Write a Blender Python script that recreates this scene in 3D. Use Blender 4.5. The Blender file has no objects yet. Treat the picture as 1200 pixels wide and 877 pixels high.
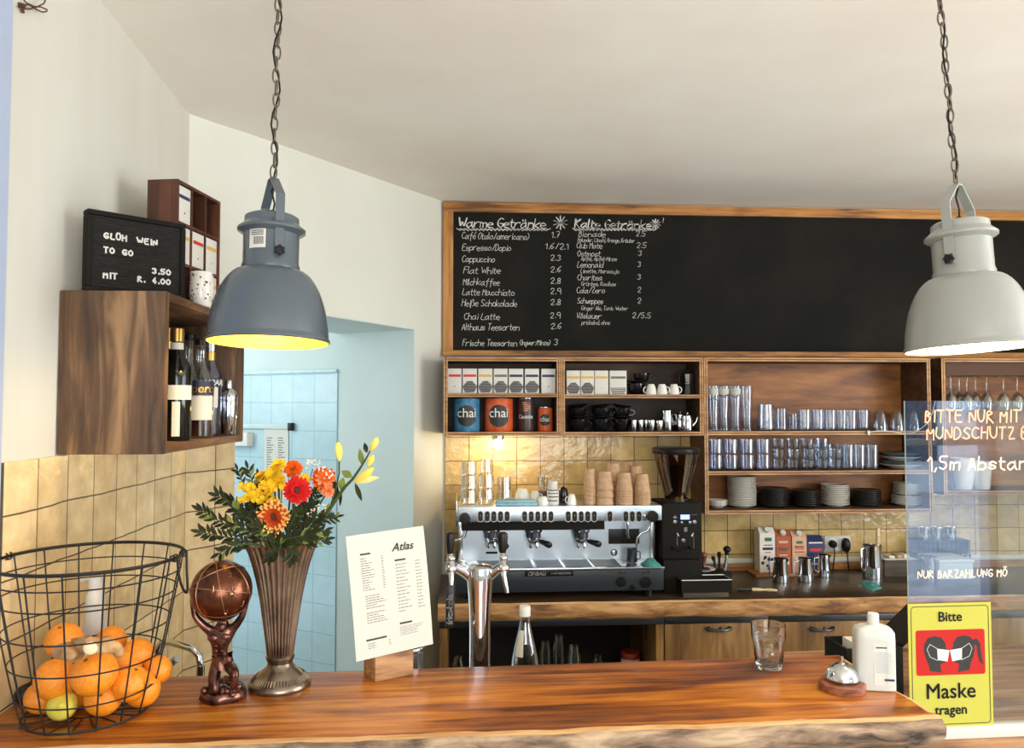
import bpy, bmesh, math, random
from mathutils import Vector, Matrix
random.seed(7)
SC = bpy.context.scene
COL = SC.collection
PI = math.pi
R = math.radians

# ------------------------------------------------------------------ camera
EYE = 1.78
FPX = 910.0
W, H = 1200.0, 877.0
YAW, PITCH = R(-3.74), R(2.3)
cam_d = bpy.data.cameras.new('camera')
cam_d.sensor_width = 36.0
cam_d.lens = 36.0 * FPX / W
cam_d.clip_start = 0.05
cam = bpy.data.objects.new('camera', cam_d)
COL.objects.link(cam)
cam.location = (0, 0, EYE)
cam.rotation_euler = (R(90) + PITCH, 0, YAW)
SC.camera = cam
CROT = cam.rotation_euler.to_matrix()
CLOC = Vector((0, 0, EYE))

# ------------------------------------------------------------------ light / exposure
SC.view_settings.view_transform = 'Standard'
SC.view_settings.look = 'None'
SC.view_settings.gamma = 1.0
SC.view_settings.use_curve_mapping = False
SC.view_settings.exposure = 0.12
try:
    SC.cycles.max_bounces = 12
    SC.cycles.diffuse_bounces = 5
    SC.cycles.glossy_bounces = 5
    SC.cycles.transmission_bounces = 8
    SC.cycles.transparent_max_bounces = 40
    SC.cycles.sample_clamp_indirect = 6.0
except Exception:
    pass
world = bpy.data.worlds.new('daylight')
SC.world = world
world.use_nodes = True
wn = world.node_tree.nodes
wn['Background'].inputs[0].default_value = (0.60, 0.76, 1.0, 1)
wn['Background'].inputs[1].default_value = 4.5

def area(name, loc, target, sx, sy, power, color):
    d = bpy.data.lights.new(name, 'AREA')
    d.shape = 'RECTANGLE'
    d.size, d.size_y = sx, sy
    d.energy = power
    d.color = color
    o = bpy.data.objects.new(name, d)
    COL.objects.link(o)
    o.location = loc
    o.rotation_euler = (Vector(target) - Vector(loc)).to_track_quat('-Z', 'Y').to_euler()
    return o
# daylight in the shop windows (front wall behind the camera, right-hand wall)
area('window_daylight_front', (0.75, -1.98, 1.75), (0.75, 2, 4.6), 2.2, 1.9, 92, (1.0, 0.975, 0.90))
area('window_daylight_side', (4.28, 0.9, 1.75), (0, 0.9, 4.4), 2.2, 1.9, 116, (1.0, 0.975, 0.90))

# ------------------------------------------------------------------ pixel -> place helpers
def ray(px, py):
    return (CROT @ Vector((px - W / 2, H / 2 - py, -FPX))).normalized()
def at(px, py, Y):                       # point on the vertical plane y = Y
    d = ray(px, py)
    return CLOC + d * (Y / d.y)
def onz(px, py, z):                      # point on the level plane z
    d = ray(px, py)
    return CLOC + d * ((z - EYE) / d.z)
def cw(x, d, z=0.0):                     # camera-aligned ground coordinates -> world
    c, s = math.cos(-YAW), math.sin(-YAW)
    return Vector((x * c + d * s, -x * s + d * c, z))
def dep(px, py, d):                      # point at camera depth d
    r = CROT @ Vector(((px - W / 2) / FPX, (H / 2 - py) / FPX, -1.0))
    return CLOC + r * d

# ------------------------------------------------------------------ materials
def new_mat(name):
    m = bpy.data.materials.new(name)
    m.use_nodes = True
    nt = m.node_tree
    b = nt.nodes['Principled BSDF']
    return m, nt, b
def srgb(r, g, b):
    f = lambda c: (c / 255.0) / 12.92 if c / 255.0 <= 0.04045 else (((c / 255.0) + 0.055) / 1.055) ** 2.4
    return (f(r), f(g), f(b), 1.0)
def mat(name, col, rough=0.5, metal=0.0, spec=0.5, emit=None, es=0.0, coat=0.0):
    m, nt, b = new_mat(name)
    b.inputs['Base Color'].default_value = srgb(*col)
    b.inputs['Roughness'].default_value = rough
    b.inputs['Metallic'].default_value = metal
    b.inputs['Specular IOR Level'].default_value = spec
    b.inputs['Coat Weight'].default_value = coat
    if emit:
        b.inputs['Emission Color'].default_value = srgb(*emit)
        b.inputs['Emission Strength'].default_value = es
    return m
def ramp(nt, stops):
    r = nt.nodes.new('ShaderNodeValToRGB')
    e = r.color_ramp.elements
    while len(e) < len(stops):
        e.new(0.5)
    for k, (p, c) in enumerate(stops):
        e[k].position = p
        e[k].color = srgb(*c) if len(c) == 3 else c
    return r
def coords(nt, scale, rot=(0, 0, 0), loc=(0, 0, 0)):
    tc = nt.nodes.new('ShaderNodeTexCoord')
    mp = nt.nodes.new('ShaderNodeMapping')
    mp.inputs['Scale'].default_value = scale
    mp.inputs['Rotation'].default_value = rot
    mp.inputs['Location'].default_value = loc
    nt.links.new(tc.outputs['Object'], mp.inputs['Vector'])
    return mp
def noise(nt, vec, scale, detail=4, rough=0.55, dist=0.0):
    n = nt.nodes.new('ShaderNodeTexNoise')
    n.inputs['Scale'].default_value = scale
    n.inputs['Detail'].default_value = detail
    n.inputs['Roughness'].default_value = rough
    n.inputs['Distortion'].default_value = dist
    nt.links.new(vec.outputs[0], n.inputs['Vector'])
    return n
def bump(nt, b, src, strength, dist=0.01):
    bp = nt.nodes.new('ShaderNodeBump')
    bp.inputs['Strength'].default_value = strength
    bp.inputs['Distance'].default_value = dist
    nt.links.new(src, bp.inputs['Height'])
    nt.links.new(bp.outputs[0], b.inputs['Normal'])
def mottled(name, c1, c2, scale=3.0, rough=0.6, metal=0.0, bs=0.0, stretch=(1, 1, 1), lo=0.35, hi=0.65, detail=5, spec=0.5):
    m, nt, b = new_mat(name)
    n = noise(nt, coords(nt, stretch), scale, detail)
    r = ramp(nt, [(lo, c1), (hi, c2)])
    nt.links.new(n.outputs['Fac'], r.inputs[0])
    nt.links.new(r.outputs[0], b.inputs['Base Color'])
    b.inputs['Roughness'].default_value = rough
    b.inputs['Metallic'].default_value = metal
    b.inputs['Specular IOR Level'].default_value = spec
    if bs:
        bump(nt, b, n.outputs['Fac'], bs)
    return m
def wood(name, dark, mid, light, axis='X', scale=1.0, rough=0.5, coat=0.0, knots=0.0, stretch=14.0, bs=0.08):
    m, nt, b = new_mat(name)
    s = {'X': (1, stretch, stretch), 'Y': (stretch, 1, stretch), 'Z': (stretch, stretch, 1)}[axis]
    s2 = {'X': (1, 4, 4), 'Y': (4, 1, 4), 'Z': (4, 4, 1)}[axis]
    n1 = noise(nt, coords(nt, s), 2.2 * scale, 6, 0.6, 0.6)
    n2 = noise(nt, coords(nt, s2), 1.3 * scale, 3, 0.5, 1.2)
    mix = nt.nodes.new('ShaderNodeMath'); mix.operation = 'MULTIPLY_ADD'
    mix.inputs[1].default_value = 0.55
    nt.links.new(n1.outputs['Fac'], mix.inputs[0])
    m2 = nt.nodes.new('ShaderNodeMath'); m2.operation = 'MULTIPLY'; m2.inputs[1].default_value = 0.45
    nt.links.new(n2.outputs['Fac'], m2.inputs[0])
    nt.links.new(m2.outputs[0], mix.inputs[2])
    r = ramp(nt, [(0.39, dark), (0.50, mid), (0.61, light)])
    nt.links.new(mix.outputs[0], r.inputs[0])
    out = r.outputs[0]
    if knots:
        v = nt.nodes.new('ShaderNodeTexVoronoi')
        v.inputs['Scale'].default_value = knots
        sk = {'X': (.45, 1, 1), 'Y': (1, .45, 1), 'Z': (1, 1, .45)}[axis]
        nt.links.new(coords(nt, sk, loc=(.37, .21, .13)).outputs[0], v.inputs['Vector'])
        kr = ramp(nt, [(0.03, (30, 18, 10)), (0.12, (255, 255, 255))])
        nt.links.new(v.outputs['Distance'], kr.inputs[0])
        mx = nt.nodes.new('ShaderNodeMix'); mx.data_type = 'RGBA'; mx.blend_type = 'MULTIPLY'
        mx.inputs[0].default_value = 0.8
        nt.links.new(out, mx.inputs[6]); nt.links.new(kr.outputs[0], mx.inputs[7])
        out = mx.outputs[2]
    nt.links.new(out, b.inputs['Base Color'])
    b.inputs['Roughness'].default_value = rough
    b.inputs['Coat Weight'].default_value = coat
    b.inputs['Coat Roughness'].default_value = 0.12
    if bs:
        bump(nt, b, n1.outputs['Fac'], bs, 0.004)
    return m
def tile_mat(name, c1, c2, mortar, w, h, rough=0.18, off=0.0, mort=0.012, bs=0.35, blotch=0.8):
    """square glazed tiles laid over the object's own x / z axes"""
    m, nt, b = new_mat(name)
    tc = nt.nodes.new('ShaderNodeTexCoord')
    sp = nt.nodes.new('ShaderNodeSeparateXYZ')
    cb = nt.nodes.new('ShaderNodeCombineXYZ')
    nt.links.new(tc.outputs['Object'], sp.inputs[0])
    wob = noise(nt, coords(nt, (1, 1, 1)), 6, 2)
    wm = nt.nodes.new('ShaderNodeMath'); wm.operation = 'MULTIPLY_ADD'
    wm.inputs[1].default_value = 0.012
    nt.links.new(wob.outputs['Fac'], wm.inputs[0]); nt.links.new(sp.outputs[2], wm.inputs[2])
    nt.links.new(sp.outputs[0], cb.inputs[0]); nt.links.new(wm.outputs[0], cb.inputs[1])
    br = nt.nodes.new('ShaderNodeTexBrick')
    br.offset = off; br.squash = 1.0
    br.inputs['Scale'].default_value = 1.0
    br.inputs['Brick Width'].default_value = w
    br.inputs['Row Height'].default_value = h
    br.inputs['Mortar Size'].default_value = mort * w
    br.inputs['Mortar Smooth'].default_value = 0.2
    br.inputs['Color1'].default_value = srgb(*c1)
    br.inputs['Color2'].default_value = srgb(*c2)
    br.inputs['Mortar'].default_value = srgb(*mortar)
    nt.links.new(cb.outputs[0], br.inputs['Vector'])
    n = noise(nt, coords(nt, (1, 1, 1)), 14, 4)
    rr = ramp(nt, [(0.3, (205, 200, 190)), (0.7, (255, 255, 255))])
    nt.links.new(n.outputs['Fac'], rr.inputs[0])
    mx = nt.nodes.new('ShaderNodeMix'); mx.data_type = 'RGBA'; mx.blend_type = 'MULTIPLY'
    mx.inputs[0].default_value = blotch
    nt.links.new(br.outputs['Color'], mx.inputs[6]); nt.links.new(rr.outputs[0], mx.inputs[7])
    nt.links.new(mx.outputs[2], b.inputs['Base Color'])
    b.inputs['Roughness'].default_value = rough
    # handmade glaze ripples + sunk joints
    n2 = noise(nt, coords(nt, (1, 1, 1)), 22, 3)
    sub = nt.nodes.new('ShaderNodeMath'); sub.operation = 'SUBTRACT'
    nt.links.new(n2.outputs['Fac'], sub.inputs[0]); nt.links.new(br.outputs['Fac'], sub.inputs[1])
    bump(nt, b, sub.outputs[0], bs, 0.006)
    return m
def glass_mat(name, tint=(245, 250, 250), refl=0.10, edge=0.55, gcol=(255, 255, 255), rough=0.02):
    """thin clear glass: see-through with mirror-like reflection growing at the edges"""
    m = bpy.data.materials.new(name); m.use_nodes = True
    nt = m.node_tree; nt.nodes.clear()
    out = nt.nodes.new('ShaderNodeOutputMaterial')
    tr = nt.nodes.new('ShaderNodeBsdfTransparent'); tr.inputs[0].default_value = srgb(*tint)
    gl = nt.nodes.new('ShaderNodeBsdfGlossy'); gl.inputs[0].default_value = srgb(*gcol); gl.inputs['Roughness'].default_value = rough
    lw = nt.nodes.new('ShaderNodeLayerWeight'); lw.inputs[0].default_value = 0.35
    mr = nt.nodes.new('ShaderNodeMapRange')
    mr.inputs[3].default_value = refl; mr.inputs[4].default_value = edge
    nt.links.new(lw.outputs['Facing'], mr.inputs[0])
    mx = nt.nodes.new('ShaderNodeMixShader')
    nt.links.new(mr.outputs[0], mx.inputs[0]); nt.links.new(tr.outputs[0], mx.inputs[1]); nt.links.new(gl.outputs[0], mx.inputs[2])
    nt.links.new(mx.outputs[0], out.inputs[0])
    return m

M = {}
M['plaster'] = mottled('plaster_cream', (214, 213, 200), (224, 224, 212), 1.2, 0.9, bs=0.05, lo=.3, hi=.7)
M['plaster_left'] = mottled('plaster_stained', (206, 202, 189), (216, 214, 203), 1.1, 0.9, bs=0.05, stretch=(2.5, 1, .5), lo=.3, hi=.6)
M['ceiling'] = mottled('ceiling_paint', (234, 226, 216), (243, 241, 232), .8, 0.95, bs=0.03, lo=.35, hi=.6)
M['blue_paint'] = mottled('pale_blue_paint', (194, 207, 202), (202, 213, 208), 2.0, 0.7)
M['blue_tile'] = tile_mat('pale_blue_tile', (184, 210, 214), (179, 206, 211), (146, 180, 190), .15, .15, .22, mort=.014, bs=.15, blotch=.2)
M['lavender'] = mat('lavender_paint', (170, 182, 205), .6)
M['tile_left'] = tile_mat('ochre_tile_left', (252, 224, 170), (228, 198, 146), (104, 88, 66), .128, .130, .2, mort=.016)
M['tile_diag'] = tile_mat('ochre_tile_corner', (238, 214, 170), (216, 190, 144), (96, 82, 66), .128, .130, .10, mort=.016, bs=.8)
M['tile_back'] = tile_mat('ochre_tile_back', (238, 204, 136), (206, 176, 118), (110, 88, 58), .1255, .1255, .14, mort=.018, bs=.6)
M['floor'] = wood('floor_boards', (160, 142, 118), (188, 170, 146), (208, 192, 168), 'X')
M['frame_wood'] = wood('frame_pine', (112, 70, 30), (176, 118, 56), (196, 142, 78), 'X', 1.3, .55, knots=3)
M['frame_wood_v'] = wood('frame_pine_upright', (112, 70, 30), (176, 118, 56), (196, 142, 78), 'Z', 1.3, .55, knots=3)
M['ply_dark'] = wood('stained_ply', (50, 32, 19), (78, 50, 30), (106, 70, 42), 'X', 1.0, .6)
M['ply_back_shaded'] = wood('ply_back_shaded', (38, 26, 16), (60, 40, 24), (88, 60, 36), 'X', .9, .6, stretch=7)  # darker copy of the back board, the shelf interior's shade put into its colour
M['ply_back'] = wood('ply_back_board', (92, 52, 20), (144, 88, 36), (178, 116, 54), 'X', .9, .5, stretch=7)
M['ply_edge'] = wood('ply_light_edge', (150, 104, 62), (188, 140, 92), (206, 162, 112), 'X', 3, .6)
M['ply_core'] = mat('ply_core', (84, 54, 34), .7)
M['cab_wood'] = wood('rustic_brown_wood', (54, 38, 26), (100, 72, 48), (156, 120, 84), 'Z', 1.3, .6, knots=4.5, stretch=9)
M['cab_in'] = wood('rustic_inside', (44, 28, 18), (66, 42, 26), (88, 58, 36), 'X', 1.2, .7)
M['bar_top'] = wood('varnished_plank', (84, 40, 12), (156, 84, 22), (200, 126, 42), 'X', 1.3, .34, coat=.25, knots=1.7, stretch=16, bs=.06)
M['bar_edge'] = wood('live_edge_bark', (44, 34, 28), (138, 112, 90), (192, 164, 132), 'X', 3.2, .8, stretch=4, bs=1.0)
M['bar_front'] = wood('bar_front_boards', (70, 48, 34), (110, 78, 54), (140, 100, 70), 'X', 1.5, .7)
M['work_top'] = wood('dark_worktop', (34, 24, 17), (54, 40, 29), (76, 56, 41), 'X', 1.0, .32, coat=.2)
M['work_edge'] = wood('worktop_live_edge', (104, 66, 34), (168, 120, 70), (206, 160, 104), 'X', 2.2, .7, stretch=5, bs=.8)
M['drawer_wood'] = wood('drawer_oak', (92, 64, 28), (134, 96, 46), (164, 122, 64), 'Z', 1.0, .55, knots=3, stretch=8)
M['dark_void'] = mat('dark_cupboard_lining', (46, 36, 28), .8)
M['black'] = mat('black_plastic', (20, 18, 16), .35, spec=.3)
M['black_matt'] = mat('black_matt', (26, 23, 19), .75, spec=.2)
M['black_gloss'] = mat('black_glaze', (20, 20, 22), .12)
M['slate'] = mottled('chalkboard_black', (27, 27, 24), (44, 42, 37), 1.4, .85, lo=.45, hi=.75, spec=.12)
M['chalk'] = mat('chalk_white', (226, 224, 216), .9)
M['white'] = mat('white_card', (216, 213, 203), .6)
M['paper'] = mat('white_paper', (208, 205, 192), .8)
M['porcelain'] = mat('white_porcelain', (236, 232, 222), .2)
M['dark_plate'] = mat('charcoal_stoneware', (44, 40, 38), .35)
M['steel'] = mat('brushed_steel', (196, 200, 204), .24, 1.0)
M['chrome'] = mat('chrome', (214, 216, 218), .07, 1.0)
M['dark_steel'] = mat('gunmetal', (78, 80, 84), .35, .9)
M['brass'] = mat('brass', (176, 140, 84), .3, 1.0)
M['gold'] = mat('gold_foil', (196, 156, 84), .35, .9)
M['glass'] = glass_mat('clear_glass')
M['glass_blue'] = glass_mat('bluish_glass', (226, 234, 246), .14, .62, (214, 228, 255))
M['glass_smoke'] = glass_mat('smoky_glass', (150, 152, 146), .10, .5)
M['wire'] = mat('black_wire', (30, 27, 25), .45, .3)
M['kraft'] = mottled('kraft_paper', (182, 144, 110), (198, 162, 126), 40, .85)
M['ink'] = mat('dark_ink', (58, 54, 58), .8)
M['ink_soft'] = mat('grey_ink', (112, 108, 112), .8)
M['teal_cloth'] = mottled('teal_cloth', (60, 128, 122), (84, 156, 148), 30, .95, bs=.3)
M['blue_cloth'] = mottled('pale_blue_cloth', (128, 172, 186), (156, 196, 206), 30, .95, bs=.3)
M['red'] = mat('red_print', (206, 52, 40), .6)
M['ochre'] = mat('ochre_print', (214, 170, 72), .6)
M['navy'] = mat('navy_print', (44, 48, 92), .6)
M['olive'] = mat('olive_print', (108, 110, 84), .6)

# ------------------------------------------------------------------ mesh builder
class MB:
    def __init__(s):
        s.bm = bmesh.new()
    def _mi(s, faces, mi):
        for f in faces:
            f.material_index = mi
    def box(s, x0, x1, y0, y1, z0, z1, mi=0, bev=0.0, top_mi=None, front_mi=None):
        v = [s.bm.verts.new(p) for p in ((x0, y0, z0), (x1, y0, z0), (x1, y1, z0), (x0, y1, z0), (x0, y0, z1), (x1, y0, z1), (x1, y1, z1), (x0, y1, z1))]
        fs = [s.bm.faces.new([v[i] for i in q]) for q in ((3, 2, 1, 0), (4, 5, 6, 7), (0, 1, 5, 4), (1, 2, 6, 5), (2, 3, 7, 6), (3, 0, 4, 7))]
        s._mi(fs, mi)
        if top_mi is not None: fs[1].material_index = top_mi
        if front_mi is not None: fs[2].material_index = front_mi
        if bev > 0:
            es = set()
            for f in fs: es.update(f.edges)
            bmesh.ops.bevel(s.bm, geom=list(es), offset=bev, segments=2, affect='EDGES', profile=0.6)
        return s
    def lathe(s, prof, seg=24, mi=0, c=(0, 0, 0), rib=None, axis=None, mis=None, a0=0.0):
        """prof: list of (r, z). rib=(n, amp): fluting. axis: Matrix 3x3 to turn it."""
        rows = []
        C = Vector(c)
        for (r, z) in prof:
            if r < 1e-6:
                p = Vector((0, 0, z))
                rows.append([s.bm.verts.new(C + (axis @ p if axis else p))])
            else:
                row = []
                for k in range(seg):
                    a = 2 * PI * k / seg + a0
                    rr = r
                    if rib:
                        rr = r * (1 + rib[1] * math.cos(rib[0] * a))
                    p = Vector((rr * math.cos(a), rr * math.sin(a), z))
                    row.append(s.bm.verts.new(C + (axis @ p if axis else p)))
                rows.append(row)
        for j in range(len(rows) - 1):
            A, B = rows[j], rows[j + 1]
            m_ = mis[j] if mis else mi
            if len(A) == 1 and len(B) == 1: continue
            for k in range(seg):
                k2 = (k + 1) % seg
                if len(A) == 1: f = s.bm.faces.new((A[0], B[k2], B[k]))
                elif len(B) == 1: f = s.bm.faces.new((A[k], A[k2], B[0]))
                else: f = s.bm.faces.new((A[k], A[k2], B[k2], B[k]))
                f.material_index = m_
        return s
    def cyl(s, r, z0, z1, seg=20, mi=0, c=(0, 0, 0), r2=None, axis=None, bev=0.0):
        r2 = r if r2 is None else r2
        if bev:
            return s.lathe([(0, z0), (r - bev, z0), (r, z0 + bev), (r2, z1 - bev), (r2 - bev, z1), (0, z1)], seg, mi, c, axis=axis)
        return s.lathe([(0, z0), (r, z0), (r2, z1), (0, z1)], seg, mi, c, axis=axis)
    def tube(s, pts, r, seg=8, mi=0, closed=False, caps=True):
        pts = [Vector(p) for p in pts]
        n = len(pts)
        rad = r if isinstance(r, (list, tuple)) else [r] * n
        rows = []
        up = None
        for i, p in enumerate(pts):
            if closed: t = pts[(i + 1) % n] - pts[i - 1]
            else: t = pts[min(i + 1, n - 1)] - pts[max(i - 1, 0)]
            if t.length < 1e-9: t = Vector((0, 0, 1))
            t.normalize()
            if up is None:
                up = Vector((0, 0, 1)) if abs(t.z) < .9 else Vector((1, 0, 0))
            x = up.cross(t)
            if x.length < 1e-6: x = Vector((1, 0, 0)).cross(t)
            x.normalize(); y = t.cross(x).normalized(); up = y
            rows.append([s.bm.verts.new(p + x * (rad[i] * math.cos(2 * PI * k / seg)) + y * (rad[i] * math.sin(2 * PI * k / seg))) for k in range(seg)])
        m_ = n if closed else n - 1
        for i in range(m_):
            A, B = rows[i], rows[(i + 1) % n]
            for k in range(seg):
                f = s.bm.faces.new((A[k], A[(k + 1) % seg], B[(k + 1) % seg], B[k])); f.material_index = mi
        if caps and not closed:
            for row, fl in ((rows[0], True), (rows[-1], False)):
                f = s.bm.faces.new(row[::-1] if fl else row); f.material_index = mi
        return s
    def ball(s, c, r, mi=0, seg=16, rings=10, sc=(1, 1, 1), rot=None):
        prof = [(r * math.sin(PI * k / rings), -r * math.cos(PI * k / rings)) for k in range(rings + 1)]
        prof[0] = (0, -r); prof[-1] = (0, r)
        mt = Matrix.Diagonal(Vector(sc))
        if rot is not None: mt = rot @ mt
        return s.lathe(prof, seg, mi, c, axis=mt)
    def prism(s, pts, f0, f1, mi=0, bev=0):
        """pts: ring of Vectors; f0 / f1: offset vectors of the two ends"""
        a = [s.bm.verts.new(Vector(p) + Vector(f0)) for p in pts]
        b = [s.bm.verts.new(Vector(p) + Vector(f1)) for p in pts]
        n = len(pts)
        fs = [s.bm.faces.new(a[::-1]), s.bm.faces.new(b)]
        for k in range(n):
            fs.append(s.bm.faces.new((a[k], a[(k + 1) % n], b[(k + 1) % n], b[k])))
        s._mi(fs, mi)
        return s
    def poly(s, pts, mi=0):
        f = s.bm.faces.new([s.bm.verts.new(Vector(p)) for p in pts]); f.material_index = mi
        return s
    def ribbon(s, pts, w, nrm, mi=0, th=0.0):
        """flat stroke of width w along pts lying in the plane with normal nrm"""
        pts = [Vector(p) for p in pts]; nrm = Vector(nrm)
        L, Rr = [], []
        n = len(pts)
        for i, p in enumerate(pts):
            t = pts[min(i + 1, n - 1)] - pts[max(i - 1, 0)]
            if t.length < 1e-9: t = Vector((1, 0, 0))
            t.normalize()
            x = nrm.cross(t).normalized() * (w / 2)
            e = t * (w * .4 if i == n - 1 else (-w * .4 if i == 0 else 0))
            L.append(s.bm.verts.new(p + x + e)); Rr.append(s.bm.verts.new(p - x + e))
        for i in range(n - 1):
            f = s.bm.faces.new((L[i], Rr[i], Rr[i + 1], L[i + 1])); f.material_index = mi
        return s
    def add(s, other, mtx=None, mi=None):
        """merge a mesh datablock"""
        n0 = len(s.bm.verts); f0 = len(s.bm.faces)
        s.bm.from_mesh(other)
        s.bm.verts.ensure_lookup_table(); s.bm.faces.ensure_lookup_table()
        if mtx is not None:
            for v in s.bm.verts[n0:]: v.co = mtx @ v.co
        if mi is not None:
            for f in s.bm.faces[f0:]: f.material_index = mi
        return s
    def xf(s, mtx):
        bmesh.ops.transform(s.bm, matrix=mtx, verts=s.bm.verts)
        return s
    def build(s, name, mats, parent=None, smooth=40, world=False, loc=None, rz=0.0, fix=True):
        """world=True: vertices are world coordinates; they are moved into the frame of the parent (or of the object's own base)"""
        if fix:
            bmesh.ops.recalc_face_normals(s.bm, faces=s.bm.faces)
        if world:
            if parent is not None:
                s.xf((Matrix.Translation(parent.location) @ Matrix.Rotation(parent.rotation_euler.z, 4, 'Z')).inverted())
            else:
                if loc is None:
                    xs = [v.co.x for v in s.bm.verts]; ys = [v.co.y for v in s.bm.verts]; zs = [v.co.z for v in s.bm.verts]
                    loc = ((min(xs) + max(xs)) / 2, (min(ys) + max(ys)) / 2, min(zs))
                s.xf((Matrix.Translation(loc) @ Matrix.Rotation(rz, 4, 'Z')).inverted())
        me = bpy.data.meshes.new(name)
        s.bm.to_mesh(me); s.bm.free()
        for m_ in (mats if isinstance(mats, (list, tuple)) else [mats]):
            me.materials.append(M[m_] if isinstance(m_, str) else m_)
        if smooth:
            me.polygons.foreach_set('use_smooth', [True] * len(me.polygons))
            me.set_sharp_from_angle(angle=R(smooth))
        o = bpy.data.objects.new(name, me)
        COL.objects.link(o)
        if parent is not None: o.parent = parent
        elif loc is not None:
            o.location = loc; o.rotation_euler.z = rz
        return o

def tag(o, label=None, cat=None, group=None, kind=None):
    if label: o['label'] = label
    if cat: o['category'] = cat
    if group: o['group'] = group
    if kind: o['kind'] = kind
    return o
def thing(name, label, cat, loc=(0, 0, 0), rz=0.0, group=None):
    o = bpy.data.objects.new(name, None)
    o.empty_display_size = .05
    COL.objects.link(o)
    o.location = loc; o.rotation_euler = (0, 0, rz)
    return tag(o, label, cat, group)
def struct(o, label=None):
    o['kind'] = 'structure'
    if label: o['label'] = label
    return o
CH = {}
def dup(src, loc, rz=0.0, label=None, group=None, rot=None, sc=None):
    c = src.copy(); COL.objects.link(c)
    c.location = loc; c.rotation_euler = rot if rot else (0, 0, rz)
    if sc: c.scale = (sc, sc, sc)
    if label: c['label'] = label
    if group: c['group'] = group
    for ch in CHILDREN(src):
        d = ch.copy(); COL.objects.link(d); d.parent = c
        for g in CHILDREN(ch):
            e = g.copy(); COL.objects.link(e); e.parent = d
    return c
def CHILDREN(o):
    return [x for x in list(COL.objects) if x.parent == o]

# ------------------------------------------------------------------ lettering
def text_mesh(body, size=1.0, bold=0.0, shear=0.0, ext=0.0, align='LEFT', sp=1.0):
    c = bpy.data.curves.new('lettering', 'FONT')
    c.body = body; c.size = size; c.shear = shear; c.extrude = ext
    c.align_x = align; c.space_character = sp; c.resolution_u = 3
    o = bpy.data.objects.new('lettering', c); COL.objects.link(o)
    dg = bpy.context.evaluated_depsgraph_get()
    me = bpy.data.meshes.new_from_object(o.evaluated_get(dg))
    bpy.data.objects.remove(o); bpy.data.curves.remove(c)
    if bold:
        b = bmesh.new()
        for dx, dy in ((-bold, 0), (bold, 0), (0, bold), (0, -bold)):
            n0 = len(b.verts); b.from_mesh(me); b.verts.ensure_lookup_table()
            for v in b.verts[n0:]: v.co.x += dx; v.co.y += dy
        b.to_mesh(me); b.free()
    return me
def face_mtx(origin, xdir, ydir):
    x = Vector(xdir).normalized(); y = Vector(ydir).normalized(); z = x.cross(y)
    m = Matrix((x, y, z)).transposed().to_4x4(); m.translation = Vector(origin)
    return m
GL = {
'a': "45 26 04 03 12 22 44/46 43 52", 'b': "09 02/05 26 45 43 22 03", 'c': "45 26 15 03 22 43", 'd': "49 42/45 26 04 03 22 43",
'e': "04 44 45 26 05 03 22 42", 'f': "49 38 27 20/06 46", 'g': "45 26 04 03 22 44/46 41 20 01", 'h': "09 02/05 26 45 42",
'i': "16 12/18 17", 'j': "26 21 00/28 27", 'k': "09 02/46 04 42", 'l': "09 03 12", 'm': "06 02/05 16 25 22/25 46 55 52",
'n': "06 02/05 26 45 42", 'o': "26 04 03 22 43 45 26", 'p': "06 00/05 26 45 43 22 03", 'q': "45 26 04 03 22 43/46 40",
'r': "06 02/04 26 46", 's': "45 26 05 14 34 43 22 03", 't': "18 13 22 32/06 36", 'u': "06 03 12 32 43/46 42", 'v': "06 22 46",
'w': "06 12 25 32 46", 'x': "06 42/46 02", 'y': "06 23/46 10", 'z': "06 46 02 42",
'A': "02 29 42/14 34", 'B': "02 09 28 37 06 35 34 22 02", 'C': "48 29 07 04 22 43", 'D': "02 09 29 47 44 22 02", 'E': "49 09 02 42/06 36",
'F': "49 09 02/06 36", 'G': "48 29 07 04 22 43 45 25", 'H': "09 02/49 42/06 46", 'I': "19 12", 'J': "39 33 22 03", 'K': "09 02/49 06 42",
'L': "19 02 42", 'M': "02 09 25 49 42", 'N': "02 09 42 49", 'O': "29 07 04 22 44 47 29", 'P': "02 09 38 37 06", 'R': "02 09 38 37 06 42",
'S': "48 29 07 16 35 43 22 03", 'T': "09 49/29 22", 'U': "09 04 22 44 49", 'V': "09 22 49", 'W': "09 22 37 52 69", 'Z': "09 49 02 42",
'0': "29 07 04 22 44 47 29", '1': "07 29 22", '2': "07 29 48 46 02 42", '3': "08 29 47 26 44 22 03", '4': "39 04 44/36 32", '5': "49 09 06 36 44 22 03",
'6': "49 06 04 22 44 35 05", '7': "09 49 12/15 35", '8': "29 07 16 35 43 22 03 15 36 47 29", '9': "45 06 08 29 48 42",
'/': "12 49", '(': "29 07 04 22", ')': "09 27 24 02", '.': "12 13", ',': "13 01", '-': "05 35", '!': "19 14/13 12", ':': "12 13/15 16",
'*': "05 65/32 38/13 57/17 53", '?': "08 29 47 24/22 23",
}
GL['ä'] = GL['a'] + "/17 18/37 38"; GL['ö'] = GL['o'] + "/17 18/37 38"; GL['ü'] = GL['u'] + "/17 18/37 38"; GL['é'] = GL['e'] + "/27 49"
GL['Ü'] = GL['U'] + "/1: 1;/3: 3;"; GL['Ö'] = GL['O'] + "/1: 1;/3: 3;"; GL['ß'] = "00 08 29 38 26 45 43 22"
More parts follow.
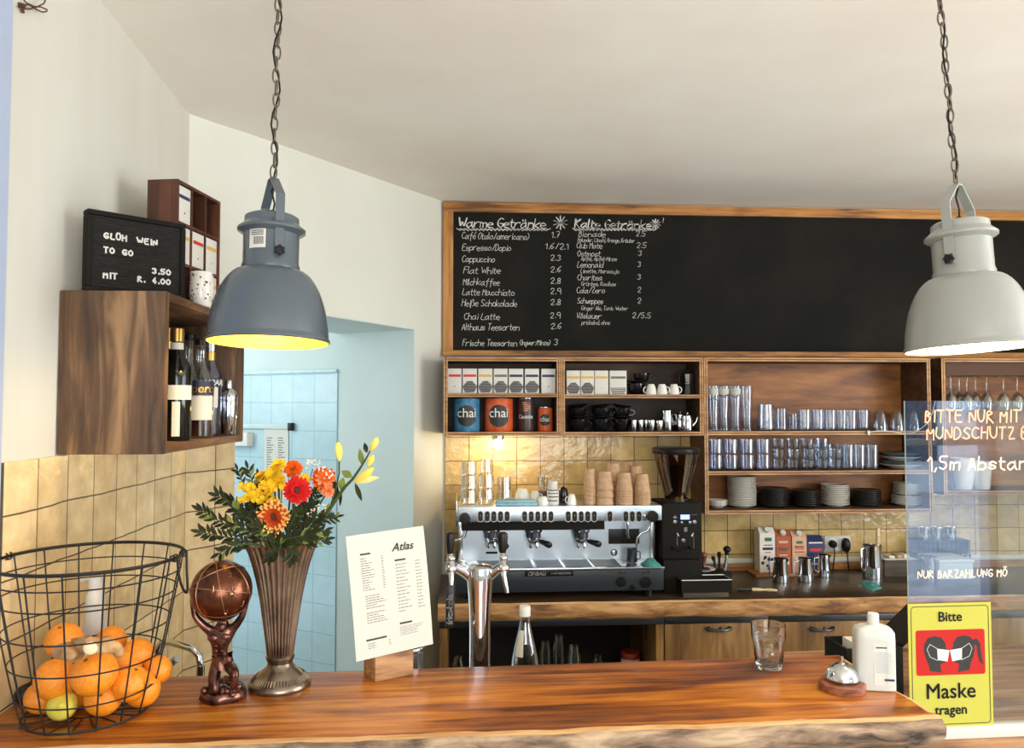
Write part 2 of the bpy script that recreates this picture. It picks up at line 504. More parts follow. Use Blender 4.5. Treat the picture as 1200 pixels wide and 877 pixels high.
def strokes(body, org, ux, uy, unit, w, nrm, mb, slant=0.0, jit=0.0, gap=1.7, mi=0, rnd=None, space=3.0):
    """single-line handwriting: unit = metres per grid step, baseline at org"""
    rnd = rnd or random
    x = 0.0
    org, ux, uy = Vector(org), Vector(ux), Vector(uy)
    for ch in body:
        g = GL.get(ch)
        if g is None:
            x += space; continue
        mx = 0
        dy = rnd.uniform(-jit, jit)
        for line in g.split('/'):
            P = []
            for q in line.split():
                a = ord(q[0]) - 48; b = ord(q[1]) - 48 - 2
                mx = max(mx, a)
                jx, jy = rnd.uniform(-jit, jit), rnd.uniform(-jit, jit) + dy
                P.append(org + ux * ((x + a + slant * b + jx) * unit) + uy * ((b + jy) * unit))
            if len(P) > 2:                                # soften corners
                Q = [P[0]]
                for i in range(1, len(P) - 1):
                    Q += [P[i] * .82 + P[i - 1] * .18, P[i] * .82 + P[i + 1] * .18]
                P = Q + [P[-1]]
            mb.ribbon(P, w, nrm, mi)
        x += mx + gap
    return x * unit
# ------------------------------------------------------------------ room shell
def onwall(px, py, P, Q):
    """ray against the upright plane through ground points P, Q"""
    d = ray(px, py); n = Vector((Q.y - P.y, P.x - Q.x, 0))
    t = (Vector((P.x, P.y, 0)) - Vector((CLOC.x, CLOC.y, 0))).dot(n) / Vector((d.x, d.y, 0)).dot(n)
    return CLOC + d * t
lw = lambda d: cw(-0.942 - 0.059 * d, d)
LN, LA = lw(1.575), lw(2.602)                # near end and far corner of the left wall
DB = cw(-0.364, 4.09)                        # corner of angled wall and back wall
YW = DB.y
def wall_frame(P, Q):
    v = Q - P
    return P, math.atan2(v.y, v.x), v.length
fl = MB().box(-3.2, 4.6, -2.4, 4.6, -.06, 0).build('floor', 'floor', smooth=0)
struct(fl)

# left wall, with tiles below
P, rz, L = wall_frame(LN, LA)
w = MB().box(0, L, 0, .25, 0, 3.4).build('wall_left', 'plaster_left', smooth=0, loc=(P.x, P.y, 0), rz=rz)
struct(w)
zt = onwall(30, 539, LN, LA).z
t = MB().box(0, L, -.008, 0, .6, zt).build('tile_panel', 'tile_left', w, smooth=0)
t.location.z = 0
pz = onwall(0, 588, LN, LA).z
# street-side pier in front of the left wall
pn = lw(1.575)
tr = MB().box(-.5, -.002, -.004, .25, 0, 3.4).build('trim_1', 'lavender', smooth=0, loc=(P.x, P.y, 0), rz=rz)
struct(tr)

# angled wall with the opening to the kitchen
P, rzd, L = wall_frame(LA, DB)
du = (DB - LA).normalized()
s_l = (onwall(273, 560, LA, DB) - LA); s_l = Vector((s_l.x, s_l.y, 0)).dot(du)
s_r = (onwall(485, 560, LA, DB) - LA); s_r = Vector((s_r.x, s_r.y, 0)).dot(du)
z_op = (onwall(485, 384, LA, DB).z + onwall(384, 372, LA, DB).z) / 2
TH = .47
w = MB()
w.box(0, s_l, 0, TH, 0, 3.4); w.box(s_r, L + .6, 0, TH, 0, 3.4); w.box(s_l, s_r, 0, TH, z_op, 3.4)
w = struct(w.build('wall_angled', 'plaster', smooth=0, loc=(P.x, P.y, 0), rz=rzd))
rv = MB()
rv.box(s_r - .004, s_r, .0, TH, 0, z_op); rv.box(s_l, s_l + .004, 0, TH, 0, z_op); rv.box(s_l, s_r, 0, TH, z_op - .004, z_op)
rv.build('reveal', 'blue_paint', w, smooth=0)
td = MB().box(.0, s_l, -.008, 0, .6, zt + .02).build('tile_panel', 'tile_diag', w, smooth=0)

# kitchen behind it
k = MB()
k.box(s_r + .0, s_r + .12, TH, TH + 2.6, 0, 3.3)
wk = struct(k.build('wall_kitchen_right', 'blue_paint', smooth=0, loc=(P.x, P.y, 0), rz=rzd))
e0 = LA + du * s_r
nrm_in = Vector((-du.y, du.x, 0))
kp, kq = e0 + nrm_in * TH, e0 + nrm_in * (TH + 2)
z_kt = onwall(394, 437, kp, kq).z
tl = MB().box(0, 2.6, 0, .010, 0, z_kt)
tl = tl.build('tile_panel', 'blue_tile', wk, smooth=0)
tl.location = (s_r - .0, TH, 0); tl.rotation_euler.z = R(90)
lg = MB().box(0, 2.6, 0, .022, z_kt, z_kt + .018, bev=.004).build('tile_ledge', 'blue_tile', wk, smooth=30)
lg.location = (s_r - .0, TH, 0); lg.rotation_euler.z = R(90)
k = MB(); k.box(-1.9, s_r + .12, TH + 2.6, TH + 2.72, 0, 3.3)
struct(k.build('wall_kitchen_end', 'blue_paint', smooth=0, loc=(P.x, P.y, 0), rz=rzd))
k = MB(); k.box(-2.02, -1.9, TH, TH + 2.72, 0, 3.3)
struct(k.build('wall_kitchen_left', 'blue_paint', smooth=0, loc=(P.x, P.y, 0), rz=rzd))
k = MB(); k.box(-2.02, s_r + .12, TH, TH + 2.72, 3.0, 3.1)
struct(k.build('ceiling_kitchen', 'blue_paint', smooth=0, loc=(P.x, P.y, 0), rz=rzd))
k = MB(); k.box(-2.02, 0, TH - .1, TH, 0, 3.3)
struct(k.build('wall_kitchen_front', 'blue_paint', smooth=0, loc=(P.x, P.y, 0), rz=rzd))
kl = LA + du * (s_r - 1.25) + nrm_in * (TH + 1.2)
kt = LA + du * s_r + nrm_in * (TH + .7)
area('kitchen_fill', (kl.x, kl.y, 2.2), (kt.x, kt.y, 1.6), 1.2, 1.2, 21, (0.88, 0.96, 1.0))  # added area light standing inside the kitchen, no window is built there

# back wall: plaster, tiles, white strip
XB0, XB1 = DB.x, 4.3
w = struct(MB().box(-.35, XB1 - XB0, 0, .2, 0, 3.4).build('wall_back', 'plaster', smooth=0, loc=(XB0, YW, 0)))
zr = at(600, 539, YW).z
xt = at(521.5, 539, YW).x
z_tr = at(700, 657, YW).z
tb = MB().box(0, XB1 - xt, -.008, 0, z_tr - zr, .45).build('tile_panel', 'tile_back', w, smooth=0)
tb.location = (xt - XB0, 0, zr)
MB().box(0, XB1 - XB0, -.014, 0, z_tr - .022, z_tr + .004, bev=.003).build('edge_strip', 'white', w)

# right and front walls with the shop windows
def frame(name, x0, x1, z0, z1, loc, rz, nx=2, nz=1):
    f = MB(); t_ = .06
    f.box(x0 - t_, x0, -.05, .05, z0 - t_, z1 + t_); f.box(x1, x1 + t_, -.05, .05, z0 - t_, z1 + t_)
    f.box(x0, x1, -.05, .05, z0 - t_, z0); f.box(x0, x1, -.05, .05, z1, z1 + t_)
    for i in range(1, nx):
        x = x0 + (x1 - x0) * i / nx; f.box(x - .03, x + .03, -.04, .04, z0, z1)
    for i in range(1, nz):
        z = z0 + (z1 - z0) * i / nz; f.box(x0, x1, -.035, .035, z - .025, z + .025)
    return struct(f.build(name, 'lavender', smooth=0, loc=loc, rz=rz))
YF = -2.05
w = MB()
w.box(-3.0, -.45, 0, .2, 0, 3.4); w.box(1.95, 2.75, 0, .2, 0, 3.4)
w.box(-.45, 1.95, 0, .2, 0, .7); w.box(-.45, 1.95, 0, .2, 2.75, 3.4)
w.box(2.75, 4.3, 0, .2, 2.75, 3.4); w.box(2.75, 4.3, 0, .2, 0, .25)
struct(w.build('wall_front', 'plaster', smooth=0, loc=(0, YF - .2, 0)))
frame('window_1', -.39, 1.89, .76, 2.69, (0, YF - .1, 0), 0, 3, 2)
frame('window_2', 2.81, 4.24, .31, 2.69, (0, YF - .1, 0), 0, 2, 2)
w = MB()
w.box(0, 1.75, 0, .2, 0, 3.4); w.box(4.15, 6.5, 0, .2, 0, 3.4)
w.box(1.75, 4.15, 0, .2, 0, .7); w.box(1.75, 4.15, 0, .2, 2.75, 3.4)
struct(w.build('wall_right', 'plaster', smooth=0, loc=(4.5, YF - .2, 0), rz=R(90)))
frame('window_3', 1.81, 4.09, .76, 2.69, (4.4, YF - .2, 0), R(90), 3, 2)
w = MB().box(-3.2, -3.0, -2.25, 1.6, 0, 3.4)
struct(w.build('wall_street', 'plaster', smooth=0))

# street outside the windows (seen only in reflections)
struct(MB().box(-14, 16, -12, YF - .25, -.2, -.06).build('exterior_street', mottled('grey_paving', (150, 152, 156), (186, 188, 192), 3, .8), smooth=0))
q = MB(); q.box(-14, 16, -12.5, -12, -.1, 5.2)
for i in range(9):
    for z in (.6, 3.2):
        q.box(-13 + 3.2 * i, -11.4 + 3.2 * i, -12.02, -11.95, z, z + 1.7, 1)
struct(q.build('exterior_facade', [mottled('facade_render', (206, 208, 210), (222, 222, 220), 2, .9), mat('facade_window', (60, 70, 84), .15)], smooth=0))

# ceiling: slightly uneven old plaster, rising towards the back wall
pa = onwall(217, 130, LN, LA); pl = onwall(118, 0, LN, LA); pb = onwall(519, 236, LA, DB)
pr = at(1200, 247.5, YW)
c1 = at(440, 183, YW - .62); c2 = at(1330, 197, YW - .62)
sl = (pr - pb); pr2 = pb + sl * ((4.5 - pb.x) / sl.x)
dl = (pl - pa); pl2 = pl + dl * 1.2
f1 = Vector((-3.2, -2.25, pl.z + .05)); f2 = Vector((4.5, -2.25, c2.z)); c3 = Vector((4.5, c2.y, c2.z))
fL = Vector((pl2.x - .02, pl2.y, pl2.z)); fM = Vector((pl2.x - .4, -2.25, pl2.z))
import numpy as np
_ctl = [pl, pa, onwall(300, 159.5, LA, DB), onwall(400, 195, LA, DB), pb, at(850, 241.5, YW), pr, f2, Vector((0, -2.25, pl.z)), f1, Vector((-3.2, 1.0, pl.z))]
_n = len(_ctl)
_A = np.zeros((_n + 3, _n + 3)); _b = np.zeros(_n + 3)
for i, p in enumerate(_ctl):
    for j, q in enumerate(_ctl):
        _A[i, j] = math.hypot(p.x - q.x, p.y - q.y)
    _A[i, _n:] = _A[_n:, i] = (1, p.x, p.y); _b[i] = p.z
_w = np.linalg.solve(_A, _b)
def ceil_z(x, y):
    z = _w[_n] + _w[_n + 1] * x + _w[_n + 2] * y + sum(_w[i] * math.hypot(x - p.x, y - p.y) for i, p in enumerate(_ctl))
    t = (YW - .60) - y                       # shallow fold in the plaster in front of the back wall
    k = max(0, 1 - t / 1.6) if t > 0 else max(0, 1 + t / .60)
    xd = DB.x - max(0, DB.y - y) * .33
    return z - .022 * k * min(1, max(0, (x - xd - .15) / .5))
c = MB()
gx = [-3.2 + .13 * i for i in range(60)]; gy = [-2.25 + .12 * i for i in range(54)] 
gv = [[c.bm.verts.new((x, y, ceil_z(x, y))) for y in gy] for x in gx]
for i in range(len(gx) - 1):
    for j in range(len(gy) - 1):
        c.bm.faces.new((gv[i][j], gv[i + 1][j], gv[i + 1][j + 1], gv[i][j + 1]))
up = bmesh.ops.extrude_face_region(c.bm, geom=list(c.bm.faces))
for g in up['geom']:
    if isinstance(g, bmesh.types.BMVert): g.co.z += .12
struct(c.build('ceiling', 'ceiling', smooth=60))

# ------------------------------------------------------------------ front bar
BZ = 1.16
b0, b1 = onz(190, 794, BZ), onz(985, 768, BZ)
g0, g1 = onz(200, 874, BZ), onz(860, 850, BZ)
e1 = onz(1105, 841, BZ)
bd = (b1 - b0).normalized(); BRZ = math.atan2(bd.y, bd.x)
def isect(p, u, q, v):
    det = u.x * -v.y + v.x * u.y
    t = ((q.x - p.x) * -v.y + v.x * (q.y - p.y)) / det
    return p + u * t
wl = (LA - LN).normalized(); wn = Vector((wl.y, -wl.x, 0))
BL = isect(b0, bd, LN + wn * .010, wl); BL.z = BZ
gd = (g1 - g0).normalized()
FL_ = isect(g0, gd, LN + wn * .010 + Vector((0, 0, 0)), wl); FL_.z = BZ
bar = thing('bar_counter', 'long front bar with a glossy orange-brown plank top and a rough bark edge', 'bar counter', (b0.x, b0.y, 0), BRZ)
def wav(k, a): return a * (math.sin(k * 1.7) + .6 * math.sin(k * 4.1 + 1) + .4 * math.sin(k * 9.3 + 2))
NF = 60
outline, outs = [], []
FX = e1 - Vector((0, 0, 0))
FL2 = FL_ - gd * .6 if False else FL_
for i in range(NF + 1):
    p = FL2.lerp(FX, i / NF); outline.append((p, Vector((bd.y, -bd.x, 0)), 1.0, wav(i * .35, .003)))
for i in range(1, 13):
    p = FX.lerp(b1, i / 13); outline.append((p, bd, 1.0, wav(i * .5 + 3, .003)))
outline.append((b1, bd, 0.3, 0)); outline.append((BL, -bd, 0.0, 0))
s = MB()
prof = [(-.012, 0.0), (0.0, -.004), (.010, -.016), (.012, -.034), (.004, -.050), (-.012, -.060)]
rows = []
for (dr, dz) in prof:
    row = []
    for j, (p, n, f, wv) in enumerate(outline):
        bulge = (math.sin(j * 1.3 + dz * 90) * .003 + random.uniform(-.002, .002)) * f * (1 if dz < -.01 else .2)
        row.append(s.bm.verts.new(p + n * ((dr + bulge) * f + wv) + Vector((0, 0, dz))))
    rows.append(row)
n = len(outline)
s.bm.faces.new(rows[0]).material_index = 0
s.bm.faces.new(rows[-1][::-1]).material_index = 1
for a in range(len(rows) - 1):
    for j in range(n):
        f = s.bm.faces.new((rows[a][j], rows[a + 1][j], rows[a + 1][(j + 1) % n], rows[a][(j + 1) % n]))
        f.material_index = 2 if a == 0 else 1
M['sapwood_highlight'] = wood('pale_sapwood_highlight', (170, 122, 74), (206, 160, 106), (226, 188, 136), 'X', 2, .45)  # pale sapwood lip that also paints a highlight along the top edge
s.build('plank_top', ['bar_top', 'bar_edge', 'sapwood_highlight'], bar, smooth=50, world=True)
q = MB()
inn = Vector((-bd.y, bd.x, 0))
pp = [FL2 + inn * .05 + bd * .005, FX + inn * .05 - bd * .05, b1 - inn * .05 - bd * .05, BL - inn * .05 + bd * .02]
q.prism([Vector((p.x, p.y, 0)) for p in pp], (0, 0, 0.0), (0, 0, BZ - .061))
q.build('front_panel', 'bar_front', bar, smooth=0, world=True)

# steel work surface behind the bar (taps and bottle stand on it)
WZ = .90
wkc = thing('work_counter', 'steel work surface tucked behind the front bar', 'work counter', (b0.x, b0.y, 0), BRZ)
Lb = (b1 - b0).length
q = MB(); q.box(-.14, Lb + .02, .02, .60, WZ - .03, WZ, bev=.004); q.build('worktop', 'steel', wkc)
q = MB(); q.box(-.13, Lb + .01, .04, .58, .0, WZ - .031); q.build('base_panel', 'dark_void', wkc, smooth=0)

# ------------------------------------------------------------------ back counter
CZ = .90
YC = onz(760, 705, CZ).y
x0 = onz(513, 709, CZ).x; x1 = 3.6
bc = thing('back_worktop', 'dark wooden back worktop with a pale live edge, under the espresso machine', 'worktop', ((x0 + x1) / 2, YC, CZ - .08))
s = MB()
N = 70
rows = []
for (dr, dz) in [(.012, 0), (0, -.006), (-.010, -.03), (-.006, -.06), (.012, -.078)]:
    row = []
    for i in range(N + 1):
        x = x0 + (x1 - x0) * i / N
        row.append(s.bm.verts.new((x, YC + dr + wav(i * .4, .003) + (random.uniform(-.004, .004) if dz < -.01 else 0), CZ + dz + (random.uniform(-.003, .003) if dz < -.05 else 0))))
    rows.append(row)
bk = [[s.bm.verts.new((x, YW - .012, z)) for x in (x0, x1)] for z in (CZ, CZ - .078)]
for a in range(4):
    for i in range(N):
        s.bm.faces.new((rows[a][i], rows[a + 1][i], rows[a + 1][i + 1], rows[a][i + 1])).material_index = 1 if a > 0 else 2
s.bm.faces.new(rows[0] + [bk[0][1], bk[0][0]]).material_index = 0
s.bm.faces.new((rows[4] + [bk[1][1], bk[1][0]])[::-1]).material_index = 0
s.bm.faces.new([r_[0] for r_ in rows] + [bk[1][0], bk[0][0]]).material_index = 1
s.bm.faces.new([r_[N] for r_ in rows][::-1] + [bk[0][1], bk[1][1]]).material_index = 1
s.build('slab', ['work_top', 'work_edge', 'sapwood_highlight'], bc, smooth=50, world=True)
q = MB().box(XB0 + .3, x1, YW - .034, YW - .016, CZ + .001, z_tr - .024, bev=.002)
q.build('upstand', 'frame_wood', bc, world=True)

# cabinets below it
zc = CZ - .082
def cab(x0, x1):
    return x0, x1
xo0, xo1 = at(515, 760, YC + .04).x, at(778, 760, YC + .04).x
op = thing('open_base_unit', 'dark open base unit with glassware below the espresso machine', 'cabinet', ((xo0 + xo1) / 2, YC + .3, 0))
q = MB(); q.box(xo0, xo0 + .035, YC + .04, YW - .02, 0, zc - .03); q.build('side_panel', 'drawer_wood', op, smooth=0, world=True)
q = MB(); q.box(xo1 - .036, xo1 - .001, YC + .04, YW - .02, 0, zc - .03); q.build('side_panel', 'drawer_wood', op, smooth=0, world=True)
q = MB(); q.box(xo0, xo1 - .001, YC + .03, YC + .06, zc - .030, zc, bev=.003); q.build('top_rail', 'dark_steel', op, world=True)
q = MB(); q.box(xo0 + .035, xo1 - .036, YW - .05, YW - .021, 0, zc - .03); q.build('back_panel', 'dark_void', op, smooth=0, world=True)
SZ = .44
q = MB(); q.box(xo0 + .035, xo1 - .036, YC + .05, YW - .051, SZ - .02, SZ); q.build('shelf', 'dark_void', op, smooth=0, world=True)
xd = [xo1 + .001, at(901, 760, YC + .04).x, at(1072, 760, YC + .04).x, at(1072, 760, YC + .04).x + .72]
hx = [842, 963, None]
for i in range(3):
    u = thing('drawer_unit', ['oak drawer unit beside the open base unit, with a black bow handle', 'oak drawer unit behind the sanitizer bottle, with a black bow handle', 'oak drawer unit behind the clear protective screen'][i], 'drawer unit', ((xd[i] + xd[i + 1]) / 2, YC + .3, 0))
    q = MB(); q.box(xd[i] + .001, xd[i + 1] - .001, YC + .062, YW - .02, 0, zc - .001); q.build('carcass', 'drawer_wood', u, smooth=0, world=True)
    q = MB(); q.box(xd[i] + .001, xd[i + 1] - .001, YC + .035, YC + .060, zc - .030, zc - .002, bev=.003); q.build('top_rail', 'dark_steel', u, world=True)
    q = MB(); q.box(xd[i] + .004, xd[i + 1] - .004, YC + .04, YC + .061, zc - .31, zc - .033, bev=.003)
    dr = q.build('drawer', 'drawer_wood', u, world=True)
    q = MB(); q.box(xd[i] + .004, xd[i + 1] - .004, YC + .04, YC + .061, .08, zc - .315, bev=.003)
    q.build('door', 'drawer_wood', u, world=True)
    if hx[i]:
        hp = at(hx[i], 736, YC + .04)
        q = MB()
        q.tube([(hp.x - .055, hp.y - .004, hp.z), (hp.x - .045, hp.y - .014, hp.z - .003), (hp.x - .02, hp.y - .026, hp.z - .006), (hp.x, hp.y - .028, hp.z - .002), (hp.x + .02, hp.y - .026, hp.z - .006), (hp.x + .045, hp.y - .014, hp.z - .003), (hp.x + .055, hp.y - .004, hp.z)], [.008, .009, .005, .006, .005, .009, .008], 8)
        q.ball((hp.x, hp.y - .028, hp.z + .006), .007)
        q.ball((hp.x - .05, hp.y - .006, hp.z), .011, sc=(1, .4, .7)); q.ball((hp.x + .05, hp.y - .006, hp.z), .011, sc=(1, .4, .7))
        # handle belongs to the drawer front
        q.xf((Matrix.Translation(u.location)).inverted())
        q.build('handle', 'dark_steel', dr)
# ================================================================== left wall: cabinet and what stands on and in it
def cam_angle(x, y):
    return math.atan2(CLOC.y - y, CLOC.x - x)
def wrap(me, r, ang, z, c=(0, 0)):
    """bend flat lettering round an upright cylinder; x runs along the surface"""
    for v in me.vertices:
        a = ang + v.co.x / r
        v.co = Vector((c[0] + (r + v.co.z) * math.cos(a), c[1] + (r + v.co.z) * math.sin(a), z + v.co.y))
    return me
def band(mb, r, z0, z1, ang, half, mi=0, n=14, c=(0, 0)):
    """label wrapped part of the way round a cylinder"""
    prev = None
    for i in range(n + 1):
        a = ang - half + 2 * half * i / n
        cur = (mb.bm.verts.new((c[0] + r * math.cos(a), c[1] + r * math.sin(a), z0)), mb.bm.verts.new((c[0] + r * math.cos(a), c[1] + r * math.sin(a), z1)))
        if prev:
            mb.bm.faces.new((prev[0], cur[0], cur[1], prev[1])).material_index = mi
        prev = cur
    return mb

CP = lw(1.785); CD = .243
Pc = CP + wn * CD
cz0 = onwall(190, 533, Pc, Pc + wl).z
cz1 = onwall(190, 339, Pc, Pc + wl).z
ce = onwall(285, 518, Pc, Pc + wl)
CL = (Vector((ce.x, ce.y, 0)) - Vector((Pc.x, Pc.y, 0))).dot(wl)
LRZ = math.atan2(wl.y, wl.x)
cab_ = thing('wall_cabinet', 'open rustic brown wooden wall box holding the liquor bottles', 'wall cabinet', (CP.x, CP.y, cz0), LRZ)
ch = cz1 - cz0
t_ = .022
q = MB(); q.box(0, t_, -CD, -.002, 0, ch, bev=.004); q.build('side_panel', 'cab_wood', cab_)
q = MB(); q.box(CL - t_, CL, -CD, -.002, 0, ch, bev=.004); q.build('side_panel', 'cab_wood', cab_)
M['cab_wood_x'] = wood('rustic_brown_wood_level', (66, 44, 28), (112, 78, 50), (168, 126, 84), 'X', 1.0, .6, stretch=9)
q = MB(); q.box(t_, CL - t_, -CD + .001, -.002, ch - t_, ch - .001, bev=.002); q.build('top_panel', 'cab_wood_x', cab_)
q = MB(); q.box(t_, CL - t_, -CD + .001, -.002, .001, t_, bev=.002); q.build('bottom_panel', 'cab_wood_x', cab_)
q = MB(); q.box(t_, CL - t_, -.012, -.002, t_, ch - t_); q.build('back_panel', 'cab_in', cab_, smooth=0)

# letter board leaning free on the cabinet
A = dep(102, 300, 1.80); B = dep(217.7, 300, 1.965)
dv = Vector((B.x - A.x, B.y - A.y, 0)); LB = dv.length; brz = math.atan2(dv.y, dv.x)
lb = thing('letter_board', 'black felt letter board with white press-in letters, on the rustic wall box', 'letter board', (A.x, A.y, cz1), brz)
hb = .192
q = MB()
fw = .012
q.box(0, LB, 0, .036, 0, fw, bev=.003); q.box(0, LB, 0, .036, hb - fw, hb, bev=.003); q.box(0, fw, 0, .036, fw, hb - fw, bev=.003); q.box(LB - fw, LB, 0, .036, fw, hb - fw, bev=.003)
q.build('frame', 'black_matt', lb)
M['felt'] = mottled('grooved_felt', (26, 24, 22), (40, 37, 33), 160, .95, bs=.4, stretch=(.3, .3, 1))
q = MB(); q.box(fw, LB - fw, .008, .030, fw, hb - fw)
for k in range(22):
    z = fw + (hb - 2 * fw) * (k + .5) / 22
    q.box(fw, LB - fw, .0065, .008, z - .0022, z + .0022)
q.build('felt_panel', 'felt', lb, smooth=0)
un = .0023
for words, z in (((('GLÜH', .038), ('WEIN', .112)), .128), ((('TO', .038), ('GO', .080)), .094), ((('3.50', .150),), .058), ((('MIT', .038), ('R.', .116), ('4.00', .150)), .034)):
    q = MB()
    for body, x in words:
        strokes(body, (x, .0055, z), (.95, 0, 0), (0, 0, .8), un, .0038, (0, -1, 0), q, gap=2.2)
    q.build('letter_line', 'chalk', lb, smooth=0)

# brown compartment rack with tea boxes
A = dep(207, 300, 2.06); B = dep(257.5, 300, 2.30)
dv = Vector((B.x - A.x, B.y - A.y, 0)); LR = dv.length; rrz = math.atan2(dv.y, dv.x)
M['rack_wood'] = wood('reddish_brown_wood', (58, 30, 20), (84, 46, 30), (106, 60, 40), 'Z', 1.2, .5)
hr = dep(207, 208.5, 2.06).z - cz1
rk = thing('tea_rack', 'reddish brown nine-compartment tea rack behind the letter board', 'rack', (A.x, A.y, cz1), rrz)
tr_ = .008; RD = .085
q = MB(); q.box(0, tr_, 0, RD, 0, hr); q.build('side_panel', 'rack_wood', rk, smooth=0)
q = MB(); q.box(LR - tr_, LR, 0, RD, 0, hr); q.build('side_panel', 'rack_wood', rk, smooth=0)
q = MB(); q.box(tr_, LR - tr_, 0, RD, hr - tr_, hr); q.build('top_panel', 'rack_wood', rk, smooth=0)
q = MB(); q.box(tr_, LR - tr_, 0, RD, 0, tr_); q.build('bottom_panel', 'rack_wood', rk, smooth=0)
q = MB(); q.box(tr_, LR - tr_, RD - .006, RD, tr_, hr - tr_); q.build('back_panel', 'rack_wood', rk, smooth=0)
cwid = (LR - tr_) / 3; rhei = (hr - tr_) / 3
for k in (1, 2):
    q = MB(); q.box(tr_, LR - tr_, .002, RD - .006, rhei * k, rhei * k + tr_); q.build('shelf', 'rack_wood', rk, smooth=0)
    q = MB()
    for j in range(3): q.box(cwid * k, cwid * k + tr_, .003, RD - .006, rhei * j + tr_ + .0, rhei * (j + 1))
    q.build('divider', 'rack_wood', rk, smooth=0)
def rack_spot(col, row, dy=.004):
    v = Vector((cwid * col + tr_ + (cwid - tr_) / 2, dy, rhei * row + tr_ + .0005))
    return Matrix.Translation(rk.location) @ Matrix.Rotation(rrz, 4, 'Z') @ v
def tea_box(label, w, d, h, stripe, loc, rz, group, motif=None, dot=True):
    """slim white carton: coloured name strip, small dot or a striped bowl printed below it"""
    t = thing('tea_box', label, 'tea box', loc, rz, group)
    q = MB().box(-w / 2, w / 2, 0, d, 0, h, bev=.0012); q.build('carton', 'white', t)
    q = MB(); f = -.0006
    if stripe: q.poly([(-w * .44, f, h * .66), (w * .44, f, h * .66), (w * .44, f, h * .76), (-w * .44, f, h * .76)], 0)
    mats = [stripe or 'ochre', 'ink']
    if motif == 'bowl':
        n = 9
        for i in range(n):
            z0 = h * (.03 + .46 * i / n); z1 = h * (.03 + .46 * (i + .82) / n)
            tt = (i + .5) / n
            ww = w * (.30 + .21 * math.sin(min(1, tt * 1.6) * PI / 2) - (.34 * max(0, tt - .55) / .45))
            q.poly([(-ww, f, z0), (ww, f, z0 + h * .012), (ww * .98, f, z1 + h * .012), (-ww * .98, f, z1)], 1)
    elif motif == 'plate':
        for i in range(5):
            ww = w * (.30 + .16 * math.sin((i + 1) / 5 * PI * .6)); z0 = h * (.03 + .055 * i)
            q.poly([(-ww, f, z0), (ww, f, z0), (ww, f, z0 + h * .03), (-ww, f, z0 + h * .03)], 1)
    elif dot:
        q.poly([(w * .05 * math.cos(a * PI / 4), f, h * .27 + w * .05 * math.sin(a * PI / 4)) for a in range(8)], 0)
    q.build('print', mats, t, smooth=0)
    return t
bw, bh = cwid - tr_ - .006, rhei - tr_ - .004
G_ = 'tea boxes in the brown rack'
tea_box('white tea box with dark blue strip in the top left rack compartment', bw, .06, bh, 'navy', rack_spot(0, 2), rrz, G_)
tea_box('white tea box with ochre strip just behind the letter board top corner', bw, .06, bh, 'ochre', rack_spot(0, 1), rrz, G_)
tea_box('white tea box with red strip in the middle of the rack', bw, .06, bh, 'red', rack_spot(1, 1), rrz, G_)
tea_box('white tea box with ochre strip at the right of the middle rack row', bw, .06, bh, 'ochre', rack_spot(2, 1), rrz, G_)
tea_box('white tea box with ochre strip in the lowest rack row beside the dotted tealight shade', bw, .06, bh, 'ochre', rack_spot(2, 0), rrz, G_)
# dotted white lantern shade in front of the rack
p = dep(236, 340, 2.115); 
ln = thing('tealight_holder', 'white dotted tealight shade between the letter board and the rack', 'tealight holder', (p.x, p.y - .0, cz1), 0)
q = MB().lathe([(0, .0), (.022, 0), (.027, .006), (.031, .03), (.0315, .06), (.030, .095), (.027, .095), (.0285, .06), (.028, .03), (.023, .008), (0, .006)], 24)
q.build('shade', 'porcelain', ln)
q = MB(); ca = cam_angle(p.x, p.y)
for i in range(46):
    a = ca + random.uniform(-1.3, 1.3); z = random.uniform(.012, .09); r_ = random.choice([.0012, .0018, .0026])
    rr = .0320
    c = Vector((rr * math.cos(a), rr * math.sin(a), z)); tx = Vector((-math.sin(a), math.cos(a), 0))
    q.poly([c + tx * r_ * math.cos(b * PI / 4) + Vector((0, 0, 1)) * r_ * math.sin(b * PI / 4) for b in range(8)])
q.build('dots', 'ply_core', ln, smooth=0)
p = dep(263, 345, 2.37)
q = MB().lathe([(0, 0), (.022, 0), (.024, .003), (.024, .098), (.0225, .098), (.0215, .006), (0, .006)], 24)
tag(q.build('steel_beaker', 'steel', loc=(p.x, p.y, cz1)), 'brushed steel beaker at the far end of the cabinet top', 'beaker')

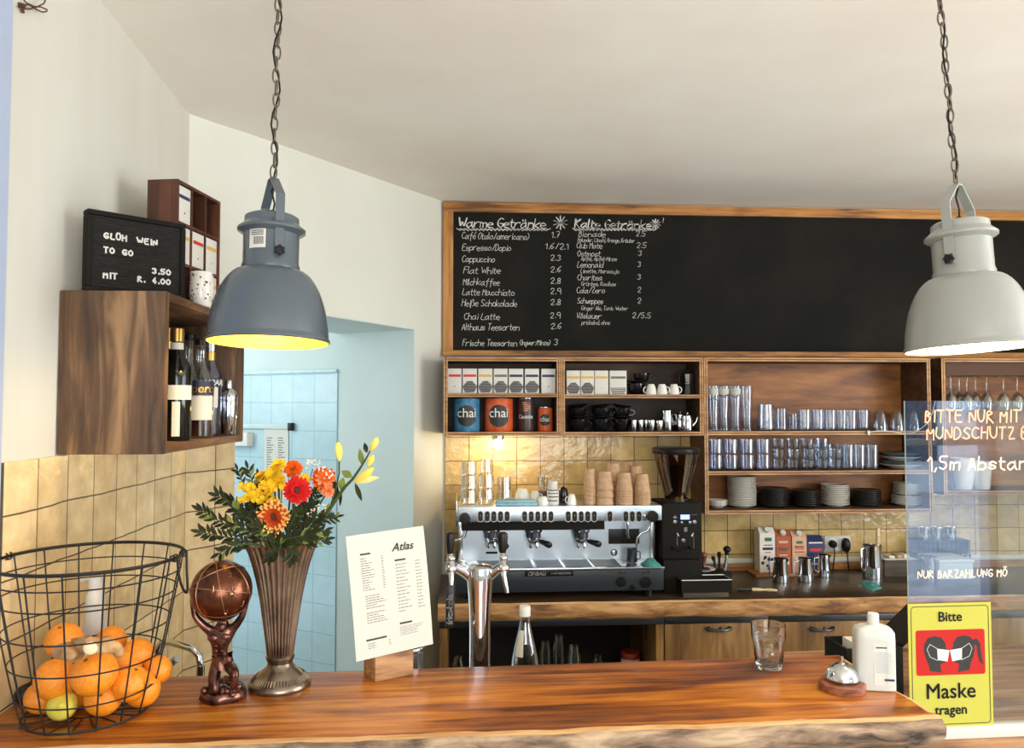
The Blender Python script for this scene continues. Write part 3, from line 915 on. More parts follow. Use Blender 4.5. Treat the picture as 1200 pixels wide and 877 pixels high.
# bottles
def shelf_spot(px, off):
    r = (px - 600) / FPX
    d = (.804 + off - .059 * 1.785) / (-r - .059)
    return cw(r * d, d)
czb = cz0 + t_ + .0006
M['bottle_dark'] = glass_mat('dark_green_glass', (26, 34, 24), .10, .5)
M['bottle_wine'] = mat('wine_bottle_glass', (18, 20, 16), .08)
M['liquor'] = mat('dark_amber_liquor', (52, 24, 18), .1)
M['liquor2'] = mat('deep_red_liquor', (58, 16, 14), .1)
M['label_blue'] = mat('blue_label', (34, 40, 66), .5)
M['label_cream'] = mat('cream_label', (226, 220, 204), .7)
def bottle(label, px, off, r, h, sh, body, cap, capmat, labels, fill=None, fillmat='liquor', text=None):
    p = shelf_spot(px, off)
    t = thing('bottle', label, 'bottle', (p.x, p.y, czb), 0, 'bottles in the wall box')
    ca = cam_angle(p.x, p.y)
    nr = .0135
    prof = [(0, .004), (r * .9, 0), (r, .006), (r, sh), (r * .93, sh + .018), (r * .6, sh + .040), (nr * 1.15, sh + .062), (nr, sh + .075), (nr, h - .006), (nr * 1.12, h - .004), (nr * 1.12, h), (0, h)]
    MB().lathe(prof, 28).build('glass_body', body, t)
    if fill:
        MB().lathe([(0, .006), (r - .003, .006), (r - .003, fill), (0, fill)], 24).build('liquid', fillmat, t)
    MB().lathe([(0, h - cap), (nr * 1.28, h - cap), (nr * 1.28, h + .003), (nr * 1.1, h + .005), (0, h + .005)], 20).build('cap', capmat, t)
    for (z0, z1, half, m_) in labels:
        q = MB(); band(q, (nr * 1.15 if z0 > sh + .04 else r) + .0008, z0, z1, ca, half); q.build('label', m_, t)
    if text:
        for (body_, size, z, m_, dx) in text:
            me = wrap(text_mesh(body_, size, .0006, .15, align='CENTER'), r + .0016, ca + dx, z)
            MB().add(me).build('label_text', m_, t, smooth=0, fix=False)
    return t
bottle('dark wine bottle with gold foil neck, half behind the box side', 195, .13, .037, .300, .19, 'bottle_wine', .055, 'gold', [(.10, .135, 1.2, 'label_cream')])
bottle('dark bottle with gold cap and white neck label, in front of the foil bottle', 206.5, .05, .038, .285, .175, 'bottle_wine', .030, 'gold', [(.222, .252, 1.5, 'label_cream'), (.105, .142, 1.2, 'label_cream'), (.012, .10, .25, 'label_cream')])
bottle('blue-labelled aperitif bottle at the back behind the similar one', 221, .14, .035, .300, .15, 'glass', .012, 'black', [(.05, .128, 1.0, 'label_cream'), (.125, .165, 1.2, 'label_blue')], .115, 'liquor', [('Aperol', .034, .134, 'gold', 0)])
bottle('blue-labelled aperitif bottle standing at the front edge of the box', 235, .045, .036, .270, .145, 'glass', .012, 'black', [(.05, .118, 1.0, 'label_cream'), (.115, .158, 1.2, 'label_blue')], .06, 'liquor', [('Aperol', .034, .126, 'gold', 0)])
bottle('clear bitter bottle with silver and gold neck, beside the cocktail shaker', 245.5, .07, .036, .290, .165, 'glass_blue', .038, 'steel', [(.225, .250, 1.6, 'gold'), (.145, .172, 1.1, 'label_blue'), (.085, .143, .7, 'label_cream')], .095, 'liquor2', [('CAMPARI', .024, .150, 'chalk', 0)])
p = shelf_spot(268, .026)
sk = thing('cocktail_shaker', 'polished steel cocktail shaker at the end of the bottle row', 'shaker', (p.x, p.y, czb))
MB().lathe([(0, 0), (.019, 0), (.021, .003), (.026, .07), (.027, .108), (.0265, .110), (0, .110)], 28).build('cup', 'chrome', sk)
MB().lathe([(0, .110), (.0275, .110), (.0275, .118), (.023, .132), (.013, .141), (.011, .143), (0, .143)], 28).build('strainer_top', 'chrome', sk)
MB().lathe([(0, .143), (.0115, .143), (.0115, .162), (.010, .167), (0, .168)], 20).build('cap', 'steel', sk)

# wire loop near the top of the left wall
p = onwall(24, 8, LN, LA)
def lwall(px, py, o=.006): 
    v = onwall(px, py, LN, LA); return v + wn * o
q = MB()
q.tube([lwall(x, y, o) for x, y, o in ((22, 0, .01), (24, 3, .012), (30, 7, .016), (37, 8, .02), (43, 11, .022), (44, 13, .02), (41, 14, .016), (34, 10, .012), (28, 5, .01), (23, 6, .008), (18, 8, .006), (21, 10, .008), (28, 10.5, .012), (34, 8, .016), (40, 4, .02), (42, 0, .02), (41, -3, .02), (30, -8, .016), (22, -5, .012))], .0016, 6)
q.tube([lwall(22, 5, -.003), lwall(22, 7, .012)], .005, 8); q.tube([lwall(23, 4, .004), lwall(23.5, 15, .006)], .0035, 6)
tag(q.build('cable_loop', 'ply_core', world=True), 'thin brown looped cable end sticking out of the upper left wall', 'cable')

# ------------------------------------------------------------------ kitchen rail with menu and dispenser on the blue tiles
def kw(px, py, o=.012):
    v = onwall(px, py, kp, kq); return v - Vector((du.x, du.y, 0)) * o
a, b = kw(343, 500, .03), kw(262, 499, .03)
rl = thing('paper_rail', 'pale rail with a dark end cap on the blue kitchen tiles', 'rail', (a.x, a.y, a.z), math.atan2(b.y - a.y, b.x - a.x))
lr_ = (Vector((b.x, b.y, 0)) - Vector((a.x, a.y, 0))).length
sgn = 1
ny = Vector((du.x, du.y, 0)) ; loc_y = Vector((-math.sin(rl.rotation_euler.z), math.cos(rl.rotation_euler.z), 0)); sgn = 1 if loc_y.dot(ny) > 0 else -1
q = MB(); q.box(0.0, lr_, min(-.006, .018 * sgn), max(-.006, .018 * sgn), -.014, .014, bev=.003); q.build('bar', 'blue_paint', rl)
q = MB(); q.box(-.022, 0, min(-.010 * sgn, .018 * sgn), max(-.010 * sgn, .018 * sgn), -.022, .020, bev=.002); q.build('end_cap', 'black', rl)
c = [kw(312, 503, .014), kw(340, 503, .014), kw(340, 585, .014), kw(312, 585, .014)]
mn = thing('menu_sheet', 'printed menu sheet hanging from the rail in the blue kitchen', 'menu sheet', (c[0] + c[1]) / 2)
q = MB(); q.prism(c, (0, 0, 0), -Vector((du.x, du.y, 0)) * .001); q.build('sheet', 'paper', mn, smooth=0, world=True)
q = MB(); ex = (c[1] - c[0]); ey = (c[3] - c[0]); off = -Vector((du.x, du.y, 0)) * .0016
for col, n0 in ((.10, 24), (.58, 20)):
    for i in range(n0):
        y = .12 + .034 * i; ww = random.uniform(.12, .30)
        P = c[0] + ex * col + ey * y + off
        q.poly([P, P + ex * ww, P + ex * ww + ey * .012, P + ey * .012])
q.build('print', 'ink_soft', mn, smooth=0, world=True)
c0 = kw(287, 512, .03)
q = MB(); q.box(-.075, .075, -.03, .03, -.05, .028, bev=.012)
q.xf(Matrix.Rotation(rl.rotation_euler.z, 4, 'Z')); q.xf(Matrix.Translation(c0))
tag(q.build('soap_dispenser', 'white', world=True), 'small white wall dispenser under the rail in the blue kitchen', 'dispenser')

# ================================================================== pendant lamps
def pendant(label, px, d, rim_py, paint, inner, front_dir, tilt, sticker, power, lcol):
    base = dep(px, rim_py, d)
    k = d / FPX
    t = thing('pendant_lamp', label, 'pendant lamp', base, 0, 'industrial pendant lamps')
    t.rotation_euler = (R(-2.6), tilt, 0)
    o = lambda n: n * k
    r1 = o(69)
    prof = []
    for i in range(15):
        a = i / 14 * PI / 2
        prof.append((o(32) + (r1 - o(32)) * math.cos(a) ** 1.0 if True else 0, o(84) * math.sin(a) ** 1.15))
    prof = [(r1, -.004), (r1 + .003, -.002), (r1 + .003, .003), (r1, .006)] + prof[1:]
    q = MB().lathe(prof + [(o(31), o(85))], 48)
    # underside of the shell as separate enamel, tinted with the bulb's glow
    q.build('lamp_shade', paint, t, smooth=50, fix=False)
    ip = [(max(.02, r_ - .003), z_) for (r_, z_) in prof[4:]]
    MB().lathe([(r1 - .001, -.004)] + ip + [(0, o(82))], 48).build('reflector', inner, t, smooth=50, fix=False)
    q = MB().lathe([(o(33), o(84)), (o(33.5), o(88)), (o(32), o(92)), (o(32), o(126)), (o(36), o(128)), (o(39), o(130)), (o(39), o(133)), (o(34), o(137)), (o(31.5), o(140)), (o(31), o(147)), (o(28), o(149)), (0, o(149.5))], 40)
    q.build('housing', paint, t, smooth=35)
    # strap bracket
    ux = Vector((math.cos(front_dir), math.sin(front_dir), 0)); uy = Vector((-ux.y, ux.x, 0))
    w_ = o(5.2)
    path = [ux * o(34) + Vector((0, 0, o(96))), ux * o(34) + Vector((0, 0, o(168))), ux * o(5) + Vector((0, 0, o(194))), -ux * o(5) + Vector((0, 0, o(194))), -ux * o(34) + Vector((0, 0, o(168))), -ux * o(34) + Vector((0, 0, o(96)))]
    q = MB()
    for i in range(len(path) - 1):
        A_, B_ = path[i], path[i + 1]
        tt = (B_ - A_).normalized(); nn = tt.cross(uy).normalized() * .0016
        q.prism([A_ + uy * w_ + nn, A_ - uy * w_ + nn, A_ - uy * w_ - nn, A_ + uy * w_ - nn], -tt * .001, (B_ - A_) + tt * .001)
    q.build('bracket', paint, t, smooth=0)
    for sg in (1, -1):
        c_ = ux * sg * o(36) + Vector((0, 0, o(101)))
        ax = Vector((0, 0, 1)).rotation_difference(ux * sg).to_matrix()
        q = MB().lathe([(0, 0), (o(5.5), 0), (o(6), o(2)), (o(5), o(4.5)), (0, o(5))], 18, c=c_, axis=ax, rib=(6, .16))
        q.build('knob', 'black', t)
    # chain up to the ceiling and the flex beside it
    ztop = ceil_z(base.x, base.y) - base.z
    q = MB(); z = o(194); n = 0; lk = .036
    q.ball((0, 0, o(195)), .006)
    while z < ztop - .01:
        ang = (n % 2) * PI / 2 + .5
        cx = Vector((math.cos(ang), math.sin(ang), 0))
        pts = []
        for i in range(14):
            a = 2 * PI * i / 14
            pts.append(cx * (.0075 * math.cos(a)) + Vector((.0015 * math.sin(n * 1.3), 0, z + lk * .5 + (lk * .5) * math.sin(a))))
        q.tube(pts, .0021, 6, closed=True)
        z += lk * .82; n += 1
    q.build('chain', 'dark_steel' if power < 0 else M['chainm'], t)
    q = MB()
    pts = [(0, 0, o(149)), (.004, .002, o(165)), (-.003, 0, o(180)), (.006, .003, o(192))]
    zz = o(200); i = 0
    while zz < ztop:
        pts.append((.008 * math.sin(i * 1.1), .006 * math.cos(i * .9), zz)); zz += .03; i += 1
    q.tube(pts, .0022, 6)
    q.lathe([(0, o(149)), (o(4), o(149)), (o(3), o(156)), (0, o(158))], 12)
    q.build('cord', 'black', t)
    MB().ball((0, 0, o(44)), .026).build('bulb', M['bulb'], t)
    pl_ = bpy.data.lights.new('lamp_light', 'POINT'); pl_.energy = power; pl_.color = lcol; pl_.shadow_soft_size = .03
    lo = bpy.data.objects.new('lamp_light', pl_); COL.objects.link(lo); lo.parent = t; lo.location = (0, 0, o(14))
    if sticker:
        q = MB(); ca = cam_angle(base.x, base.y) - .52
        band(q, o(32) + .0006, o(104), o(126), ca, .32); q.build('sticker', 'white', t)
        q = MB()
        for i in range(9):
            band(q, o(32) + .0012, o(108), o(117), ca - .12 + .045 * i, .007 + .008 * (i % 2), n=1)
        for i in range(3):
            band(q, o(32) + .0012, o(119 + 2.2 * i), o(120 + 2.2 * i), ca, .24, n=4)
        q.build('sticker_print', 'ink', t, smooth=0)
    return t
M['chainm'] = mat('galvanised_chain', (120, 112, 100), .4, .9)
M['bulb'] = mat('lamp_bulb', (255, 230, 180), .5, emit=(255, 214, 140), es=6)
M['enamel_blue'] = mat('blue_grey_enamel', (82, 92, 100), .24, .0, coat=.3)
M['enamel_grey'] = mat('pale_grey_enamel', (150, 152, 146), .24, .0, coat=.3)
M['refl_glow_yellow'] = mat('enamel_yellow_glow', (240, 216, 84), .5)  # white enamel with the bulb's yellow glow put into its colour
M['refl_glow_cream'] = mat('enamel_cream_glow', (248, 238, 206), .5)  # white enamel again, warm bulb light mixed into the base colour
pendant('dark blue-grey pendant lamp with a barcode sticker, hanging before the kitchen opening', 314.8, 1.80, 400, 'enamel_blue', 'refl_glow_yellow', R(-62), R(0.3), True, 2.6, (1, .78, .38))
pendant('pale grey pendant lamp hanging before the chalkboard', 1137, 1.75, 407, 'enamel_grey', 'refl_glow_cream', R(-146), R(-2.0), False, 9, (1, .84, .55))
# ================================================================== things on the front bar
def skin(edges_pts, edges, radii, root=0, sub=2):
    """one continuous surface grown round a skeleton; returns a mesh datablock"""
    me = bpy.data.meshes.new('body'); me.from_pydata(edges_pts, edges, [])
    o = bpy.data.objects.new('body', me); COL.objects.link(o)
    md = o.modifiers.new('s', 'SKIN'); md.use_smooth_shade = True
    for i, r_ in enumerate(radii):
        v = me.skin_vertices[0].data[i]
        v.radius = r_ if isinstance(r_, tuple) else (r_, r_)
        v.use_root = (i == root)
    if sub:
        s_ = o.modifiers.new('d', 'SUBSURF'); s_.levels = sub; s_.render_levels = sub
    dg = bpy.context.evaluated_depsgraph_get()
    out = bpy.data.meshes.new_from_object(o.evaluated_get(dg))
    bpy.data.objects.remove(o)
    return out

# ------------------------------------------------------------------ wire basket
BKD = 1.585
bk = dep(110, 475, BKD); bkx, bky = bk.x, bk.y
BH = .308
def bkr(t):                                    # basket radius at relative height t
    return .113 + (.175 - .113) * (t ** .85)
bsk = thing('wire_basket', 'tall tapered black wire basket heaped with oranges at the left end of the bar', 'basket', (bkx, bky, BZ), BRZ)
q = MB()
NV = 16
for i in range(NV):
    a = 2 * PI * (i + .35) / NV
    pts = []
    for j in range(9):
        t = j / 8
        r_ = bkr(t); pts.append((r_ * math.cos(a), r_ * math.sin(a), .004 + BH * t))
    q.tube(pts, .0016, 6)
    r0 = bkr(0)
    q.tube([(r0 * math.cos(a), r0 * math.sin(a), .004), (.03 * math.cos(a), .03 * math.sin(a), .003)], .0015, 5)
for t, rr in ((0.01, .0024), (.17, .0015), (.37, .0015), (.57, .0015), (.77, .0015), (.9, .0015)):
    r_ = bkr(t)
    q.tube([(r_ * math.cos(2 * PI * k / 48), r_ * math.sin(2 * PI * k / 48), .004 + BH * t) for k in range(48)], rr, 6, closed=True)
q.tube([(.03 * math.cos(2 * PI * k / 20), .03 * math.sin(2 * PI * k / 20), .003) for k in range(20)], .0015, 5, closed=True)
q.build('wire_frame', 'wire', bsk)
q = MB(); r_ = bkr(1)
q.tube([(r_ * math.cos(2 * PI * k / 56), r_ * math.sin(2 * PI * k / 56), .004 + BH) for k in range(56)], .0036, 8, closed=True)
q.build('rim', 'wire', bsk)
for sg in (1, -1):
    q = MB()
    for a in (-.16, .16):
        an = a + (0 if sg > 0 else PI)
        c = Vector((r_ * math.cos(an), r_ * math.sin(an), .004 + BH)); ax = Vector((-math.sin(an), math.cos(an), 0))
        rad = Vector((math.cos(an), math.sin(an), 0))
        q.tube([c + rad * .007 * math.cos(b * .8) + Vector((0, 0, .007)) * math.sin(b * .8) + ax * .0016 * (b - 6) for b in range(14)], .0016, 5)
    pts = []
    for k in range(17):
        t = k / 16; an = -.16 + .32 * t + (0 if sg > 0 else PI)
        rr = r_ + .006 + .008 * math.sin(PI * t)
        pts.append((rr * math.cos(an), rr * math.sin(an), .004 + BH - .075 * math.sin(PI * t) ** .5))
    q.tube(pts, .0026, 6)
    q.build('handle', 'wire', bsk)

# ------------------------------------------------------------------ fruit
M['orange'] = mottled('orange_peel', (230, 124, 18), (246, 156, 36), 9, .42, lo=.3, hi=.7)
_nt = M['orange'].node_tree
_n = noise(_nt, coords(_nt, (1, 1, 1)), 420, 2); bump(_nt, _nt.nodes['Principled BSDF'], _n.outputs['Fac'], .25, .001)
M['lemon'] = mottled('lemon_peel', (206, 190, 62), (226, 212, 92), 12, .4)
M['stem_green'] = mat('stem_end', (96, 92, 44), .8)
def orange_mesh():
    q = MB(); prof = []
    for k in range(19):
        a = PI * k / 18
        r_ = math.sin(a); z = -math.cos(a)
        if z > .9: z -= (r_ < .35) * (.35 - r_) * .25
        prof.append((r_, z * .96))
    prof[0] = (0, prof[0][1]); prof[-1] = (0, prof[-1][1])
    return q.lathe(prof, 28)
OR = [(74.8, 751, 1.575, .036, 'orange at the top back left of the basket, behind the ginger'),
      (130, 752, 1.635, .032, 'orange at the top back of the basket, right of the soap bottle'),
      (161, 767, 1.610, .033, 'orange high on the right side of the basket heap'),
      (185, 785, 1.60, .029, 'rightmost orange in the basket, touching the wire wall'),
      (65, 797, 1.500, .0395, 'large orange in the front left of the basket above the lemon'),
      (110.5, 789, 1.478, .0425, 'biggest orange in the front middle of the basket under the ginger'),
      (152, 801, 1.525, .036, 'orange right of the biggest one, in the middle layer of the basket'),
      (121, 829, 1.513, .035, 'lowest orange in the front middle of the basket'),
      (166, 817, 1.556, .036, 'lowest orange at the right side of the basket'),
      (48, 824, 1.522, .031, 'lowest orange at the left side of the basket, beside the lemon'),
      (93, 816, 1.560, .033, 'orange half hidden between the lemon and the lowest front orange'),
      (147, 781, 1.585, .034, 'orange half hidden behind the middle right one in the basket')]
proto = None
for (px, py, d, r_, lab) in OR:
    d += .028; r_ *= 1.015
    p = dep(px, py, d)
    p.z = max(p.z, BZ + .006 + r_ * .97)
    rot = (random.uniform(-1.2, 1.2), random.uniform(-1.2, 1.2), random.uniform(0, 6))
    if proto is None:
        proto = thing('orange', lab, 'orange', p, 0, 'oranges in the wire basket')
        orange_mesh().build('peel', 'orange', proto, smooth=80)
        MB().lathe([(0, .86), (.07, .86), (.10, .895), (.05, .92), (0, .915)], 8).build('stem_end', 'stem_green', proto)
        proto.rotation_euler = rot; proto.scale = (r_, r_, r_)
    else:
        dup(proto, p, 0, lab, rot=rot, sc=r_)
p = dep(72.6, 835, 1.518); p.z = BZ + .006 + .027
lm = thing('lemon', 'yellow-green lemon at the bottom front of the wire basket', 'lemon', p)
prof = [(0, -.034), (.005, -.033), (.010, -.028), (.019, -.020), (.026, -.008), (.028, .004), (.024, .016), (.015, .025), (.007, .029), (.005, .034), (0, .036)]
MB().lathe(prof, 24).build('peel', 'lemon', lm, smooth=80); lm.rotation_euler = (1.25, .35, .3)
# ginger root
M['ginger'] = mottled('ginger_skin', (150, 106, 66), (208, 166, 114), 38, .75, bs=.5, stretch=(1, 1, 1))
M['ginger_cut'] = mat('ginger_flesh', (240, 226, 180), .6)
gp = [dep(px, py, d) for px, py, d in ((63, 765, 1.478), (72, 763, 1.472), (84, 763, 1.466), (96, 758, 1.470), (110, 757, 1.470), (122, 755, 1.477), (132, 758, 1.482), (141, 763, 1.489), (139, 772, 1.482), (88, 771, 1.456), (128, 750, 1.492))]
ge = [(0, 1), (1, 2), (2, 3), (3, 4), (4, 5), (5, 6), (6, 7), (7, 8), (2, 9), (5, 10)]
base = gp[3].copy(); base.z -= .012
gg = thing('ginger_root', 'knobbly ginger root with a pale cut face lying on the oranges', 'ginger', base)
me = skin([tuple(v - base) for v in gp], ge, [.011, .017, .015, .018, .016, .018, .015, .013, .007, .008, .009], 3)
MB().add(me).build('root', 'ginger', gg, smooth=80)
p = dep(106, 760, 1.447) - base
q = MB(); q.ball(p, .012, seg=14, sc=(1.15, .35, 1)); q.build('cut_face', 'ginger_cut', gg, smooth=80)

# soap bottle and dark case behind the basket
p = dep(114, 600, 1.738)
sb = thing('soap_bottle', 'white plastic squeeze bottle standing behind the wire basket', 'bottle', (p.x, p.y, BZ))
MB().lathe([(0, 0), (.028, 0), (.030, .004), (.028, .09), (.022, .16), (.019, .20), (.013, .212), (0, .213)], 24).build('bottle_body', 'white', sb)
q = MB(); q.cyl(.015, .212, .238, 20, bev=.002); q.tube([(0, 0, .232), (-.02, -.005, .236), (-.034, -.008, .228)], [.006, .005, .004], 8); q.build('cap', 'white', sb)
p = dep(27, 820, 1.585)
q = MB(); q.ball((0, 0, .021), .021, sc=(1.15, 1.15, 1), seg=20)
p2 = onz(29, 826, BZ)
bcse = q.build('black_case', 'black_gloss', loc=(p2.x + .004, p2.y, BZ)); 
tag(bcse, 'small glossy black rounded case on the bar between wall and basket', 'case')

# faucet behind the bar
p = dep(192, 475, 1.95)
fc = thing('faucet', 'old chrome faucet with a bent spout behind the basket', 'faucet', (p.x, p.y, WZ))
def rel(px, py, d, o): return dep(px, py, d) - o.location
q = MB(); q.cyl(.022, 0, .02, 20, bev=.003); q.cyl(.013, .02, .24, 16); q.build('base', 'chrome', fc)
q = MB(); q.tube([(0, 0, .22), rel(186, 775, 1.95, fc), rel(184, 762, 1.95, fc), rel(189, 753, 1.95, fc), rel(200, 753, 1.94, fc), rel(214, 757, 1.93, fc), rel(226, 761, 1.92, fc), rel(233, 769, 1.915, fc), rel(235, 782, 1.915, fc)], .0085, 12)
e = rel(235, 782, 1.915, fc); q.cyl(.0105, -.022, 0.004, 14, c=e); q.build('spout', 'chrome', fc)
q = MB(); q.tube([rel(192, 785, 1.945, fc), rel(198, 780, 1.935, fc), rel(207, 772, 1.925, fc)], [.010, .010, .009], 10); q.build('lever', 'steel', fc)

# ------------------------------------------------------------------ bronze statuette
M['bronze'] = mottled('copper_bronze', (58, 34, 30), (146, 102, 88), 26, .25, .88, bs=.25, lo=.35, hi=.7)
M['bronze_globe'] = mottled('copper_bronze_globe', (78, 46, 34), (124, 76, 54), 9, .25, .9, bs=.1)
M['bronze_line'] = mat('bright_bronze', (168, 122, 96), .3, .9)
p = onz(262, 818, BZ)
st = thing('statuette', 'bronze statuette of a kneeling man holding a globe overhead', 'statuette', p, BRZ * 0)
K = 1.645 / FPX
S = lambda px, py, y=0.0: Vector(((px - 262) * K, y, (818 - py) * K * 1.0))
pts = [S(260, 778), S(258, 768, -.004), S(257.5, 756, -.006), S(258, 744, -.006), S(261, 736, -.008), S(262, 731, -.012), S(262, 723, -.014),
       S(247, 740, -.004), S(238, 731, -.010), S(230, 721, -.012), S(228, 709, -.012), S(227, 700, -.012),
       S(272, 737, -.004), S(278, 731, -.010), S(284, 722, -.012), S(287, 711, -.012), S(289, 701, -.012),
       S(253, 780, -.006), S(255, 792, -.026), S(258, 804, -.036), S(258, 806, -.006), S(257, 807, .030),
       S(268, 780, -.006), S(276, 780, -.028), S(282, 782, -.050), S(281, 792, -.046), S(279, 803, -.040), S(281, 806, -.056)]
eds = [(0, 1), (1, 2), (2, 3), (3, 4), (4, 5), (5, 6), (3, 7), (7, 8), (8, 9), (9, 10), (10, 11), (3, 12), (12, 13), (13, 14), (14, 15), (15, 16), (0, 17), (17, 18), (18, 19), (19, 20), (20, 21), (0, 22), (22, 23), (23, 24), (24, 25), (25, 26), (26, 27)]
rad = [(.020, .016), (.017, .014), (.019, .015), (.024, .017), (.010, .010), (.011, .012), (.010, .011), .011, .009, .0075, .0065, .007, .011, .009, .0075, .0065, .007,
       .014, .013, .010, .009, .006, .014, .013, .0105, .009, .0065, .006]
me = skin([tuple(v) for v in pts], eds, rad, 0)
q = MB().add(me)
# brow, nose, beard, hair, pecs and belly: small raised forms fused into the figure
for (px, py, y, r_, sc) in ((262, 727, -.024, .0042, (.6, 1, 1.2)), (262, 733, -.022, .008, (1, .8, 1.2)), (262, 719, -.010, .0125, (1, 1, .7)), (256, 722, -.008, .008, (1, 1, 1)), (268, 722, -.008, .008, (1, 1, 1)),
                            (252, 746, -.017, .0105, (1.2, .6, .8)), (265, 745, -.017, .0105, (1.2, .6, .8)), (255, 755, -.018, .006, (1, .6, .8)), (261, 755, -.018, .006, (1, .6, .8)), (255.5, 761, -.016, .006, (1, .6, .8)), (261, 761, -.016, .006, (1, .6, .8)),
                            (259, 726, -.023, .0028, (1, .6, .7)), (265, 726, -.023, .0028, (1, .6, .7))):
    q.ball(S(px, py, y), r_, seg=12, rings=8, sc=sc)
q.build('figure', 'bronze', st, smooth=80)
# cloth round the hips
q = MB(); rows = []
for j in range(5):
    z = S(0, 784 - j * 4.2).z
    rows.append([q.bm.verts.new((S(261, 0).x + (.023 + .002 * math.sin(5 * a + j) - .0007 * j) * math.cos(a), -.004 + (.020 + .002 * math.cos(4 * a + j)) * math.sin(a), z + .003 * math.sin(3 * a))) for a in [2 * PI * k / 28 for k in range(28)]])
for j in range(4):
    for k in range(28):
        q.bm.faces.new((rows[j][k], rows[j][(k + 1) % 28], rows[j + 1][(k + 1) % 28], rows[j + 1][k]))
q.build('loincloth', 'bronze', st, smooth=60)
gc = S(259.5, 692, -.010); gr = .0625
MB().ball(gc, gr, seg=40, rings=28).build('globe', 'bronze_globe', st, smooth=80)
q = MB()
for (ax, off) in (((.1, .25, 1), 0), ((1, .3, .2), 0), ((1, -.7, .1), 0), ((.6, 1, .35), .3), ((-.6, .5, 1), .35), ((.2, -.4, 1), -.4)):
    n_ = Vector(ax).normalized(); u_ = n_.orthogonal().normalized(); v_ = n_.cross(u_)
    rr = gr * math.sqrt(1 - off * off) + .0003
    q.tube([gc + n_ * gr * off + u_ * rr * math.cos(2 * PI * k / 56) + v_ * rr * math.sin(2 * PI * k / 56) for k in range(56)], .0011, 6, closed=True)
f0 = (dep(270, 696, 1.60) - st.location - gc).normalized()
u_ = f0.orthogonal().normalized(); v_ = f0.cross(u_)
q.ball(gc + f0 * gr, .006, seg=12, rings=8)
for k in range(10):
    a = 2 * PI * k / 10; dr_ = u_ * math.cos(a) + v_ * math.sin(a)
    q.tube([(gc + (f0 * 1 + dr_ * .10).normalized() * (gr + .0005)), (gc + (f0 * 1 + dr_ * .24).normalized() * (gr + .0005))], [.0014, .0006], 5)
for (dx, dz) in ((-.55, .45), (-.5, -.55), (.55, .5), (.35, -.6), (-.1, .75)):
    c_ = (f0 + u_ * dx + v_ * dz).normalized()
    q.tube([gc + (c_ + u_ * .09 * math.cos(t) + v_ * .09 * math.sin(t * 1.7)).normalized() * (gr + .0006) for t in (0, .8, 1.6, 2.4, 3.2)], .0013, 5)
q.build('globe_relief', 'bronze_line', st, smooth=60)
q = MB(); rows = []
for (r_, z) in ((.044, 0), (.048, .006), (.046, .016), (.040, .022), (0, .021)):
    if r_ == 0: break
    rows.append([q.bm.verts.new(((r_ + random.uniform(-.003, .003)) * math.cos(2 * PI * k / 30), (r_ + random.uniform(-.003, .003)) * math.sin(2 * PI * k / 30), z + (random.uniform(-.002, .002) if z else 0))) for k in range(30)])
for j in range(3):
    for k in range(30): q.bm.faces.new((rows[j][k], rows[j][(k + 1) % 30], rows[j + 1][(k + 1) % 30], rows[j + 1][k]))
q.bm.faces.new(rows[0][::-1]); q.bm.faces.new(rows[3])
for k in range(22):
    a = random.uniform(0, 6.28); rr = random.uniform(.018, .04)
    q.ball((rr * math.cos(a), rr * math.sin(a), .020 + random.uniform(0, .007)), random.uniform(.006, .012), seg=8, rings=6, sc=(1, 1.2, .8))
q.build('rock_base', 'bronze', st, smooth=60)

# ------------------------------------------------------------------ fluted vase
M['pewter'] = mottled('antique_brass_pewter', (112, 100, 90), (176, 160, 142), 16, .28, .95, lo=.3, hi=.7)
VD = 1.715
vp = onz(328, 804.5, BZ)
KV = VD / FPX
vs = thing('vase', 'tall fluted antique metal trumpet vase filled with flowers', 'vase', vp)
fp = [(0, 0), (34, 0), (35.5, 2), (35.5, 5), (33, 8), (30, 10), (25, 16), (19, 21), (15.5, 24), (14, 28), (15.5, 32), (16.5, 34), (16.5, 36), (14.5, 37.5)]
q = MB().lathe([(r_ * KV, z * KV) for r_, z in fp], 48)
q.build('foot', 'pewter', vs, smooth=40)
q = MB()
for k in range(56):
    a = 2 * PI * k / 56
    q.tube([(27.2 * KV * math.cos(a), 27.2 * KV * math.sin(a), 14.5 * KV), (32.5 * KV * math.cos(a), 32.5 * KV * math.sin(a), 9.4 * KV)], .0012, 4)
q.build('foot_beading', 'pewter', vs)
NR, SG = 28, 280
bp = [(14.5, 37), (15.5, 39), (17, 52), (19, 66), (21.5, 84), (24.5, 104), (28.5, 124), (33, 142), (37.5, 156), (42, 166), (44, 169)]
q = MB(); rows = []
for (r_, z) in bp:
    row = []
    for k in range(SG):
        a = 2 * PI * k / SG
        fl_ = abs(math.sin(a * NR / 2)) ** .8
        row.append(q.bm.verts.new((r_ * KV * (1 - .10 * (1 - fl_)) * math.cos(a), r_ * KV * (1 - .10 * (1 - fl_)) * math.sin(a), z * KV)))
    rows.append(row)
for (r_, z) in reversed(bp[1:]):
    rows.append([q.bm.verts.new(((r_ - 2) * KV * math.cos(2 * PI * k / SG), (r_ - 2) * KV * math.sin(2 * PI * k / SG), z * KV)) for k in range(SG)])
for j in range(len(rows) - 1):
    for k in range(SG): q.bm.faces.new((rows[j][k], rows[j][(k + 1) % SG], rows[j + 1][(k + 1) % SG], rows[j + 1][k]))
q.bm.faces.new(rows[0][::-1]); q.bm.faces.new(rows[-1])
q.build('fluted_body', 'pewter', vs, smooth=60)
VT = vp + Vector((0, 0, 160 * KV))

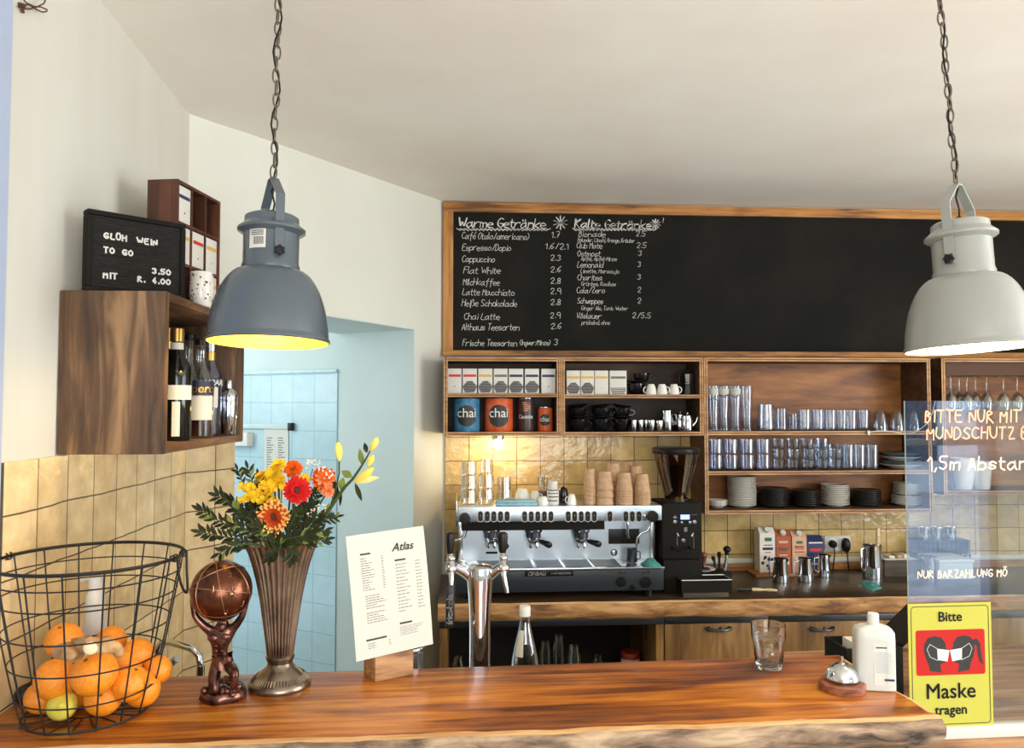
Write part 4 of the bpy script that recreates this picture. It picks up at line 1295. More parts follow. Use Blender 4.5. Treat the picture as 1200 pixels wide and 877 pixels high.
# ------------------------------------------------------------------ flowers
M['stalk'] = mat('green_stalk', (66, 80, 40), .6)
M['leaf'] = mottled('dark_leaf', (30, 34, 16), (54, 56, 26), 20, .5)
M['leaf_lt'] = mottled('fresh_leaf', (96, 108, 44), (136, 144, 66), 20, .5)
M['pet_red'] = mottled('red_petal', (184, 16, 18), (206, 30, 24), 30, .6)
M['pet_orange'] = mottled('orange_petal', (214, 82, 20), (232, 112, 34), 30, .6)
M['pet_rust'] = mottled('rust_petal', (168, 40, 18), (210, 84, 32), 60, .6)
M['pet_tip'] = mat('yellow_petal_tip', (238, 190, 104), .6)
M['pet_yellow'] = mottled('yellow_petal', (226, 176, 20), (242, 204, 48), 30, .6)
M['pet_salmon'] = mottled('salmon_petal', (222, 120, 70), (236, 150, 100), 40, .6)
M['eye'] = mat('flower_eye', (70, 44, 18), .8)
M['eye_red'] = mat('flower_eye_red', (82, 14, 12), .8)
M['lily'] = mottled('lily_bud', (226, 200, 84), (240, 220, 120), 14, .5)
M['lily_pale'] = mat('lily_petal_pale', (232, 224, 150), .5)
M['gyp'] = mat('white_filler', (228, 220, 200), .8)
for k_ in M:
    if k_.startswith(('pet_', 'leaf', 'lily', 'stalk')):
        M[k_].node_tree.nodes['Principled BSDF'].inputs['Specular IOR Level'].default_value = .15
def frame_to(n):
    n = Vector(n).normalized()
    return Vector((0, 0, 1)).rotation_difference(n).to_matrix()
def petals(q, n, r0, r1, w, lift, rot, a0=0.0, mi=0, tip=None, curl=.0, jit=.06):
    """one whorl of n petals; rot turns the whorl, lift is the tilt above its plane"""
    for k in range(n):
        a = 2 * PI * k / n + a0 + random.uniform(-jit, jit)
        ll = lift + random.uniform(-jit, jit) * 1.5
        d = Vector((math.cos(a) * math.cos(ll), math.sin(a) * math.cos(ll), math.sin(ll)))
        s_ = Vector((-math.sin(a), math.cos(a), 0)); up_ = d.cross(s_) * -1
        L_ = r1 * random.uniform(.92, 1.05)
        P = [d * r0 - s_ * w * .25, d * r0 + s_ * w * .25, d * (r0 + (L_ - r0) * .55) + s_ * w * .5 - up_ * curl * .3 * L_, d * (r0 + (L_ - r0) * .55) - s_ * w * .5 - up_ * curl * .3 * L_,
             d * (r0 + (L_ - r0) * .85) + s_ * w * .42 - up_ * curl * .75 * L_, d * (r0 + (L_ - r0) * .85) - s_ * w * .42 - up_ * curl * .75 * L_, d * L_ - up_ * curl * L_]
        V_ = [q.bm.verts.new(rot @ p_) for p_ in P]
        q.bm.faces.new((V_[0], V_[1], V_[2], V_[3])).material_index = mi
        q.bm.faces.new((V_[3], V_[2], V_[4], V_[5])).material_index = tip if (tip is not None and k % 2) else mi
        q.bm.faces.new((V_[5], V_[4], V_[6])).material_index = tip if tip is not None else mi
        if tip is not None and False: pass
def stalk_to(t, c, r_=.0022, m_='stalk', bend=.3):
    """stalk from the vase neck up to point c (world)"""
    a = VT + Vector((random.uniform(-.012, .012), random.uniform(-.012, .012), -.12)) - t.location
    a2 = VT + Vector(((c.x - VT.x) * .35, (c.y - VT.y) * .35, -.005)) - t.location
    e = c - t.location
    m1 = a2.lerp(e, .5) + Vector((0, 0, .012))
    MB().tube([a, a2, m1, e], r_, 6).build('stalk', m_, t)
FG = 'flowers in the metal vase'
def daisy(name, label, cat, px, py, d, R_, n, layers, mats, nrm=None, eye=.25, eyemat='eye', lifts=(.15, .35, .6), tip=None, curl=.1, w=.32):
    c = dep(px, py, d); K_ = d / FPX; r_ = R_ * K_
    t = thing(name, label, cat, VT - Vector((0, 0, .12)), 0, FG)
    nn = Vector(nrm) if nrm else (CLOC - c).normalized()
    rot = frame_to(nn)
    q = MB()
    for j in range(layers):
        f_ = 1 - .20 * j
        petals(q, n, r_ * eye * .6, r_ * f_, r_ * w * f_, lifts[min(j, len(lifts) - 1)], rot, j * .5 * 2 * PI / n, min(j, len(mats) - 1 - (1 if tip else 0)), tip if j < 2 else None, curl)
    q.xf(Matrix.Translation(c - t.location))
    q.build('bloom', mats, t, smooth=60, fix=False)
    q = MB(); q.lathe([(r_ * eye, 0), (r_ * eye * .95, r_ * .10), (r_ * eye * .6, r_ * .17), (0, r_ * .16)], 14, axis=rot); q.xf(Matrix.Translation(c - t.location + nn.normalized() * r_ * .05)); q.build('flower_eye', eyemat, t)
    stalk_to(t, c - nn.normalized() * r_ * .08)
    return t
def pompon(name, label, cat, px, py, d, R_, mats, nrm=None, n=16, layers=5, flat=.75, w=.3):
    c = dep(px, py, d); r_ = R_ * d / FPX
    t = thing(name, label, cat, VT - Vector((0, 0, .12)), 0, FG)
    nn = Vector(nrm) if nrm else (CLOC - c).normalized()
    rot = frame_to(nn); q = MB()
    for j in range(layers):
        petals(q, max(5, n - 2 * j), r_ * .1, r_ * (1 - .10 * j), r_ * w, -.25 + j * (1.5 / layers) * flat / .75, rot, j * .37, j % len(mats), None, .06, .12)
    q.xf(Matrix.Translation(c - t.location))
    q.build('bloom', mats, t, smooth=60, fix=False)
    stalk_to(t, c - nn.normalized() * r_ * .1)
    return t
daisy('gerbera', 'bright red gerbera in the middle of the bouquet', 'flower', 348, 575, 1.655, 17.5, 24, 3, ['pet_red', 'pet_red', 'pet_red'], (.35, -1, .25), .26, 'eye_red', (.06, .18, .5), w=.24)
daisy('gerbera', 'rust-red gerbera with yellow petal tips at the front of the bouquet', 'flower', 321, 605.5, 1.630, 21, 28, 4, ['pet_rust', 'pet_rust', 'pet_rust', 'pet_tip'], (-.1, -1, -.05), .22, 'eye', (.05, .25, .55, .9), tip=3, w=.2)
pompon('chrysanthemum', 'orange pompon flower at the top of the bouquet', 'flower', 343.5, 549, 1.70, 12.5, ['pet_orange'], (.1, -.8, .6), 18)
pompon('chrysanthemum', 'loose orange flower to the right of the red gerbera', 'flower', 380, 561, 1.69, 16.5, ['pet_orange', 'pet_rust', 'pet_salmon'], (.5, -.8, .4), 16, 4, .6, .26)
pompon('carnation', 'salmon carnation under the loose orange flower', 'flower', 384, 576, 1.68, 9, ['pet_salmon'], (.2, -1, -.1), 12)
for (px, py, R_, nr, lab) in ((326, 545, 10.5, (-.2, -.6, .8), 'yellow chrysanthemum at the very top, beside the orange pompon'), (320, 555.5, 12.5, (-.2, -.9, .5), 'largest yellow chrysanthemum, left of the orange pompon'),
                              (326, 564, 9.5, (0, -1, .3), 'yellow chrysanthemum just left of the red gerbera'), (305.5, 558, 10, (-.6, -.3, .8), 'flat yellow chrysanthemum seen from the side at the upper left'),
                              (357, 561, 7.5, (.2, -.8, .5), 'small yellow chrysanthemum above the red gerbera')):
    pompon('chrysanthemum', lab, 'flower', px, py, 1.685, R_, ['pet_yellow'], nr, 18, 4, .6, .26)
# yellow spray heads made of many small florets
def spray(label, heads, d):
    t = thing('goldenrod_spray', label, 'flower', VT - Vector((0, 0, .12)), 0, FG)
    q = MB()
    for (px, py, s_, n) in heads:
        c0 = dep(px, py, d)
        for k in range(n):
            c = c0 + Vector((random.uniform(-1, 1) * s_, random.uniform(-1, 1) * .012, random.uniform(-.5, .5) * s_))
            rot = frame_to((random.uniform(-.5, .5), -.7, random.uniform(.1, 1)))
            n0 = len(q.bm.verts)
            petals(q, 7, .0006, .0058, .0034, .3, rot)
            q.bm.verts.ensure_lookup_table()
            for v in q.bm.verts[n0:]: v.co += c - t.location
    q.build('florets', 'pet_yellow', t, smooth=0, fix=False)
    for (px, py, s_, n) in heads:
        stalk_to(t, dep(px, py + 3, d + .01), .0013)
    return t
spray('yellow goldenrod spray at the left of the bouquet', [(309, 575, .020, 34), (296, 580, .016, 22), (288, 571, .014, 16), (305, 586, .014, 20), (286, 586, .010, 10)], 1.665)
spray('yellow goldenrod spray above the rust-red gerbera', [(321, 587, .012, 16), (314, 568, .014, 22), (330, 572, .010, 10)], 1.66)
def gypso(label, heads, d):
    t = thing('white_filler_sprig', label, 'flower', VT - Vector((0, 0, .12)), 0, FG)
    q = MB()
    for (px, py, s_, n) in heads:
        c0 = dep(px, py, d)
        for k in range(n):
            c = c0 + Vector((random.uniform(-1, 1) * s_, random.uniform(-1, 1) * .012, random.uniform(-.8, .8) * s_)) - t.location
            q.ball(c, random.uniform(.0014, .0026), seg=7, rings=5)
    q.build('florets', 'gyp', t, smooth=60)
    for (px, py, s_, n) in heads:
        stalk_to(t, dep(px, py + 3, d), .0010)
gypso('tiny white filler flowers behind the red gerbera', [(367, 545, .014, 22), (377, 550, .010, 14), (385, 556, .010, 12)], 1.69)
gypso('tiny cream filler flowers low at the right of the bouquet', [(366, 601, .012, 20), (377, 596, .010, 14), (348, 590, .006, 6)], 1.66)
def leaf_at(q, base, dirv, L_, w_, side=None, fold=.18, mi=0):
    d = Vector(dirv).normalized()
    s_ = (side or d.cross(Vector((0, -1, .3)))).normalized(); n_ = s_.cross(d).normalized()
    prof = ((0, .05), (.2, .62), (.45, 1), (.7, .78), (.88, .4), (1, .02))
    L1, C1, R1 = [], [], []
    for (t_, ww) in prof:
        c = base + d * L_ * t_ - n_ * L_ * .12 * t_ * t_
        C1.append(q.bm.verts.new(c)); L1.append(q.bm.verts.new(c + s_ * w_ * .5 * ww + n_ * w_ * fold * ww)); R1.append(q.bm.verts.new(c - s_ * w_ * .5 * ww + n_ * w_ * fold * ww))
    for i in range(len(prof) - 1):
        q.bm.faces.new((L1[i], C1[i], C1[i + 1], L1[i + 1])).material_index = mi
        q.bm.faces.new((C1[i], R1[i], R1[i + 1], C1[i + 1])).material_index = mi
# lily stem
lt = thing('lily_stem', 'tall lily stem with yellow buds leaning out to the right of the vase', 'flower', VT - Vector((0, 0, .12)), 0, FG)
LD = 1.69
def lp(px, py, d=LD): return dep(px, py, d) - lt.location
MB().tube([Vector((.005, 0, 0)), lp(352, 645), lp(367, 625), lp(380, 607), lp(392, 588), lp(404, 571), lp(413, 562), lp(422, 549), lp(430, 536), lp(434, 528)], [.004, .004, .004, .004, .004, .0036, .003, .0026, .002, .0016], 8).build('stalk', 'stalk', lt)
def bud(a, b, w_, name='bud', m_='lily', opening=False):
    a, b = Vector(a), Vector(b); d = b - a; L_ = d.length; rot = frame_to(d)
    pr = [(0, 0), (.35, .06), (.75, .25), (1, .5), (.85, .75), (.45, .93), (0, 1)]
    q = MB().lathe([(r_ * w_ * .5, z * L_) for r_, z in pr], 12, c=a, axis=rot, rib=(3, .10)); q.build(name, m_, lt, smooth=60)
bud(lp(397.5, 541), lp(396, 518), 9.5 * LD / FPX)
MB().tube([lp(386, 597), lp(394, 572), lp(397.5, 555), lp(397.5, 541)], .0018, 6).build('side_stalk', 'stalk', lt)
bud(lp(434, 529), lp(442.5, 512.5), 8.5 * LD / FPX)
bud(lp(430.5, 547), lp(437.5, 533), 8 * LD / FPX)
bud(lp(415, 566), lp(438, 548), 10 * LD / FPX)
q = MB(); leaf_at(q, lp(418, 566), lp(444, 559) - lp(418, 566), .050, .014, fold=.3); leaf_at(q, lp(416, 563), lp(441, 546) - lp(416, 563), .050, .013, fold=.3)
q.build('open_petals', 'lily_pale', lt, smooth=60)
q = MB()
for (a, b, w_, m_) in (((430, 531), (427, 519), 6, 0), ((425, 546), (421, 526), 7, 1), ((413, 560), (400, 552), 9, 1), ((416, 566), (424, 588), 6, 0), ((393, 588), (391, 562), 11, 0), ((400, 575), (398, 594), 4, 0), ((399, 574), (402, 560), 9, 1), ((382, 604), (396, 607), 7, 0), ((372, 618), (385, 590), 8, 1)):
    A_, B_ = lp(*a), lp(*b); leaf_at(q, A_, B_ - A_, (B_ - A_).length, w_ * LD / FPX, mi=m_)
q.build('leaves', ['leaf', 'leaf_lt'], lt, smooth=60)
# leafy branches
def branch(label, path, d0, d1, nl=9, L_=15, W_=6, lt_share=.12, m0='leaf'):
    nl = int(nl * 1.7); L_ *= .84; W_ *= .66
    t = thing('leafy_branch', label, 'foliage', VT - Vector((0, 0, .12)), 0, 'leafy branches in the metal vase')
    P = []
    n = len(path)
    for i, (px, py) in enumerate(path):
        P.append(dep(px, py, d0 + (d1 - d0) * i / (n - 1)) - t.location)
    P = [Vector((random.uniform(-.01, .01), random.uniform(-.01, .01), .02))] + P
    MB().tube(P, [.0022] + [.0018 - .0010 * i / n for i in range(n)], 5).build('twig', 'stalk', t)
    q = MB(); K_ = d0 / FPX
    for k in range(nl):
        f_ = .22 + .78 * (k + .5) / nl; u = 1 + f_ * (n - 1) - 1e-4; i = min(int(u), len(P) - 2); A_ = P[i].lerp(P[i + 1], u - i)
        d = (P[i + 1] - P[i]).normalized()
        sd = 1 if k % 2 else -1
        pr = Vector((d.z, random.uniform(-.7, .3), -d.x)) * sd
        dv_ = d * random.uniform(.5, 1.1) + pr * random.uniform(.5, 1.0)
        leaf_at(q, A_, dv_, L_ * K_ * random.uniform(.8, 1.15), W_ * K_ * random.uniform(.8, 1.1), mi=1 if random.random() < lt_share else 0)
    d = (P[-1] - P[-2]).normalized(); leaf_at(q, P[-1], d, L_ * K_, W_ * K_)
    q.build('leaves', [m0, 'leaf_lt'], t, smooth=60)
BR = [('leafy branch reaching farthest out to the left, over the globe', [(310, 635), (280, 622), (255, 610), (236, 599)], 1.66, 1.63, 12, 16, 7),
      ('leafy branch pointing level to the left just above the globe', [(308, 640), (280, 632), (255, 628), (236, 624)], 1.66, 1.62, 12, 15, 7),
      ('leafy branch drooping over the vase rim on the left', [(305, 640), (288, 638), (272, 640), (258, 648)], 1.65, 1.62, 9, 15, 7),
      ('leafy branch rising to the left of the goldenrod', [(315, 628), (295, 605), (272, 588), (256, 582)], 1.68, 1.66, 13, 16, 7),
      ('leafy twig standing up beside the wall box corner', [(315, 620), (303, 590), (296, 565), (291, 550)], 1.70, 1.70, 9, 14, 6),
      ('slender leafy twig above the goldenrod heads', [(312, 620), (295, 585), (283, 562), (279, 552)], 1.71, 1.71, 9, 12, 5),
      ('dark leafy branch under the yellow heads', [(318, 635), (303, 618), (288, 605), (276, 596)], 1.65, 1.63, 13, 16, 8),
      ('dark leafy branch filling the space below the rust-red gerbera', [(320, 642), (322, 632), (312, 622), (300, 618)], 1.64, 1.62, 11, 16, 8),
      ('leafy branch hanging over the front of the vase', [(325, 640), (330, 638), (326, 646), (318, 652)], 1.65, 1.63, 7, 16, 9),
      ('leafy branch dropping over the vase rim in the middle', [(335, 640), (340, 640), (342, 648), (341, 654)], 1.65, 1.64, 7, 15, 9),
      ('dark leafy branch behind the rust-red gerbera', [(335, 635), (338, 620), (345, 605), (352, 595)], 1.67, 1.68, 12, 16, 8),
      ('dark leafy branch under the cream filler flowers', [(340, 640), (352, 628), (362, 616), (372, 606)], 1.66, 1.65, 12, 16, 7),
      ('leafy branch at the right of the vase mouth', [(345, 642), (358, 636), (370, 634), (382, 632)], 1.66, 1.65, 9, 14, 6),
      ('thin leafy twig to the right below the lily leaves', [(348, 640), (365, 622), (378, 610), (394, 606)], 1.69, 1.69, 9, 12, 5),
      ('dark leafy branch behind the goldenrod', [(325, 630), (315, 605), (308, 590), (303, 578)], 1.70, 1.71, 13, 16, 8)]
BR += [('dark leafy branch low at the left of the vase mouth', [(318, 642), (302, 630), (288, 620), (270, 612)], 1.655, 1.64, 13, 15, 7),
       ('leafy branch between the goldenrod and the rust-red gerbera', [(322, 640), (312, 622), (303, 606), (296, 594)], 1.675, 1.67, 13, 15, 7),
       ('dark leafy branch right below the red gerbera', [(332, 642), (340, 628), (350, 612), (360, 596)], 1.675, 1.68, 13, 15, 7),
       ('leafy branch behind the loose orange flower', [(340, 640), (356, 610), (366, 590), (374, 574)], 1.72, 1.72, 12, 14, 6),
       ('dark leafy branch across the middle of the vase mouth', [(318, 644), (330, 634), (344, 630), (358, 628)], 1.65, 1.64, 12, 15, 8),
       ('leafy branch rising behind the yellow chrysanthemums', [(322, 640), (318, 605), (310, 580), (304, 560)], 1.73, 1.73, 13, 14, 6),
       ('dark leafy branch low at the right of the vase mouth', [(338, 644), (354, 634), (368, 626), (380, 622)], 1.655, 1.65, 11, 14, 6)]
for b_ in BR: branch(*b_)

# ------------------------------------------------------------------ menu sheet in its wooden block
blk0, blk1 = onz(439.5, 800, BZ), onz(484.5, 791, BZ)
v = blk1 - blk0; v.z = 0; bl_L = v.length; bl_rz = math.atan2(v.y, v.x)
wb = MB(); wb.box(0, bl_L, 0, .070, 0, .056, bev=.0025)
M['block_wood'] = wood('block_oak', (120, 84, 52), (170, 126, 84), (196, 154, 108), 'X', 3, .6)
tag(wb.build('wood_block', 'block_wood', loc=blk0, rz=bl_rz), 'small square wooden block holding up the menu sheet', 'wooden block')
vn = Vector((v.y, -v.x, 0)).normalized()
def on_menu(px, py, lean=.08):
    """point on the slightly leaning sheet plane in front of the block"""
    p0 = blk0 + vn * .003
    n_ = (vn + Vector((0, 0, lean))).normalized()
    d = ray(px, py); t_ = (p0 + Vector((0, 0, .05)) - CLOC).dot(n_) / d.dot(n_)
    return CLOC + d * t_
TL, TR, BR_, BL_ = on_menu(405, 629), on_menu(496, 616.5), on_menu(507.5, 755), on_menu(417.5, 776)
ms = thing('menu_sheet', 'white drinks menu sheet standing on the bar between vase and tap', 'menu sheet', (BL_ + BR_) / 2)
def mpt(u, v_, o=0.0):
    p = (TL * (1 - u) + TR * u) * (1 - v_) + (BL_ * (1 - u) + BR_ * u) * v_
    return p + vn * (o + .006 * math.sin(PI * v_) * (0.3 + .7 * abs(u - .5)))
q = MB(); GN = 12
g = [[q.bm.verts.new(mpt(i / GN, j / GN)) for j in range(GN + 1)] for i in range(GN + 1)]
gb = [[q.bm.verts.new(mpt(i / GN, j / GN, -.0008)) for j in range(GN + 1)] for i in range(GN + 1)]
for i in range(GN):
    for j in range(GN):
        q.bm.faces.new((g[i][j], g[i][j + 1], g[i + 1][j + 1], g[i + 1][j])); q.bm.faces.new((gb[i][j], gb[i + 1][j], gb[i + 1][j + 1], gb[i][j + 1]))
q.build('sheet', 'paper', ms, smooth=60, world=True, fix=False)
q = MB()
def dash(u, v_, w_, h_=.0055):
    x = u
    while x < u + w_ - .004:
        l = min(random.uniform(.012, .05), u + w_ - x)
        q.poly([mpt(x, v_, .0008), mpt(x, v_ + h_, .0008), mpt(x + l, v_ + h_, .0008), mpt(x + l, v_, .0008)]); x += l + .008
v_ = .195
for i in range(14):
    dash(.15, v_, random.uniform(.07, .17)); dash(.41, v_ - .0, .03); v_ += .0195
v_ += .03
for i in range(6): dash(.17, v_, random.uniform(.12, .26)); v_ += .0195
v_ += .02
for i in range(5): dash(.17, v_, random.uniform(.10, .28)); v_ += .0195
v_ = .91 - .03
for i in range(3): dash(.16, v_, .1, .005); dash(.42, v_, .03, .005); v_ += .018
v_ = .285
for i in range(15):
    dash(.58, v_, random.uniform(.09, .22)); dash(.84, v_ - .01, random.uniform(.05, .09)); v_ += .0275
v_ = .80
for i in range(5): dash(.58, v_, random.uniform(.22, .30), .004); v_ += .016
q.build('print', 'ink_soft', ms, smooth=0, world=True, fix=False)
q = MB()
for (u, vv, w_) in ((.15, .155, .13), (.58, .245, .14), (.14, .845, .26), (.58, .765, .16)):
    for k in range(2):
        q.poly([mpt(u, vv, .0009), mpt(u, vv + .014, .0009), mpt(u + w_, vv + .014, .0009), mpt(u + w_, vv, .0009)]); break
q.build('headings', 'ink', ms, smooth=0, world=True, fix=False)
ux_ = (mpt(.9, .17) - mpt(.5, .17)).normalized(); uy_ = (mpt(.7, .1) - mpt(.7, .17)).normalized()
me = text_mesh('Atlas', .026, .0003, .35)
MB().add(me, face_mtx(mpt(.555, .175, .0014), ux_, uy_)).build('title', 'ink', ms, smooth=0, world=True, fix=False)

# steel canister behind the block
p = dep(479, 600, 1.915)
cn = thing('steel_canister', 'narrow steel canister half hidden behind the menu block', 'canister', (p.x, p.y, WZ))
MB().lathe([(0, 0), (.036, 0), (.038, .003), (.038, .285), (.036, .287), (.034, .285), (.034, .01), (0, .01)], 28).build('body', 'steel', cn)
MB().lathe([(.0385, .28), (.040, .282), (.040, .290), (.0385, .292)], 28).build('rim', 'chrome', cn)

# ------------------------------------------------------------------ beer tap column
TD = 1.99
p = dep(562.5, 600, TD)
tp = thing('beer_tap', 'chrome tap column with two faucets and black handles behind the bar', 'beer tap', (p.x, p.y, WZ))
KT = TD / FPX
T_ = lambda px, py, y=0.0: Vector(((px - 562.5) * KT, y, dep(562.5, py, TD).z - WZ))
zt_ = T_(0, 664).z
prof = [(0, 0), (.045, 0), (.045, .012), (.030, .016), (.0265, .02), (.0265, zt_ - .16), (.0275, zt_ - .11), (.0300, zt_ - .07), (.0335, zt_ - .03), (.0350, zt_ - .006), (.033, zt_), (.026, zt_ + .004), (0, zt_ + .006)]
MB().lathe(prof, 40).build('column', 'chrome', tp)
q = MB()
q.tube([T_(553, 676), T_(543, 668, -.01), T_(533, 662, -.02)], [.015, .013, .011], 12)
q.tube([T_(572, 676), T_(580, 668, -.01), T_(588, 662, -.02)], [.015, .013, .011], 12)
q.tube([T_(540, 655, -.01), T_(546, 657, -.012), T_(549, 664, -.01)], .003, 8)
q.build('arms', 'chrome', tp)
for (hx, top, bot, lab) in ((528, 622, 648, 0), (588.5, 622, 646, 1)):
    q = MB()
    q.cyl(.011, T_(0, 664).z, T_(0, 655).z, 16, c=(T_(hx, 0).x + .002, -.022, 0), bev=.001)
    q.cyl(.008, T_(0, 656).z, T_(0, 646).z, 14, c=(T_(hx, 0).x + .001, -.022, 0))
    q.ball(T_(hx + 1, 652, -.022), .0115, sc=(1, 1, .8)); q.ball(T_(hx + 1, 664, -.022), .014, sc=(1.1, 1, 1))
    q.tube([T_(hx + 1, 664, -.024), T_(hx + 1.5, 672, -.036), T_(hx + (3 if lab else 1.5), 680, -.040), T_(hx + (5 if lab else 2), 690, -.040)], [.008, .0065, .0055, .005], 10)
    q.build('faucet', 'chrome', tp)
    z0, z1 = T_(0, bot).z, T_(0, top).z
    w_ = 6.2 if lab else 5.0
    q = MB().lathe([(0, z0), (w_ * .6 * KT, z0), (w_ * .8 * KT, z0 + (z1 - z0) * .2), (w_ * KT, z0 + (z1 - z0) * .75), (w_ * .9 * KT, z1 - .004), (w_ * .5 * KT, z1), (0, z1)], 18, c=(T_(hx, 0).x, -.022, 0))
    q.build('handle', 'black', tp)
q = MB(); a_, b_ = T_(528, 680), T_(529, 726)
q.box(a_.x - .0105, a_.x + .0115, -.060, -.046, b_.z, a_.z, bev=.004); tg = q.build('name_tag', 'black', tp)
me = text_mesh('fritz-kola', .020, .0004)
q = MB().add(me, face_mtx((a_.x + .006, -.0608, b_.z + .008), (0, 0, 1), (-1, 0, 0))); q.build('tag_lettering', 'chalk', tg, smooth=0, fix=False)

# water bottle on the work surface
p = dep(615, 600, 2.22)
zt2 = dep(615, 709, 2.22).z - WZ
wbt = thing('water_bottle', 'clear glass water bottle with a white cap behind the bar', 'bottle', (p.x, p.y, WZ))
r_ = .039
M['glass_bottle'] = glass_mat('bottle_glass', (232, 238, 240), .10, .65)
MB().lathe([(0, .005), (r_ * .9, 0), (r_, .008), (r_, .135), (r_ * .97, .155), (r_ * .80, .19), (r_ * .58, .225), (r_ * .40, .255), (.013, .275), (.0125, zt2 - .02), (0, zt2 - .02)], 32).build('glass_body', 'glass_bottle', wbt)
MB().lathe([(0, zt2 - .028), (.0155, zt2 - .028), (.0155, zt2 - .002), (.014, zt2), (0, zt2)], 20, rib=(20, .03)).build('cap', 'white', wbt)
q = MB(); ca = cam_angle(p.x, p.y); prev = None
for i in range(9):
    a = ca - .9 + .75 * i / 8
    cur = [q.bm.verts.new((rr * math.cos(a), rr * math.sin(a), z)) for rr, z in ((r_ * .90 + .001, .175), (r_ * .47 + .001, .245))]
    if prev: q.bm.faces.new((prev[0], cur[0], cur[1], prev[1]))
    prev = cur
q.build('neck_label', 'white', wbt)

M['glass_real'], _nt, _b = new_mat('heavy_clear_glass')
_b.inputs['Base Color'].default_value = (.97, .98, .97, 1); _b.inputs['Roughness'].default_value = .02
_b.inputs['Transmission Weight'].default_value = 1.0; _b.inputs['IOR'].default_value = 1.48
# ------------------------------------------------------------------ tumbler of water
p = onz(901, 783.5, BZ)
gt = thing('water_glass', 'faceted water tumbler with ice standing alone on the bar', 'glass', p)
hg = .104
MB().lathe([(0, .010), (.024, .010), (.0285, .016), (.0375, hg), (.0400, hg), (.0395, hg * .72), (.0355, .06), (.0315, .012), (.029, .002), (.026, 0), (0, .001)], 40, rib=(10, .018)).build('glass_body', M['glass_real'], gt, smooth=50)
M['water'] = glass_mat('water', (236, 240, 238), .08, .4)
MB().lathe([(0, .0105), (.0275, .0165), (.0345, .072), (0, .072)], 32).build('water', 'water', gt)
q = MB()
for k in range(4):
    n0 = len(q.bm.verts); c = Vector((random.uniform(-.012, .012), random.uniform(-.012, .012), .028 + .011 * k)); q.box(-.009, .009, -.009, .009, -.007, .007, bev=.002)
    q.bm.verts.ensure_lookup_table()
    m_ = Matrix.Translation(c) @ Matrix.Rotation(random.uniform(0, 3), 4, Vector((random.random(), random.random(), random.random())))
    for v2 in q.bm.verts[n0:]: v2.co = m_ @ v2.co
M['ice'] = glass_mat('ice', (230, 222, 200), .16, .6)
q.build('ice', 'ice', gt)

# ------------------------------------------------------------------ service bell
p = onz(987, 808.5, BZ)
sbl = thing('service_bell', 'chrome service bell on a round wooden base', 'bell', p)
M['bell_wood'] = wood('bell_base_wood', (108, 60, 38), (150, 90, 62), (172, 112, 80), 'X', 3, .5)
MB().lathe([(0, 0), (.046, 0), (.048, .003), (.048, .016), (.045, .019), (0, .019)], 40).build('base', 'bell_wood', sbl)
MB().lathe([(0, .019), (.018, .019), (.018, .024), (.0345, .024), (.0355, .026), (.0345, .029), (.032, .036), (.027, .046), (.018, .054), (.008, .057), (0, .0575)], 40).build('dome', 'chrome', sbl, smooth=50)
MB().lathe([(0, .057), (.006, .057), (.006, .060), (.0025, .061), (.0025, .068), (.004, .069), (.004, .072), (0, .073)], 16).build('plunger', 'chrome', sbl)

# ------------------------------------------------------------------ sanitizer bottle
M['hdpe'] = mat('milky_plastic', (202, 203, 196), .4)
M['hdpe'].node_tree.nodes['Principled BSDF'].inputs['Subsurface Weight'].default_value = .2
M['hdpe'].node_tree.nodes['Principled BSDF'].inputs['Subsurface Radius'].default_value = (.01, .01, .01)
p = onz(1024.5, 806, BZ)
hs = thing('sanitizer_bottle', 'white plastic disinfectant bottle beside the bell', 'bottle', p, R(-12))
KS = 1.705 / FPX
q = MB(); rows = []
for (sx, sy, z) in ((20, 13, 0), (22, 15, 1.5), (22, 15, 58), (21.6, 14.6, 66), (19, 13, 70), (13, 9, 72.5), (6, 6, 74.5)):
    row = []
    for k in range(32):
        a = 2 * PI * k / 32; ca_, sa_ = math.cos(a), math.sin(a); n_ = 4.5 if sx > 10 else 2
        row.append(q.bm.verts.new((sx * KS * math.copysign(abs(ca_) ** (2 / n_), ca_), sy * KS * math.copysign(abs(sa_) ** (2 / n_), sa_), z * KS)))
    rows.append(row)
for j in range(len(rows) - 1):
    for k in range(32): q.bm.faces.new((rows[j][k], rows[j][(k + 1) % 32], rows[j + 1][(k + 1) % 32], rows[j + 1][k]))
q.bm.faces.new(rows[0][::-1]); q.bm.faces.new(rows[-1])
q.build('bottle_body', 'hdpe', hs, smooth=50)
MB().lathe([(0, 74 * KS), (6.2 * KS, 74 * KS), (6.2 * KS, 85 * KS), (5.4 * KS, 86.5 * KS), (0, 87 * KS)], 22, rib=(22, .03)).build('cap', 'white', hs)
q = MB(); fy = -15 * KS - .0006
q.poly([(-4 * KS, fy, 8 * KS), (19 * KS, fy + .0015, 8 * KS), (19 * KS, fy + .0015, 54 * KS), (-4 * KS, fy, 54 * KS)])
lbq = q.build('label', 'white', hs, smooth=0)
q = MB(); fy -= .0006
for i in range(13): q.poly([(-2.5 * KS, fy, (22 + 1.9 * i) * KS), ((14 + random.uniform(-3, 3)) * KS, fy, (22 + 1.9 * i) * KS), ((14 + random.uniform(-3, 3)) * KS, fy, (22.7 + 1.9 * i) * KS), (-2.5 * KS, fy, (22.7 + 1.9 * i) * KS)])
q.build('print', mat('pale_ink', (176, 186, 192), .8), hs, smooth=0)
